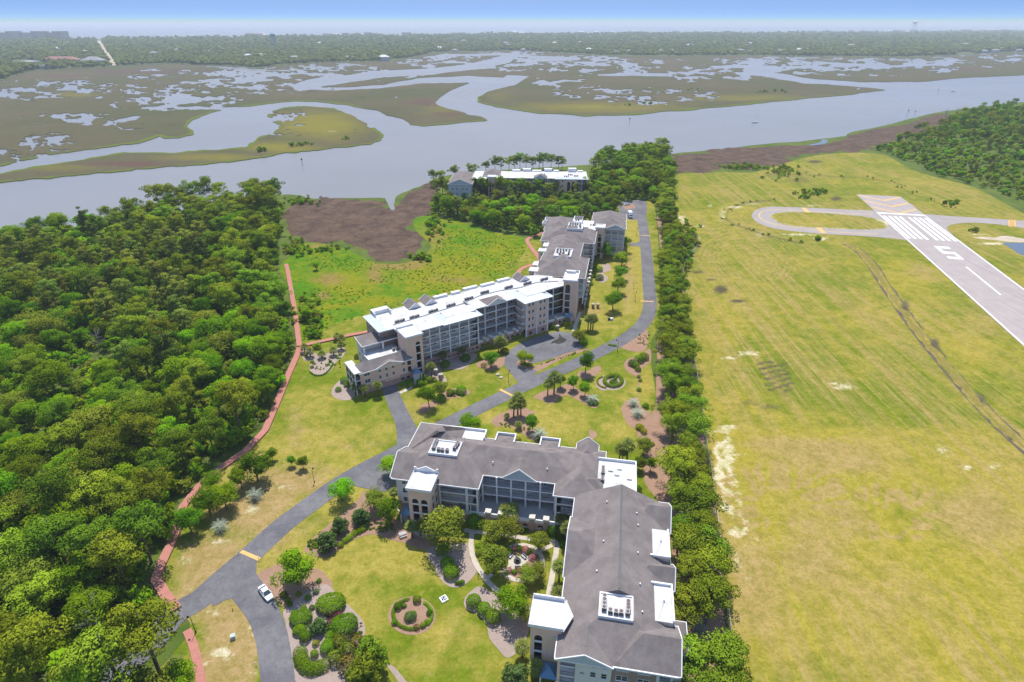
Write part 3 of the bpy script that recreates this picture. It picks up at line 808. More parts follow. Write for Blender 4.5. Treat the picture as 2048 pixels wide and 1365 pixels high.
# taxiways
_outer = ZI((1215, 428), (1190, 412), (1050, 405), (850, 395), (640, 388), (560, 390), (500, 405), (474, 432), (486, 462), (530, 490), (600, 512), (720, 530), (900, 545), (1100, 556), (1280, 570), (1370, 582), (1400, 590), (1300, 500))
TAXI = sheet('taxiway_loop', _outer, 0.13, M_TAXI, sub=4)
_isl = ZI((580, 445), (600, 428), (650, 419), (760, 418), (950, 428), (1130, 445), (1240, 470), (1266, 492), (1230, 516), (1100, 520), (900, 512), (720, 500), (630, 480))
grid_sheet('taxiway_island', _isl, 0.145, M_AIR, 1.5, lambda xy: dict(dry=np.full(len(xy), .1), brown=np.full(len(xy), .05), sand=.55 * remap_np(-sdf(xy, catmull(Pn(_isl), True, 4)), -5, 0) + blobs(Wn(xy), [(1760, 445, 20, 6, .5)]), dark=np.zeros(len(xy))))
TAXI2 = sheet('taxiway', ZI((1470, 434), (1600, 440), (1800, 452), (2060, 470), (2500, 510), (2500, 590), (2060, 513), (1900, 490), (1760, 480), (1660, 485), (1610, 500), (1606, 520), (1640, 555), (1560, 500)), 0.13, M_TAXI, sub=4)
for a, b in ((ZI((772, 394), (800, 420))), (ZI((858, 508), (890, 540)))):
    band('hold_line', [a, b], 3.0, 0.15, M_YELLOWPAINT, 1, parent=TAXI)
for k in range(4):
    x = 1962 + k * 10
    a, b = ZI((x, 464), (x + 4, 502))
    band('hold_line', [a, b], 1.1, 0.15, M_YELLOWPAINT, 1, parent=TAXI2)
band('taxiway_centre_line', ZI((1170, 432), (900, 420), (640, 405), (545, 412), (515, 436), (545, 468), (640, 495), (900, 528), (1200, 548)), 0.7, 0.146, M_YELLOWPAINT, parent=TAXI)
sheet('airfield_pond', ZI((1925, 597), (1990, 596), (2100, 600), (2220, 640), (2200, 760), (2100, 690), (2020, 660), (1975, 628)), 0.12, M_POND)
sheet('pond_bank', ZI((1750, 566), (1830, 560), (1880, 566), (1920, 555), (2060, 575), (2060, 592), (1950, 590), (1880, 582), (1800, 575)), 0.1, M_SAND, jitter=3)
# ------------------------------------------------------------------ roads and hard standing
ROAD = [(120, 1440), (230, 1345), (300, 1285), (352, 1228), (400, 1198), (440, 1162), (500, 1110), (560, 1055), (622, 1008), (680, 967), (730, 938), (780, 912), (830, 884), (885, 853), (960, 815), (1020, 786), (1080, 758), (1150, 728), (1210, 699), (1258, 672), (1288, 645), (1300, 612), (1297, 560), (1292, 500), (1286, 450), (1279, 420), (1272, 402)]
MAINROAD = band('main_road', ROAD, [6.2, 6.2, 6.0, 6.0, 6.0, 6.2], 0.12, M_ROAD, 8)
band('gate_road', [(566, 1460), (556, 1365), (548, 1300), (540, 1262), (524, 1222), (494, 1180), (470, 1150)], [6.2, 6.2, 6.2, 6.2, 6.6, 7.5], 0.128, M_ROAD, 8)
sheet('road_junction', [(430, 1178), (470, 1135), (510, 1122), (512, 1150), (520, 1172), (540, 1190), (553, 1230), (528, 1238), (505, 1206), (478, 1196), (452, 1200), (425, 1212)], 0.135, M_ROAD)
sheet('forecourt', [(735, 928), (780, 906), (812, 895), (820, 930), (796, 950), (788, 974), (766, 984), (735, 978), (700, 968), (706, 950)], 0.132, M_ROAD)
band('driveway', [(818, 884), (812, 855), (798, 822), (784, 790), (778, 772)], [7.5, 5.6, 5.2, 5.4], 0.124, M_ROAD, 6)
sheet('car_park', ZE((60, 160), (90, 60), (200, -40), (330, -110), (480, -170), (700, -235), (860, -250), (1000, -215), (1080, -140), (1130, -40), (1100, -10), (880, 55), (640, 135), (440, 195), (425, 260), (500, 300), (330, 470), (230, 420), (160, 330), (80, 240)), 0.126, M_ROAD, sub=3)
sheet('car_park_island', ZE((230, 170), (300, 130), (430, 170), (445, 240), (415, 270), (330, 250), (250, 210)), 0.15, M_MULCH)
sheet('turning_circle', [(1238, 406), (1262, 402), (1290, 402), (1292, 432), (1270, 440), (1250, 436), (1240, 424)], 0.13, M_ROAD)
sheet('turning_circle_island', [(1246, 411), (1266, 409), (1270, 416), (1252, 419)], 0.15, M_MULCH)
sheet('road_spur', [(1258, 487), (1270, 486), (1292, 482), (1294, 505), (1280, 494), (1262, 492)], 0.13, M_ROAD)
band('speed_hump', [(482, 1103), (519, 1119)], 1.0, 0.16, M_YELLOWPAINT, 1, parent=MAINROAD)
band('speed_hump', [(1000, 779), (1027, 793)], 0.95, 0.16, M_YELLOWPAINT, 1, parent=MAINROAD)
band('speed_hump', [(1281, 602.5), (1307, 603.5)], 0.9, 0.16, M_YELLOWPAINT, 1, parent=MAINROAD)
band('speed_hump', [(1282, 471), (1301, 472)], 0.9, 0.16, M_YELLOWPAINT, 1, parent=MAINROAD)
sheet('oil_stain', zoomer(920, 520, 6.825)((1250, 1140), (1280, 1100), (1340, 1070), (1350, 1010), (1400, 1060), (1460, 1085), (1430, 1120), (1360, 1145), (1300, 1135)), 0.13, soil_mat('wet_stain', (0.045, 0.04, 0.036), (0.06, 0.055, 0.05), (0.04, 0.04, 0.04), 0.5), jitter=2)
# brick-red boardwalk and paths
band('boardwalk', [(352, 1218), (330, 1188), (311, 1156), (322, 1128), (336, 1098), (352, 1062), (366, 1012), (395, 975), (432, 941), (490, 902), (530, 860), (556, 800), (574, 755), (595, 708), (600, 692)], 2.2, 0.55, M_BRICKPATH, 1, 0.35)
band('boardwalk', [(599, 694), (592, 640), (584, 590), (576, 545), (572, 528)], 2.0, 0.55, M_BRICKPATH, 4, 0.35)
band('boardwalk', [(600, 692), (640, 683), (690, 672), (740, 662), (760, 655)], 2.0, 0.56, M_BRICKPATH, 4, 0.35)
band('brick_path', [(374, 1260), (386, 1290), (395, 1325), (402, 1365), (410, 1420)], 1.7, 0.2, M_BRICKPATH, 4, 0.1)
band('brick_path', [(1088, 465), (1064, 474), (1054, 481), (1064, 497), (1074, 511), (1080, 520), (1072, 527), (1048, 535), (1038, 543), (1036, 556)], 2.4, 0.2, M_BRICKPATH, 5, 0.1)
band('brick_path', [(1150, 625), (1160, 610), (1170, 585), (1172, 560)], 2.0, 0.2, M_BRICKPATH, 4, 0.1)
band('concrete_path', [(1146, 668), (1152, 648), (1160, 625)], 1.6, 0.21, M_CONC, 4, 0.1)
# ------------------------------------------------------------------ planting beds
BEDS_STRAW = [
    ZE((460, 640), (600, 560), (720, 540), (830, 500), (900, 470), (980, 480), (1080, 550), (1180, 600), (1290, 640), (1350, 680), (1340, 760), (1290, 800), (1200, 760), (1080, 690), (980, 640), (900, 620), (800, 660), (740, 720), (670, 735), (560, 690)),
    ZE((-120, 980), (-60, 900), (100, 830), (200, 780), (330, 790), (450, 840), (490, 870), (400, 930), (420, 1020), (470, 1100), (640, 1180), (700, 1210), (560, 1250), (420, 1220), (330, 1160), (200, 1080), (80, 1050), (-60, 1040)),
    ZE((1050, 350), (1090, 290), (1200, 290), (1280, 240), (1360, 220), (1390, 260), (1350, 320), (1250, 380), (1130, 395)),
    ZE((1700, 180), (1760, 120), (1900, 90), (1980, 20), (2048, -10), (2060, 150), (1960, 230), (1915, 300), (1930, 400), (1910, 480), (1890, 440), (1860, 370), (1780, 320), (1710, 260)),
    ZE((1655, 800), (1700, 720), (1790, 660), (1880, 640), (1880, 500), (1910, 500), (1890, 700), (1990, 840), (2060, 860), (2080, 1300), (1900, 1200), (1860, 1080), (1760, 1030), (1690, 930)),
    ZE((430, 250), (640, 150), (900, 50), (1180, -20), (1200, 0), (900, 100), (640, 230), (520, 290), (430, 275)),
    ZF((620, 560), (700, 530), (860, 530), (950, 560), (960, 590), (880, 630), (760, 660), (640, 670), (560, 700), (480, 770), (300, 870), (260, 820), (300, 750), (440, 700), (560, 600)),
    ZF((1040, 200), (1180, 120), (1350, 110), (1420, 80), (1440, 140), (1420, 200), (1370, 250), (1250, 280), (1130, 260)),
    Z5((360, 470), (400, 400), (480, 330), (560, 260), (640, 200), (720, 120), (770, 70), (880, 200), (1000, 290), (1060, 340), (1180, 400), (1175, 455), (1100, 450), (1030, 420), (960, 405), (840, 365), (760, 370), (680, 400), (600, 450), (540, 500), (450, 515)),
    Z5((40, 640), (190, 560), (330, 600), (450, 590), (510, 640), (540, 700), (460, 760), (330, 790), (240, 850), (170, 790), (130, 740)),
    [(1236, 690), (1262, 672), (1285, 655), (1296, 668), (1290, 700), (1260, 702)],
    ZS((0, 1290), (60, 1240), (0, 1200)),
]
BEDS_BARK = [
    ZH((30, 430), (60, 560), (80, 750), (100, 950), (130, 1130), (200, 1330), (400, 1500), (900, 1500), (960, 1300), (1050, 900), (1130, 800), (1120, 600), (1050, 480), (900, 330), (760, 230), (690, 120), (560, 60), (300, 200), (120, 330)),
    Z5((1170, 490), (1200, 440), (1450, 420), (1455, 520), (1500, 600), (1440, 680), (1380, 710), (1310, 700), (1250, 640), (1220, 570)),
    Z5((1420, 790), (1470, 730), (1530, 705), (1640, 770), (1780, 850), (1860, 900), (1830, 1050), (1780, 1130), (1700, 1180), (1640, 1120), (1580, 1040), (1560, 960), (1500, 890), (1430, 850)),
    ZK((190, 930), (230, 915), (330, 980), (420, 960), (510, 920), (555, 925), (545, 990), (480, 1040), (440, 1110), (360, 1160), (290, 1155), (250, 1100), (265, 1040), (200, 1020)),
    ZK((440, 1310), (470, 1240), (560, 1180), (640, 1300), (600, 1365), (500, 1360)),
    ZF((640, 260), (820, 270), (960, 200), (1050, 60), (800, 60), (560, 190), (330, 250), (280, 330), (560, 420), (620, 440), (640, 400), (590, 330), (540, 270)),
    [(1155, 560), (1168, 545), (1180, 560), (1178, 590), (1166, 600)], [(1196, 535), (1216, 528), (1222, 540), (1204, 546)], [(1200, 545), (1216, 556), (1206, 566), (1194, 560)],
]
for b_ in BEDS_STRAW: sheet('mulch_bed', b_, 0.10, M_MULCH, jitter=.6)
for b_ in BEDS_BARK: sheet('mulch_bed', b_, 0.105, M_BARK, jitter=.6)
def disc_px(cx, cy, rx, ry, n=28): return [(cx + rx * math.cos(2 * math.pi * k / n), cy + ry * math.sin(2 * math.pi * k / n)) for k in range(n)]
ZC = zoomer(760, 1180, 12.407)
sheet('mulch_bed', ZC(*disc_px(790, 640, 595, 480)), 0.10, M_MULCH, sub=1)
sheet('mulch_bed', ZE(*disc_px(1545, 445, 170, 105)), 0.10, M_BARK, sub=1)
sheet('mulch_bed', ZE((1300, 430), (1340, 380), (1420, 345), (1400, 400), (1380, 450), (1400, 500), (1470, 540), (1400, 555), (1330, 510)), 0.11, M_BARK)
# ------------------------------------------------------------------ garden paths in the courtyard
band('garden_path', ZG((272, 285), (262, 450), (300, 620), (390, 780), (480, 900), (600, 1010), (700, 1075)), 1.25, 0.14, M_CONC, 5)
band('garden_path', ZG((180, 250), (400, 282), (720, 320), (1000, 362), (1335, 402)), 1.3, 0.145, M_CONC, 5)
band('garden_path', ZG((1335, 400), (1305, 600), (1272, 800), (1235, 1000), (1212, 1110)), 1.3, 0.142, M_CONC, 4)
band('garden_path', ZG((1060, 540), (1150, 490), (1270, 440)), 1.1, 0.15, M_CONC, 4)
band('garden_path', ZG((870, 1170), (960, 1200), (1050, 1245)), 1.2, 0.14, M_CONC, 3)
_ring = ZG(*disc_px(888, 655, 262, 222, 30)); _ring.append(_ring[0])
band('garden_path', _ring, 1.1, 0.152, M_CONC, 2)
sheet('garden_plaza', ZG((640, 770), (720, 690), (730, 580), (800, 560), (930, 590), (1040, 520), (1070, 550), (960, 640), (900, 710), (800, 740), (690, 790)), 0.148, M_CONC)
sheet('garden_plaza', ZG((430, 830), (500, 790), (545, 815), (480, 855)), 0.148, M_CONC, sub=1)
sheet('flower_bed', ZG((650, 520), (760, 455), (900, 450), (1010, 510), (960, 555), (880, 555), (780, 545), (720, 580), (690, 640), (650, 600)), 0.13, M_MULCH)
sheet('flower_bed', ZG((650, 770), (730, 735), (860, 740), (960, 640), (1060, 570), (1090, 640), (1050, 740), (960, 820), (850, 840), (740, 820)), 0.13, M_MULCH)
band('concrete_path', [(788, 1008), (804, 1022), (818, 1046), (838, 1068), (868, 1072)], 1.5, 0.14, M_CONC, 5)
band('concrete_path', ZF((0, 590), (120, 530), (220, 460), (250, 400)), 1.4, 0.14, M_CONC, 4)
sheet('paved_terrace', ZF((560, 240), (640, 190), (760, 120), (900, 90), (960, 130), (900, 210), (780, 250), (660, 268)), 0.115, M_BARK)
sheet('gravel_path', Z5((900, 1220), (950, 1235), (1000, 1290), (1050, 1360), (1000, 1360), (950, 1290)), 0.11, M_BARK)
# ================================================================== vegetation
def leaf_mat(name, a, b, trans=0.5, var=0.38):
    """foliage: leaf colour varies from leaf clump to leaf clump and from tree to tree; some light comes through the leaves"""
    m, nt, out = _new(name)
    lv = attr(nt, 'lv')
    rnd = N(nt, 'ShaderNodeObjectInfo').outputs['Random']
    col = mixc(nt, lv, a, b)
    hs = N(nt, 'ShaderNodeHueSaturation')
    nt.links.new(col, hs.inputs['Color'])
    nt.links.new(remap(nt, rnd, 0, 1, 0.5 - var * .10, 0.5 + var * .05), hs.inputs['Hue'])
    nt.links.new(remap(nt, mth(nt, 'FRACT', mth(nt, 'MULTIPLY', rnd, 7.31)), 0, 1, 1 - var, 1 + var), hs.inputs['Value'])
    df = N(nt, 'ShaderNodeBsdfDiffuse'); tl = N(nt, 'ShaderNodeBsdfTranslucent'); mx = N(nt, 'ShaderNodeMixShader')
    mx.inputs[0].default_value = trans
    nt.links.new(hs.outputs['Color'], df.inputs['Color'])
    tc = mixc(nt, 1.0, hs.outputs['Color'], (1.0, 1.0, 0.55), 'MULTIPLY')
    nt.links.new(tc, tl.inputs['Color'])
    nt.links.new(df.outputs[0], mx.inputs[1]); nt.links.new(tl.outputs[0], mx.inputs[2])
    nt.links.new(mx.outputs[0], out.inputs['Surface'])
    return m
L_BROAD = leaf_mat('broad_leaves', (0.10, 0.235, 0.006), (0.225, 0.42, 0.012))
L_BRIGHT = leaf_mat('bright_leaves', (0.135, 0.30, 0.006), (0.27, 0.49, 0.014))
L_PINE = leaf_mat('pine_needles', (0.125, 0.215, 0.010), (0.275, 0.395, 0.026), 0.25)
L_DARKPINE = leaf_mat('grey_pine_needles', (0.12, 0.18, 0.026), (0.25, 0.32, 0.045), 0.2)
L_MAGN = leaf_mat('magnolia_leaves', (0.055, 0.12, 0.022), (0.145, 0.225, 0.06), 0.12, 0.12)
L_SHRUB = leaf_mat('clipped_leaves', (0.10, 0.20, 0.004), (0.19, 0.33, 0.008), 0.2, 0.2)
L_YELLOW = leaf_mat('yellow_leaves', (0.24, 0.27, 0.012), (0.36, 0.36, 0.02), 0.2, 0.15)
L_PURPLE = leaf_mat('purple_leaves', (0.14, 0.035, 0.055), (0.22, 0.06, 0.085), 0.2, 0.1)
L_PALM = leaf_mat('palm_fronds', (0.12, 0.17, 0.025), (0.27, 0.31, 0.075), 0.2, 0.2)
L_PINDO = leaf_mat('silver_fronds', (0.26, 0.31, 0.22), (0.44, 0.48, 0.37), 0.15, 0.1)
L_MYRTLE = leaf_mat('olive_leaves', (0.13, 0.185, 0.015), (0.28, 0.33, 0.032), 0.3, 0.2)
L_REDDISH = leaf_mat('rusty_leaves', (0.17, 0.12, 0.02), (0.22, 0.19, 0.04), 0.2, 0.2)
L_FLOWER = leaf_mat('pink_blossom', (0.42, 0.12, 0.12), (0.50, 0.22, 0.20), 0.2, 0.15)
L_FAR = leaf_mat('far_wood', (0.11, 0.155, 0.04), (0.28, 0.34, 0.08), 0.2, 0.3)
M_TRUNK = flat('bark', (0.16, 0.125, 0.10), (0.09, 0.07, 0.055), 2.0, 0.95, 0.05)
M_PALMTRUNK = flat('palm_bark', (0.20, 0.15, 0.11), (0.12, 0.09, 0.07), 3.0, 0.95, 0.05)
M_DEAD = flat('dead_wood', (0.38, 0.35, 0.32), (0.28, 0.25, 0.22), 2.0, 0.95, 0.05)

def leaf_mesh(name, cen, nrm, size, lv, mat, soft=None, aspect=1.0, droop=None):
    """one four-cornered leaf spray per row; cen (n,3), nrm (n,3) facing, size (n,), lv (n,) colour position"""
    rng = np.random.default_rng(abs(hash(name)) % 1000 if False else len(cen))
    n = len(cen)
    nrm = nrm / (np.linalg.norm(nrm, axis=1)[:, None] + 1e-9)
    t = rng.normal(size=(n, 3)) if droop is None else droop
    t = t - (t * nrm).sum(1)[:, None] * nrm
    t /= np.linalg.norm(t, axis=1)[:, None] + 1e-9
    b = np.cross(nrm, t)
    s = size[:, None] * 0.5
    j = 1 + 0.35 * (rng.random((4, n, 1)) - .5)
    fold = nrm * s * 0.35
    q = np.stack([cen - t * s * j[0], cen - b * s * aspect * j[1] + fold, cen + t * s * j[2], cen + b * s * aspect * j[3] + fold], 1)
    m = bpy.data.meshes.new(name)
    m.vertices.add(4 * n); m.loops.add(4 * n); m.polygons.add(n)
    m.vertices.foreach_set('co', q.reshape(-1).astype(np.float32))
    m.loops.foreach_set('vertex_index', np.arange(4 * n, dtype=np.int32))
    m.polygons.foreach_set('loop_start', np.arange(0, 4 * n, 4, dtype=np.int32))
    m.polygons.foreach_set('use_smooth', np.ones(n, bool))
    m.update(calc_edges=True)
    at = m.attributes.new('lv', 'FLOAT', 'POINT')
    at.data.foreach_set('value', np.repeat(lv, 4).astype(np.float32))
    if soft is not None:
        sn = soft / (np.linalg.norm(soft, axis=1)[:, None] + 1e-9) * 0.6 + nrm * 0.45 + np.array([0, 0, .35])
        sn /= np.linalg.norm(sn, axis=1)[:, None]
        m.normals_split_custom_set_from_vertices(np.repeat(sn, 4, 0).astype(np.float32))
    m.materials.append(mat)
    return m
def sph(rng, n):
    v = rng.normal(size=(n, 3))
    return v / np.linalg.norm(v, axis=1)[:, None]
def lobed_crown(name, seed, mat, R0, zc, zr, lobes, per, lobe_r, leaf, up=0.2, flatten=0.8, shell=0.72, aspect=0.75, shape=None, soft_lobe=0.6):
    """crown of leafy lobes through an uneven ellipsoid; R0 = radius, zc / zr = centre height and half height"""
    rng = np.random.default_rng(seed)
    d = sph(rng, lobes)
    d[:, 2] = d[:, 2] * 0.85 + up
    d /= np.linalg.norm(d, axis=1)[:, None]
    rad = shell * (0.55 + 0.62 * rng.random(lobes)) * np.where(rng.random(lobes) < .2, .5, 1)
    lc = d * rad[:, None] * [R0, R0, zr]
    if shape is not None:
        h = (lc[:, 2] + zr) / (2 * zr)
        k = shape(h)
        lc[:, 0] *= k; lc[:, 1] *= k
    lc[:, 2] += zc
    lr = lobe_r * (0.7 + 0.6 * rng.random(lobes)) * R0
    cen, nrm, soft, lv = [], [], [], []
    for i in range(lobes):
        p = sph(rng, per)
        p[:, 2] += 0.25
        p /= np.linalg.norm(p, axis=1)[:, None]
        rr = lr[i] * (0.55 + 0.5 * rng.random(per) ** .5)
        c = lc[i] + p * rr[:, None] * [1, 1, flatten]
        cen.append(c)
        nrm.append(p + rng.normal(size=(per, 3)) * 0.45 + [0, 0, .15])
        glob = (c - [0, 0, zc - zr * .3]) / [R0, R0, zr]
        soft.append(p * soft_lobe + glob * (1 - soft_lobe))
        lv.append(np.clip(rng.random() * .55 + rng.random(per) * .45, 0, 1))
    cen, nrm, soft, lv = map(np.concatenate, (cen, nrm, soft, lv))
    # every leaf faces outwards
    sg = np.sign((nrm * soft).sum(1)); sg[sg == 0] = 1
    nrm *= sg[:, None]
    size = leaf * (0.7 + 0.6 * rng.random(len(cen)))
    return leaf_mesh(name, cen, nrm, size, lv, mat, soft, aspect), lc, lr
def trunk_mesh(name, h, r, limbs, seed, mat, spread=1.0, bend=0.3, n=6):
    rng = random.Random(seed)
    b = MB()
    top = Vector((rng.uniform(-bend, bend), rng.uniform(-bend, bend), h))
    pts = [Vector((0, 0, -0.3)), Vector((0, 0, 0.25)), top * .35 + Vector((rng.uniform(-.1, .1), 0, 0)), top * .7, top]
    b.tube(pts, [r * 1.5, r * 1.05, r * .85, r * .6, r * .25], n)
    for e in limbs:
        e = Vector(e)
        k = rng.uniform(.45, .8)
        s = top * k
        if e.z < s.z + .2: s = top * max(.2, min(.8, (e.z - .6) / h))
        mid = (s + e) / 2 + Vector((0, 0, -.25))
        b.tube([s, mid, e], [r * .42, r * .28, r * .1], 5, False)
    m = b.mesh(name, True)
    m.materials.append(mat)
    return m
TREES = {}
def def_tree(kind, crowns, trunk):
    TREES.setdefault(kind, []).append((crowns, trunk))
def make_lib():
    for i in range(4):      # broadleaf: rounded, 10 m across, 11 m tall
        c, lc, lr = lobed_crown('broadleaf_crown', 10 + i, L_BROAD, 4.6, 6.6, 4.0, 34 + 4 * i, 150, 0.34, 0.40, up=.25)
        def_tree('broad', c, trunk_mesh('trunk', 6.5, .22, lc[:6], i, M_TRUNK))
    for i in range(2):      # olive-brown oak with an open crown
        c, lc, lr = lobed_crown('olive_crown', 25 + i, L_MYRTLE, 4.8, 6.4, 3.6, 24, 160, 0.36, 0.40, up=.3)
        def_tree('broad', c, trunk_mesh('trunk', 6.5, .22, lc[:8], 15 + i, M_TRUNK))
    for i in range(3):
        c, lc, lr = lobed_crown('bright_crown', 30 + i, L_BRIGHT, 4.2, 6.2, 3.9, 32 + 3 * i, 150, 0.34, 0.40, up=.25)
        def_tree('bright', c, trunk_mesh('trunk', 6, .2, lc[:6], 20 + i, M_TRUNK))
    for i in range(4):      # pine: clumps of needles on a tall stem
        c, lc, lr = lobed_crown('pine_crown', 50 + i, L_PINE, 4.0, 10.0, 4.6, 40, 140, 0.30, 0.40, up=.2, flatten=.66, shell=.84, aspect=.5,
                                shape=lambda h: 1.15 - .45 * np.abs(h - .35) * 1.6)
        def_tree('pine', c, trunk_mesh('trunk', 13.5, .24, lc[:14], 40 + i, M_TRUNK))
    for i in range(3):      # tall bare-stemmed pine of the river bank
        c, lc, lr = lobed_crown('tall_pine_crown', 80 + i, L_PINE, 5.2, 11.8, 5.4, 34, 130, 0.27, 0.5, up=.2, flatten=.6, shell=.88, aspect=.5, shape=lambda h: 1.1 - .4 * np.abs(h - .55))
        def_tree('tallpine', c, trunk_mesh('trunk', 17, .25, lc[:12], 60 + i, M_TRUNK, bend=.8))
    for i in range(3):      # dark woodland pine, narrower
        c, lc, lr = lobed_crown('dark_pine_crown', 95 + i, L_DARKPINE, 3.9, 9.8, 5.4, 40, 130, 0.27, 0.42, up=.1, flatten=.6, shell=.88, aspect=.5, shape=lambda h: 1.2 - .65 * h)
        def_tree('darkpine', c, trunk_mesh('trunk', 14, .24, lc[:10], 70 + i, M_TRUNK))
    for i in range(2):      # crape myrtle and other small garden trees
        c, lc, lr = lobed_crown('garden_tree_crown', 110 + i, L_MYRTLE, 3.0, 4.0, 2.4, 26, 130, 0.34, 0.3, up=.25)
        def_tree('myrtle', c, trunk_mesh('trunk', 3.6, .13, lc[:8], 80 + i, M_TRUNK))
    for i in range(2):
        c, lc, lr = lobed_crown('garden_tree_crown', 120 + i, L_BROAD, 3.2, 4.2, 3.0, 30, 140, 0.33, 0.3, up=.2, shape=lambda h: 1.1 - .3 * h)
        def_tree('oak', c, trunk_mesh('trunk', 4.0, .17, lc[:8], 90 + i, M_TRUNK))
    c, lc, lr = lobed_crown('garden_tree_crown', 125, L_BRIGHT, 3.0, 4.0, 2.6, 28, 130, 0.34, 0.3, up=.25)
    def_tree('lime', c, trunk_mesh('trunk', 3.8, .14, lc[:8], 95, M_TRUNK))
    for i in range(2):      # lollipop holly
        c, lc, lr = lobed_crown('holly_crown', 130 + i, L_BROAD, 1.9, 3.6, 2.0, 22, 130, 0.36, 0.26, up=.15)
        def_tree('holly', c, trunk_mesh('trunk', 2.6, .12, lc[:4], 99 + i, M_TRUNK))
    for i in range(2):      # magnolia: dense cone
        c, lc, lr = lobed_crown('magnolia_crown', 140 + i, L_MAGN, 2.6, 2.9, 3.0, 50, 90, 0.28, 0.34, up=0, shell=.85, shape=lambda h: 1.25 - .85 * h)
        def_tree('magnolia', c, trunk_mesh('trunk', 4.2, .14, lc[:4], 110 + i, M_TRUNK))
    for i in range(2):      # cypress
        c, lc, lr = lobed_crown('cypress_crown', 150 + i, L_PINE, 2.5, 4.2, 4.4, 64, 90, 0.24, 0.34, up=0, shell=.9, aspect=.6, shape=lambda h: 1.3 - 1.0 * h)
        def_tree('cypress', c, trunk_mesh('trunk', 7, .16, lc[:4], 120 + i, M_TRUNK))
make_lib()
# ---- palms
def palm_parts(seed, h, nf, fan=True, flen=1.5):
    rng = random.Random(seed)
    b = MB()
    b.tube([(0, 0, -.2), (0.05, 0, h * .4), (0.1, .05, h * .8), (0.1, .05, h)], [.24, .19, .18, .22], 8)
    tm = b.mesh('trunk', True); tm.materials.append(M_PALMTRUNK)
    cen, nr, sz, lv, dr = [], [], [], [], []
    base = np.array([.1, .05, h])
    for k in range(nf):
        az = 2.4 * k + rng.uniform(-.2, .2)
        el = R(78) - R(125) * (k / nf) + rng.uniform(-.1, .1)
        d = np.array([math.cos(az) * math.cos(el), math.sin(az) * math.cos(el), math.sin(el)])
        side = np.array([-math.sin(az), math.cos(az), 0])
        if fan:
            for q in range(7):
                a = (q - 3) * .36
                dd = d * math.cos(a) + side * math.sin(a)
                dd = dd / np.linalg.norm(dd)
                c = base + d * flen * .45 + dd * flen * .48 + np.array([0, 0, -.10 * abs(q - 3)])
                cen.append(c); dr.append(dd); up = np.cross(side, dd); up = up * (1 if up[2] >= 0 else -1)
                nr.append(up + np.array([0, 0, .4])); sz.append(flen * .95); lv.append(rng.random())
        else:
            for q in range(8):
                s = (q + 1) / 8
                e2 = el - s * 1.15
                p = base + np.array([math.cos(az) * flen * s * math.cos(el - s * .5), math.sin(az) * flen * s * math.cos(el - s * .5), flen * s * math.sin(el - s * .55)])
                dd = np.array([math.cos(az) * math.cos(e2), math.sin(az) * math.cos(e2), math.sin(e2)])
                for sgn in (-1, 1):
                    l = dd * .6 + side * sgn * .8 + np.array([0, 0, .25])
                    l /= np.linalg.norm(l)
                    cen.append(p + l * .3 * (1.2 - .5 * s)); dr.append(l); nr.append(np.array([0, 0, 1]) + dd * -.3); sz.append(.75 * (1.2 - .5 * s)); lv.append(rng.random())
    cen, nr, dr = map(np.array, (cen, nr, dr))
    fm = leaf_mesh('fronds', cen, nr, np.array(sz), np.array(lv), L_PALM if fan else L_PINDO, None, 0.16 if fan else .22, dr)
    return fm, tm
for i in range(3): def_tree('palm', *palm_parts(i, 4.6 + i * .5, 30, True, 1.55))
def_tree('shortpalm', *palm_parts(8, 2.4, 26, True, 1.4))
for i in range(2): def_tree('pindo', *palm_parts(20 + i, 1.5, 34, False, 2.6))
# ---- clipped shrubs: a solid leafy body with sprays standing off it
def shrub_mesh(name, seed, mat, rx, ry, rz, n, leaf, rough=.08):
    rng = np.random.default_rng(seed)
    d = sph(rng, n)
    d[:, 2] = np.where(d[:, 2] < -.35, -d[:, 2], d[:, 2])
    lump = 1 + rough * (2 * vnoise(d[:, 0] * 2.2 + 5 + seed, d[:, 1] * 2.2 + d[:, 2] * 2.7 + 9, seed, 3) - 1) * 2
    k = lump * (0.9 + .14 * rng.random(n))
    c = d * k[:, None] * [rx, ry, rz] + [0, 0, rz * .55]
    c[:, 2] = np.maximum(c[:, 2], .05)
    nr = d / [rx, ry, rz] * min(rx, ry, rz) + rng.normal(size=(n, 3)) * .38
    s = np.sign((nr * d).sum(1)); nr *= s[:, None]
    patch = vnoise(d[:, 0] * 3 + seed, d[:, 1] * 3 + d[:, 2] * 3, seed + 3, 2)
    return leaf_mesh(name, c, nr, leaf * (.7 + .6 * rng.random(n)), np.clip(patch * .7 + rng.random(n) * .4 - .1, 0, 1), mat, d, .7)
SHRUBS = {}
def shrub_def(kind, mat, n=2600, leaf=.115, rough=.05, cnt=2):
    SHRUBS[kind] = [shrub_mesh('foliage', 200 + 7 * i + len(SHRUBS) * 31, mat, 1, 1, 1, n, leaf, rough) for i in range(cnt)]
shrub_def('ball', L_SHRUB)
shrub_def('dark', L_BROAD, 1400, .16, .14)
shrub_def('yellow', L_YELLOW, 1200, .16, .14)
shrub_def('purple', L_PURPLE, 1400, .14, .08, 1)
shrub_def('loose', L_MYRTLE, 900, .2, .25)
shrub_def('bright', L_BRIGHT, 1100, .17, .2)
shrub_def('flower', L_FLOWER, 420, .22, .2, 1)
shrub_def('rusty', L_REDDISH, 300, .26, .25, 1)
shrub_def('magn', L_MAGN, 1100, .18, .15)
_rt = random.Random(4)
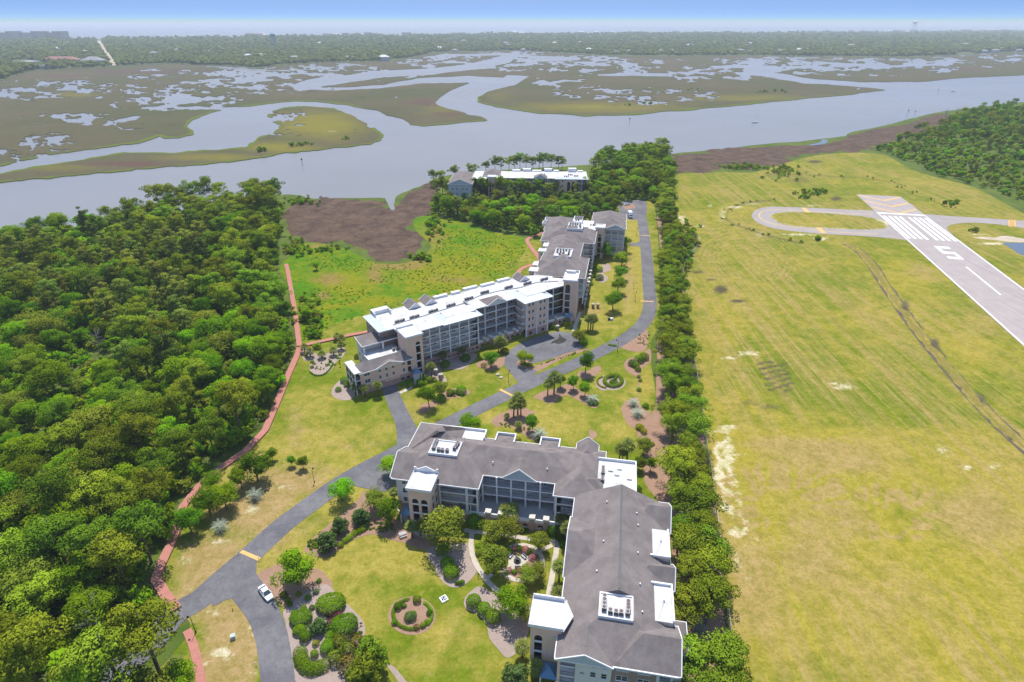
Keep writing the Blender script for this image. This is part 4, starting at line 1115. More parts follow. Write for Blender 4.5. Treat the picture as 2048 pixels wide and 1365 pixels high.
def plant_tree(kind, xy, scale, label, group=None, name=None, cat='tree', zs=None, z=0.05, variant=None):
    lib = TREES[kind]
    cm, tm = lib[_rt.randrange(len(lib)) if variant is None else variant % len(lib)]
    e = empty(name or 'tree', (xy[0], xy[1], z), _rt.uniform(0, 6.28), label, cat, group, (scale, scale, zs if zs else scale * _rt.uniform(.78, .98)))
    link('trunk', tm, None, e)
    link('fronds' if 'palm' in kind or kind == 'pindo' else 'crown', cm, None, e)
    return e
def plant_shrub(kind, xy, r, label, group=None, name='shrub', h=None, cat='shrub', z=0.08):
    m = _rt.choice(SHRUBS[kind])
    o = link(name, m)
    o.location = (xy[0], xy[1], z)
    rx, ry = r if hasattr(r, '__len__') else (r, r)
    o.scale = (rx, ry, h if h else (rx + ry) / 2)
    o.rotation_euler = (0, 0, _rt.uniform(0, 6.28) if rx == ry else 0)
    return tag(o, label, cat, group)
def scatter(poly_xy, dist, seed, density_fn=None, tries=30000, cap=100000, existing=()):
    """points at least dist apart inside a polygon"""
    rng = np.random.default_rng(seed)
    poly = np.asarray(poly_xy, float)
    lo, hi = poly.min(0), poly.max(0)
    pts = lo + rng.random((tries, 2)) * (hi - lo)
    pts = pts[sdf(pts, poly) > 0]
    cell, out = {}, []
    for p in existing:
        cell.setdefault((int(p[0] // dist), int(p[1] // dist)), []).append(p)
    if density_fn is not None:
        pts = pts[rng.random(len(pts)) < density_fn(pts)]
    for p in pts:
        k = (int(p[0] // dist), int(p[1] // dist))
        if any((p[0] - q[0]) ** 2 + (p[1] - q[1]) ** 2 < dist * dist for i in (-1, 0, 1) for j in (-1, 0, 1) for q in cell.get((k[0] + i, k[1] + j), ())): continue
        cell.setdefault(k, []).append(p); out.append(p)
        if len(out) >= cap: break
    return np.array(out)
# ---- masses too many to count: one object that scatters a few plant shapes over its points
def mass(name, pts, scales, meshes, label, seed=0, z=0.0, zscale=1.0):
    n = len(pts)
    m = bpy.data.meshes.new(name)
    m.vertices.add(n)
    zz = np.full(n, z) if np.isscalar(z) else z
    m.vertices.foreach_set('co', np.c_[pts, zz].astype(np.float32).ravel())
    m.update()
    a = m.attributes.new('size', 'FLOAT', 'POINT'); a.data.foreach_set('value', np.asarray(scales, np.float32))
    coll = bpy.data.collections.new(name + '_shapes')
    for me in meshes:
        coll.objects.link(bpy.data.objects.new(name + '_shape', me))
    o = link(name, m)
    ng = bpy.data.node_groups.new(name + '_scatter', 'GeometryNodeTree')
    ng.interface.new_socket('Geometry', in_out='INPUT', socket_type='NodeSocketGeometry')
    ng.interface.new_socket('Geometry', in_out='OUTPUT', socket_type='NodeSocketGeometry')
    gi, go = ng.nodes.new('NodeGroupInput'), ng.nodes.new('NodeGroupOutput')
    ci = ng.nodes.new('GeometryNodeCollectionInfo')
    ci.inputs['Collection'].default_value = coll
    ci.inputs['Separate Children'].default_value = True
    ci.inputs['Reset Children'].default_value = True
    ip = ng.nodes.new('GeometryNodeInstanceOnPoints')
    ip.inputs['Pick Instance'].default_value = True
    ra = ng.nodes.new('FunctionNodeRandomValue'); ra.data_type = 'FLOAT_VECTOR'
    ra.inputs[0].default_value = (0, 0, 0); ra.inputs[1].default_value = (0, 0, 6.283)
    ra.inputs['Seed'].default_value = seed
    na = ng.nodes.new('GeometryNodeInputNamedAttribute'); na.data_type = 'FLOAT'; na.inputs['Name'].default_value = 'size'
    cx = ng.nodes.new('ShaderNodeCombineXYZ')
    mz = ng.nodes.new('ShaderNodeMath'); mz.operation = 'MULTIPLY'; mz.inputs[1].default_value = zscale
    l = ng.links.new
    l(gi.outputs[0], ip.inputs['Points']); l(ci.outputs[0], ip.inputs['Instance'])
    l(ra.outputs[0], ip.inputs['Rotation'])
    l(na.outputs['Attribute'], cx.inputs[0]); l(na.outputs['Attribute'], cx.inputs[1]); l(na.outputs['Attribute'], mz.inputs[0]); l(mz.outputs[0], cx.inputs[2])
    l(cx.outputs[0], ip.inputs['Scale'])
    l(ip.outputs[0], go.inputs[0])
    md = o.modifiers.new('scatter', 'NODES'); md.node_group = ng
    return tag(o, label, None, None, 'stuff')

# ------------------------------------------------------------------ woods
def cheap_crown(name, seed, mat, R0, zc, zr, lobes, per, leaf, **kw):
    return lobed_crown(name, seed, mat, R0, zc, zr, lobes, per, 0.34, leaf, **kw)[0]
FAR_SHAPES = [cheap_crown('far_crown', 300 + i, L_FAR, 5.5, 6.0, 5.5, 12, 18, 2.1, up=.3) for i in range(3)] + \
             [cheap_crown('far_pine', 310 + i, L_FAR, 4.2, 9.0, 5.0, 12, 18, 1.8, up=.2, shape=lambda h: 1.2 - .5 * h) for i in range(2)]
BUSH_SHAPES = [cheap_crown('bush_crown', 320 + i, [L_BRIGHT, L_BROAD, L_MYRTLE, L_SHRUB][i], 1.6, .9, 1.1, 9, 34, .42, up=.4) for i in range(4)]

def in_px(pxpoly): return Pn(pxpoly)
# wood on the left
WOOD_W = [(-350, 560), (0, 482), (60, 470), (210, 458), (330, 434), (430, 416), (520, 402), (560, 412), (556, 470), (548, 540), (572, 610), (582, 690), (576, 735), (556, 785), (528, 842), (478, 894), (424, 934), (356, 1000), (344, 1050), (318, 1102), (296, 1150), (304, 1200), (262, 1240), (190, 1290), (90, 1370), (-60, 1480), (-300, 1560), (-700, 1400)]
wx = in_px(WOOD_W)
CREEK = in_px([(330, 575), (400, 586), (460, 562), (445, 540), (380, 545)])
CLEAR1 = in_px([(-120, 500), (0, 474), (100, 464), (215, 452), (240, 485), (225, 535), (150, 575), (60, 615), (-120, 650)])
CLEAR2 = in_px([(95, 740), (130, 702), (235, 685), (252, 715), (215, 765), (135, 795), (85, 785)])
ROADCLEAR = in_px([(180, 1330), (250, 1282), (330, 1230), (340, 1240), (270, 1310), (180, 1370)])
def wood_density(q):
    d = np.where(sdf(q, wx) < 2.2, .45, 1.0)
    d = np.where(sdf(q, CLEAR1) > 0, .035, d)
    return np.where((sdf(q, CREEK) > -2) | (sdf(q, CLEAR2) > -1) | (sdf(q, ROADCLEAR) > -1), 0, d)
wood_pts = scatter(wx, 7.4, 11, wood_density, 26000)
wood_pts = wood_pts[np.argsort(wood_pts[:, 1])]
_uvw = Wn(wood_pts)
PLACES = [((330, 1150), 'beside the bend of the red boardwalk by the gate road'), ((390, 1000), 'where the red boardwalk runs under the trees'), ((500, 880), 'behind the curve of the red boardwalk'), ((560, 760), 'beside the straight red boardwalk'), ((570, 600), 'left of the boardwalk to the meadow'), ((400, 570), 'around the dark creek in the wood'), ((200, 700), 'by the grassy gap in the wood'),
          ((60, 500), 'in the light thicket near the river'), ((260, 460), 'at the river edge left of the mud flat'), ((480, 440), 'at the river edge beside the mud flat'), ((40, 650), 'on the left picture edge beyond the gap'), ((30, 850), 'on the left picture edge, middle of the wood'), ((200, 900), 'in the middle of the wood'), ((60, 1050), 'on the left picture edge, nearer part of the wood'), ((220, 1080), 'in the nearer part of the wood'), ((120, 1230), 'above the gate road in the lower left corner'), ((60, 1400), 'in the lower left corner'), ((320, 1330), 'between the gate road and the brick path')]
def place_of(u, v): return min(PLACES, key=lambda q: (q[0][0] - u) ** 2 + (1.4 * (q[0][1] - v)) ** 2)[1]
nb = npn = nsh = 0
rest = {}
for p, (u, v) in zip(wood_pts, _uvw):
    big = vnoise(np.array([p[0] * .018]), np.array([p[1] * .018]), 6, 3)[0]
    pine_zone = .46 + .9 * (big - .5) + (.22 if 430 < v < 690 else 0) + (.3 if v > 1220 and u < 120 else 0) - (.3 if (v > 640 and u > 380) else 0) - (.3 if v < 520 and u < 170 else 0)
    is_pine = _rt.random() < pine_zone
    ok = u > -110 and v < 1440
    shore = v < 474 and u > 190
    if is_pine:
        kind = 'tallpine' if shore and _rt.random() < .75 else 'darkpine' if v < 760 and u < 420 and _rt.random() < .6 else 'pine'
        sc = _rt.uniform(1.15, 1.55)
    else:
        kind = 'bright' if _rt.random() < (.55 if v < 560 or (v > 640 and u > 300) else .4) else 'broad'
        sc = _rt.uniform(.7, 1.2) + (_rt.random() < .4) * .35
    if ok and is_pine and ((shore and nsh < 28) or npn < 105):
        if shore: nsh += 1
        else: npn += 1
        w = {'tallpine': 'tall bare-stemmed pine', 'darkpine': 'dark grey-green pine', 'pine': 'olive-green pine'}[kind]
        plant_tree(kind, p, sc * (.85 if shore else .95), w + ' ' + place_of(u, v), w + 's ' + place_of(u, v), 'pine_tree')
    elif ok and not is_pine and nb < 200:
        nb += 1
        w = 'fresh green broadleaf tree' if kind == 'bright' else 'mid-green broadleaf tree'
        plant_tree(kind, p, sc, w + ' ' + place_of(u, v), w + 's ' + place_of(u, v), 'broadleaf_tree')
    else:
        rest.setdefault(kind, []).append((p, sc * (.9 if is_pine else 1)))
for u, v, kd, sc, lb in ((322, 1352, 'pine', 1.55, 'large olive pine overhanging the gate road beside the lamp'), (368, 1385, 'bright', .8, 'small fresh tree beside the brick path'), (255, 1395, 'pine', 1.5, 'large olive pine below the gate road'), (330, 1440, 'broad', 1.1, 'broadleaf tree at the bottom edge beside the brick path'), (190, 1400, 'bright', 1.2, 'fresh green tree at the bottom edge below the gate road'), (110, 1420, 'pine', 1.6, 'yellow-green pine at the bottom edge in the left corner'), (20, 1400, 'broad', 1.4, 'broadleaf tree filling the bottom left corner'), (280, 1440, 'broad', 1.3, 'broadleaf tree cut by the bottom edge')):
    plant_tree(kd, P(u, v), sc, lb, None, 'pine_tree' if kd == 'pine' else 'broadleaf_tree')
for kd, nm in (('broad', 'mid-green broadleaf part'), ('bright', 'fresh green part'), ('pine', 'olive pine part'), ('darkpine', 'dark pine part'), ('tallpine', 'tall pine part')):
    if kd in rest: mass('deep_woodland', np.array([q[0] for q in rest[kd]]), [q[1] for q in rest[kd]], [t[0] for t in TREES[kd]], nm + ' of the left-hand wood, too dense to count', 3)
up = scatter(wx, 2.6, 21, lambda q: np.where((sdf(q, CREEK) > 0) | (sdf(q, ROADCLEAR) > -.5), 0, np.where(sdf(q, CLEAR2) > 0, .25, 1.0)), 26000, 6500)
mass('woodland_undergrowth', up, np.random.default_rng(5).uniform(1.1, 2.5, len(up)), BUSH_SHAPES, 'low green undergrowth filling the left-hand wood', 7)

tp = scatter(CLEAR1, 2.6, 23, None, 6000, 1500)
mass('river_thicket', tp, np.random.default_rng(15).uniform(.9, 2.3, len(tp)), [BUSH_SHAPES[0], BUSH_SHAPES[2], BUSH_SHAPES[3]], 'low yellow-green thicket between the wood and the river at the left', 8)
# wood around the far building
WOOD_C = [(868, 400), (905, 396), (980, 392), (1100, 396), (1180, 398), (1186, 345), (1230, 330), (1322, 318), (1342, 345), (1345, 400), (1330, 420), (1290, 398), (1228, 404), (1234, 430), (1190, 440), (1100, 452), (1070, 474), (980, 456), (905, 436), (862, 422)]
wc = in_px(WOOD_C)
cpts = scatter(wc, 7.0, 31, None, 9000, 330)
cpts = cpts[np.argsort(cpts[:, 1])]
rest, cn, cb_ = {}, 0, 0
for p in cpts:
    u, v = Wn(np.array([p]))[0]
    east = u > 1190
    r = _rt.random()
    kind = ('tallpine' if v < 350 else 'pine') if east and r < .6 else 'darkpine' if r < .45 else 'bright' if r < .8 else 'broad'
    sc = _rt.uniform(.95, 1.3)
    side = 'right of' if east else 'before'
    if not east and v < 418: sc *= .62
    if 'pine' in kind and cn < 44:
        cn += 1; plant_tree(kind, p, sc * .95, f'pine in the wood {side} the far white-roofed building', f'pines {side} the far building', 'pine_tree')
    elif 'pine' not in kind and cb_ < 55:
        cb_ += 1; plant_tree(kind, p, sc, f'leafy {"fresh" if kind == "bright" else "mid"} green tree in the wood {side} the far white-roofed building', f'leafy {kind} trees {side} the far building', 'broadleaf_tree')
    else: rest.setdefault(kind, []).append((p, sc))
for kd, q in rest.items(): mass('far_wood', np.array([x[0] for x in q]), [x[1] for x in q], [t[0] for t in TREES[kd]], 'wood around the far building, too dense to count', 6)
for (u, v, s) in [(868, 372, .85), (884, 370, .8), (908, 366, .95), (920, 372, .6), (945, 362, .95), (972, 348, .8), (990, 346, .85), (1002, 345, .95), (1018, 344, .9), (1030, 343, .85), (1040, 342, .95), (1052, 342, .85), (1066, 341, .85), (1078, 341, .95), (1086, 340, 1.08), (1102, 340, .95), (1116, 340, .9), (1124, 341, .8), (1186, 345, .8), (1196, 340, 1.0), (1210, 338, 1.1), (1222, 336, 1.0), (1236, 334, 1.1), (1250, 333, 1.05), (1262, 332, 1.1), (1276, 330, 1.0), (1290, 328, 1.15), (1304, 326, 1.15), (1314, 326, 1.1), (1326, 326, 1.0)]:
    plant_tree('tallpine', P(u, v), s * 1.0, 'tall slender pine standing at the water behind the far building', 'row of pines at the water behind the far building', 'pine_tree')
for i, (u, v, s) in enumerate([(874, 398, .85), (886, 396, .9), (897, 400, .8), (930, 400, .8), (948, 396, .85), (968, 398, .9), (984, 396, .85), (1002, 397, .95), (1022, 399, .8), (1040, 397, .85), (1058, 399, .75), (1078, 397, .8), (1094, 400, .7), (1112, 398, .75), (1150, 399, .7), (1172, 396, .85)]):
    plant_tree('tallpine', P(u, v), s, 'tall pine close in front of the far white-roofed building', 'pines close before the far building', 'pine_tree', zs=s * 1.05)
cb = scatter(wc, 3.0, 33, None, 12000, 1400)
mass('far_undergrowth', cb, np.random.default_rng(6).uniform(.8, 1.9, len(cb)), BUSH_SHAPES, 'green undergrowth in the wood around the far building', 9)

# wood in the upper right corner
WOOD_E = [(1752, 300), (1790, 284), (1830, 270), (1880, 262), (1900, 236), (1960, 222), (2060, 214), (2300, 200), (2450, 300), (2400, 560), (2120, 440), (2048, 408), (1985, 384), (1930, 368), (1880, 352), (1835, 336), (1800, 318), (1775, 308)]
we = in_px(WOOD_E)
epts = scatter(we, 8.0, 41, None, 16000, 600)
euv = Wn(epts)
o_ = np.argsort(-euv[:, 1] + np.where((euv[:, 0] > 2090), 1000, 0))
kE, kP, restE = 0, 0, {}
for i in o_:
    u, v = euv[i]
    hi = v < 292
    r = _rt.random()
    kind, sc, w = ('tallpine', _rt.uniform(.7, .95), 'tall thin pine') if hi and r < .45 else ('darkpine', _rt.uniform(.6, .9), 'dark low pine') if r < (.4 if hi else .18) else ('broad', _rt.uniform(.6, .95), 'leafy tree') if hi or r < .4 else ('bright', _rt.uniform(.4, .75), 'bright green thicket tree')
    if u < 2070 and 'pine' in kind and kP < 28: kP += 1; plant_tree(kind, epts[i], sc, w + ' on the near edge of the wood beyond the airfield', w + 's beyond the airfield', 'pine_tree')
    elif u < 2070 and 'pine' not in kind and kE < 44: kE += 1; plant_tree(kind, epts[i], sc, w + ' on the near edge of the wood beyond the airfield', w + 's beyond the airfield', 'broadleaf_tree')
    else: restE.setdefault(kind, []).append((epts[i], sc))
for kd, q in restE.items(): mass('airfield_wood', np.array([x[0] for x in q]), [x[1] for x in q], [t[0] for t in TREES[kd]], 'wood beyond the airfield, too dense to count', 4)
eb = scatter(we, 4.2, 43, None, 16000, 3200)
mass('thicket', eb, np.random.default_rng(8).uniform(1.0, 2.6, len(eb)), BUSH_SHAPES, 'bright green thicket below the trees beyond the airfield', 12)

# row of pines between the road and the airfield
ROW = [(1330, 352), (1333, 380), (1338, 420), (1344, 460), (1352, 505), (1350, 560), (1356, 620), (1358, 680), (1362, 740), (1368, 800), (1378, 870), (1384, 940), (1394, 1010), (1402, 1080), (1412, 1150), (1424, 1230), (1436, 1330), (1450, 1440), (1470, 1560)]
rowc = catmull(Pn(ROW), False, 10)
seg = np.r_[0, np.cumsum(np.linalg.norm(np.diff(rowc, axis=0), axis=1))]
_where = ['nearest the camera', 'beside the near building', 'beside the garden lawn', 'beside the spiral hedge lawn', 'beside the straight road', 'at the far end of the road']
for s in np.arange(2, seg[-1], 6.4):
    p = np.array([np.interp(s, seg, rowc[:, 0]), np.interp(s, seg, rowc[:, 1])])
    if p[1] < 57: continue
    for off in ((-5.5, -.8) if p[1] > 140 else (-6.0, -1.2)):
        if _rt.random() < .08: continue
        q = p + [off + _rt.uniform(-1.3, 1.3), _rt.uniform(-1.8, 1.8)]
        w = _where[int(np.searchsorted([95, 128, 165, 205, 330], p[1]))]
        plant_tree('pine', q, _rt.uniform(.85, 1.35) * (1.05 if p[1] < 150 else .85 if p[1] > 260 else 1.0), 'round-topped pine in the row along the airfield fence, ' + w, 'row pines ' + w, 'pine_tree', zs=_rt.uniform(.82, 1.02))
rb = []
for s in np.arange(0, seg[-1], 1.6):
    p = np.array([np.interp(s, seg, rowc[:, 0]), np.interp(s, seg, rowc[:, 1])])
    if p[1] > 165: rb.append(p + [_rt.uniform(-4.5, 3), _rt.uniform(-1, 1)])
mass('hedge_undergrowth', np.array(rb), [_rt.uniform(.7, 1.5) for _ in rb], BUSH_SHAPES, 'low bushes growing under the row of pines', 5)

mp_ = in_px([(600, 500), (700, 512), (790, 535), (850, 520), (900, 450), (1040, 482), (1060, 520), (1000, 555), (880, 590), (740, 628), (640, 662), (606, 680), (590, 600)])
mt = scatter(mp_, 1.5, 71, lambda q: remap_np(vnoise(q[:, 0] * .05, q[:, 1] * .05, 72, 4), .42, .66), 9000, 1700)
mass('meadow_tussocks', mt, np.random.default_rng(16).uniform(.2, .55, len(mt)), [BUSH_SHAPES[0], BUSH_SHAPES[3]], 'low tussocks of rush and grass over the marsh meadow', 17, zscale=.45)
# far barrier island: a wood that reads as one mass
def island_points():
    rng = np.random.default_rng(77)
    fs, fb = np.array(FARSHORE), np.array(FARBACK[::-1])
    u = rng.uniform(-250, 2300, 60000)
    v0 = np.interp(u, fs[:, 0], fs[:, 1]) - 1.0
    v1 = np.interp(u, fb[:, 0], fb[:, 1]) + 3.0
    v = v1 + (v0 - v1) * rng.random(len(u)) ** .9
    n = vnoise(u * .02, v * .08, 60, 3)
    n2 = vnoise(u * .05, v * .25, 61, 3)
    road = np.exp(-(dist_line(np.c_[u, v], [(230, 131), (212, 106), (198, 84)]) / 5.0) ** 2)
    lot = blobs(np.c_[u, v], [(60, 130, 42, 6, 1), (190, 128, 50, 5, .9), (40, 124, 26, 4, 1), (1930, 108, 30, 5, .6), (150, 132, 30, 5, .7)])
    ok = (rng.random(len(u)) < np.clip(1.5 * n2 + .15, 0, 1)) & (road < .4) & (lot < .4)
    return u[ok], v[ok], n[ok], rng
_u, _v, _n, _g = island_points()
far_xy = Pn(np.c_[_u, _v])
far_s = _g.uniform(.9, 1.55, len(_u)) * np.clip(.75 + _n * .6, .8, 1.4) * np.clip(np.linalg.norm(far_xy, axis=1) / 2600, 1, 2.3)
mass('far_island_wood', far_xy, far_s, FAR_SHAPES, 'hazy wood covering the far island', 2, zscale=.72)
mk = [(u, v) for u, v in [(600, 292), (605, 290), (590, 294), (612, 288), (622, 290), (690, 280), (530, 302), (520, 304), (1380, 180), (1400, 182), (1530, 184), (1545, 183), (1560, 184), (1575, 185), (1520, 186), (1290, 208), (1300, 209), (1255, 211)]]
mkp = [np.array(P(u + _rt.uniform(-6, 6), v + _rt.uniform(-1.5, 1.5))[:2]) for u, v in mk for _ in range(3)]
mass('marsh_thicket', np.array(mkp), [_rt.uniform(.9, 2.4) for _ in mkp], BUSH_SHAPES, 'small thickets standing on the salt marsh', 14)
sc_pts = [np.array(P(u + _rt.uniform(-10, 10), v + _rt.uniform(-3, 3))[:2]) for u, v in RIM + RIM2 for _ in range(5)]
for u, v, n_, ru, rv in [(1500, 336, 60, 50, 6), (1570, 345, 70, 40, 12), (1605, 390, 25, 20, 8), (1640, 385, 16, 16, 6), (1900, 408, 14, 14, 3), (870, 450, 60, 22, 26), (600, 405, 40, 30, 8), (835, 518, 14, 14, 6), (1470, 335, 40, 30, 5), (1950, 463, 8, 12, 2), (1635, 480, 6, 6, 2), (860, 520, 8, 10, 4), (960, 440, 20, 60, 8), (620, 640, 60, 30, 60), (590, 500, 40, 25, 20), (650, 500, 20, 40, 8), (1380, 475, 60, 18, 22), (1375, 520, 30, 8, 24)]:
    sc_pts += [np.array(P(u + _rt.gauss(0, ru * .5), v + _rt.gauss(0, rv * .5))[:2]) for _ in range(n_)]
mass('scrub', np.array(sc_pts), [_rt.uniform(.3, 1.0) * (1.5 if i_ > 110 else .7) for i_, _ in enumerate(sc_pts)], BUSH_SHAPES, 'scattered green scrub along the ditches and marsh edges', 15)
# ================================================================== buildings
M_SHINGLE = None
def shingle_mat():
    m, nt, out = _new('grey_shingles')
    co = objco(nt)
    wv = N(nt, 'ShaderNodeTexWave', wave_type='BANDS', bands_direction='Z')
    wv.inputs['Scale'].default_value = 3.2; wv.inputs['Distortion'].default_value = 1.2; wv.inputs['Detail'].default_value = 2
    nt.links.new(co, wv.inputs['Vector'])
    n1 = noise(nt, co, 0.35, 5, 0.6, .3); n2 = noise(nt, co, 5.0, 4, 0.6); n3 = noise(nt, co, 0.09, 4, .6)
    col = mixc(nt, remap(nt, n1, .35, .65), (0.18, 0.152, 0.14), (0.265, 0.228, 0.21))
    col = mixc(nt, remap(nt, n2, .4, .7, 0, .55), col, (0.145, 0.125, 0.12))
    col = mixc(nt, remap(nt, wv.outputs['Fac'], .25, .7, 0, .22), col, (0.105, 0.092, 0.09))
    col = mixc(nt, remap(nt, n3, .55, .72, 0, .45), col, (0.115, 0.105, 0.11))
    principled(nt, out, col, 0.92, .12, bump(nt, n2, .3, .05))
    return m
M_SHINGLE = shingle_mat()
def brick_mat(name, a, b, mortar):
    m, nt, out = _new(name)
    co = objco(nt)
    bk = N(nt, 'ShaderNodeTexBrick')
    bk.inputs['Scale'].default_value = 3.0
    bk.inputs['Mortar Size'].default_value = 0.02
    bk.inputs['Color1'].default_value = (*a, 1); bk.inputs['Color2'].default_value = (*b, 1); bk.inputs['Mortar'].default_value = (*mortar, 1)
    mp = N(nt, 'ShaderNodeMapping'); mp.inputs['Rotation'].default_value = (R(90), 0, 0)
    nt.links.new(co, mp.inputs[0]); nt.links.new(mp.outputs[0], bk.inputs['Vector'])
    col = mixc(nt, remap(nt, noise(nt, co, .6, 5), .35, .7, 0, .5), bk.outputs['Color'], tuple(q * .75 for q in a))
    principled(nt, out, col, .9, .1)
    return m
M_PINK = flat('pink_stucco', (0.80, 0.56, 0.43), (0.74, 0.51, 0.39), .5, .9, .1)
M_PINKBRICK = brick_mat('pink_brick', (0.50, 0.30, 0.26), (0.44, 0.26, 0.22), (0.55, 0.46, 0.42))
M_BROWNBRICK = brick_mat('brown_brick', (0.38, 0.26, 0.21), (0.32, 0.22, 0.18), (0.46, 0.40, 0.36))
M_CREAM = flat('grey_stucco', (0.76, 0.71, 0.64), (0.70, 0.655, 0.59), .4, .9, .1)
M_TAN = flat('tan_stucco', (0.70, 0.58, 0.47), (0.64, 0.53, 0.43), .4, .9, .1)
M_PALE = flat('pale_blue_siding', (0.50, 0.54, 0.56), (0.46, 0.50, 0.52), .5, .8, .15)
M_TRIM = flat('white_trim', (0.76, 0.76, 0.75), (0.68, 0.68, 0.67), .6, .6, .3)
M_MEMBRANE = flat('white_roof_membrane', (0.64, 0.635, 0.62), (0.45, 0.435, 0.41), .3, .7, .2)
M_DECK = flat('grey_deck', (0.38, 0.37, 0.35), (0.31, 0.30, 0.285), .4, .9, .1)
M_METAL = flat('blue_grey_metal', (0.46, 0.50, 0.53), (0.40, 0.44, 0.47), .3, .5, .4, .2)
M_BLUE = flat('blue_metal', (0.12, 0.24, 0.34), (0.10, 0.20, 0.30), .5, .45, .4, .2)
M_RAIL = flat('dark_railing', (0.085, 0.095, 0.098), (0.065, 0.072, 0.075), 1, .5, .3)
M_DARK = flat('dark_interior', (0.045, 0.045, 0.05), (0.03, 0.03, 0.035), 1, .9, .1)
M_CAP = flat('cream_capstone', (0.62, 0.58, 0.50), (0.52, 0.48, 0.42), 1, .9, .1)
M_STEEL = flat('unit_grey', (0.28, 0.29, 0.31), (0.20, 0.21, 0.23), 2, .5, .4, .3)
M_FAN = flat('unit_fan', (0.05, 0.05, 0.055), (0.22, 0.10, 0.07), 3, .6, .3)
def glass_mat():
    m, nt, out = _new('window_glass')
    co = objco(nt)
    n = noise(nt, position(nt), .22, 2)
    col = mixc(nt, remap(nt, n, .4, .65), (0.015, 0.02, 0.025), (0.07, 0.08, 0.085))
    principled(nt, out, col, .06, .6)
    return m
M_GLASS = glass_mat()
_wm = {}
def win_meshes(w, h, double):
    k = (w, h, double)
    if k not in _wm:
        f = MB(); t = .09
        f.box(-w / 2, w / 2, -.07, .02, h - t, h); f.box(-w / 2, w / 2, -.07, .02, 0, t)
        f.box(-w / 2, -w / 2 + t, -.07, .02, t, h - t); f.box(w / 2 - t, w / 2, -.07, .02, t, h - t)
        f.box(-w / 2 + t, w / 2 - t, -.05, .015, h * .5 - .03, h * .5 + .03)
        if double: f.box(-.06, .06, -.065, .018, t, h - t)
        f.box(-w / 2 - .08, w / 2 + .08, -.14, .02, -.12, -.002)
        p = MB(); p.box(-w / 2 + t, w / 2 - t, -.025, .01, t, h - t)
        fm, pm = f.mesh('window'), p.mesh('pane')
        fm.materials.append(M_TRIM); pm.materials.append(M_GLASS)
        _wm[k] = (fm, pm)
    return _wm[k]
class Fac:
    """one face of a building: s runs along it, n points out of it"""
    def __init__(s, root, o, ang):
        s.root, s.o, s.a = root, Vector((o[0], o[1])), ang
        s.d = Vector((math.cos(ang), math.sin(ang)))
        s.n = Vector((math.sin(ang), -math.cos(ang)))
    def pt(s, a, n, z):
        q = s.o + s.d * a + s.n * n
        return (q.x, q.y, z)
    def mb(s): return FMB(s)
    def window(s, a, z, w=1.2, h=1.5, double=False, n=0.0):
        fm, pm = win_meshes(w, h, double)
        o = link('window', fm, None, s.root)
        o.location = s.pt(a, n, z); o.rotation_euler = (0, 0, s.a)
        link('pane', pm, None, o)
        return o
    def box(s, name, a0, a1, n0, n1, z0, z1, mat):
        return s.mb().box(a0, a1, n0, n1, z0, z1).build(name, mat, s.root)
    def railing(s, a0, a1, n, z, h=1.05, step=.22):
        b = s.mb()
        b.box(a0, a1, n - .03, n + .03, z + h - .06, z + h); b.box(a0, a1, n - .025, n + .025, z + .08, z + .13)
        k = max(2, int((a1 - a0) / step))
        for i in range(k + 1):
            q = a0 + (a1 - a0) * i / k
            b.box(q - .022, q + .022, n - .022, n + .022, z + .13, z + h - .06)
        return b.build('railing', M_RAIL, s.root)
    def arch_wall(s, name, a0, a1, z0, z1, ops, mat, thick=.35, n1=0.0):
        """wall with round-headed openings; ops = (centre, width, sill, spring)"""
        b = s.mb(); n0 = n1 - thick
        cur = a0
        for c, w, zs, zp in sorted(ops):
            l, r = c - w / 2, c + w / 2
            if l > cur: b.box(cur, l, n0, n1, z0, z1)
            if zs > z0: b.box(l, r, n0, n1, z0, zs)
            K = 8
            pr = [(c - w / 2 * math.cos(math.pi * i / K), zp + w / 2 * math.sin(math.pi * i / K)) for i in range(K + 1)]
            for (x0, y0), (x1, y1) in zip(pr[:-1], pr[1:]):
                vs = [s.pt(x0, n1, y0), s.pt(x1, n1, y1), s.pt(x1, n1, z1), s.pt(x0, n1, z1), s.pt(x0, n0, y0), s.pt(x1, n0, y1), s.pt(x1, n0, z1), s.pt(x0, n0, z1)]
                MB.add(b, vs, [(0, 1, 2, 3), (4, 7, 6, 5), (0, 4, 5, 1), (3, 2, 6, 7)])
            cur = r
        if cur < a1: b.box(cur, a1, n0, n1, z0, z1)
        return b.build(name, mat, s.root)
    def gallery(s, a0, a1, levels, bays, depth, wallmat, top, col_w=.42, win=None, rail=True, slab=.32):
        """stacked open galleries: slabs, columns, railings and the wall set back behind them"""
        s.box('wall', a0, a1, -depth - .3, -depth, levels[0], top, wallmat)
        for i, z in enumerate(levels):
            if i > 0: s.box('balcony_slab', a0 - .1, a1 + .1, -depth, .06, z - slab, z, M_TRIM)
        e = [a0 + (a1 - a0) * k / bays for k in range(bays + 1)]
        for q in e: s.box('column', q - col_w / 2, q + col_w / 2, -.40, .10, levels[0] - .05, top, M_TRIM)
        for i, z in enumerate(levels):
            for l, r in zip(e[:-1], e[1:]):
                if rail and not (i == 0 and rail == 'upper'): s.railing(l + col_w / 2, r - col_w / 2, -.12, z)
                if win:
                    for t, w, h, dbl in win: s.window(l + (r - l) * t, z + (.9 if h < 1.9 else .1), w, h, dbl, -depth)
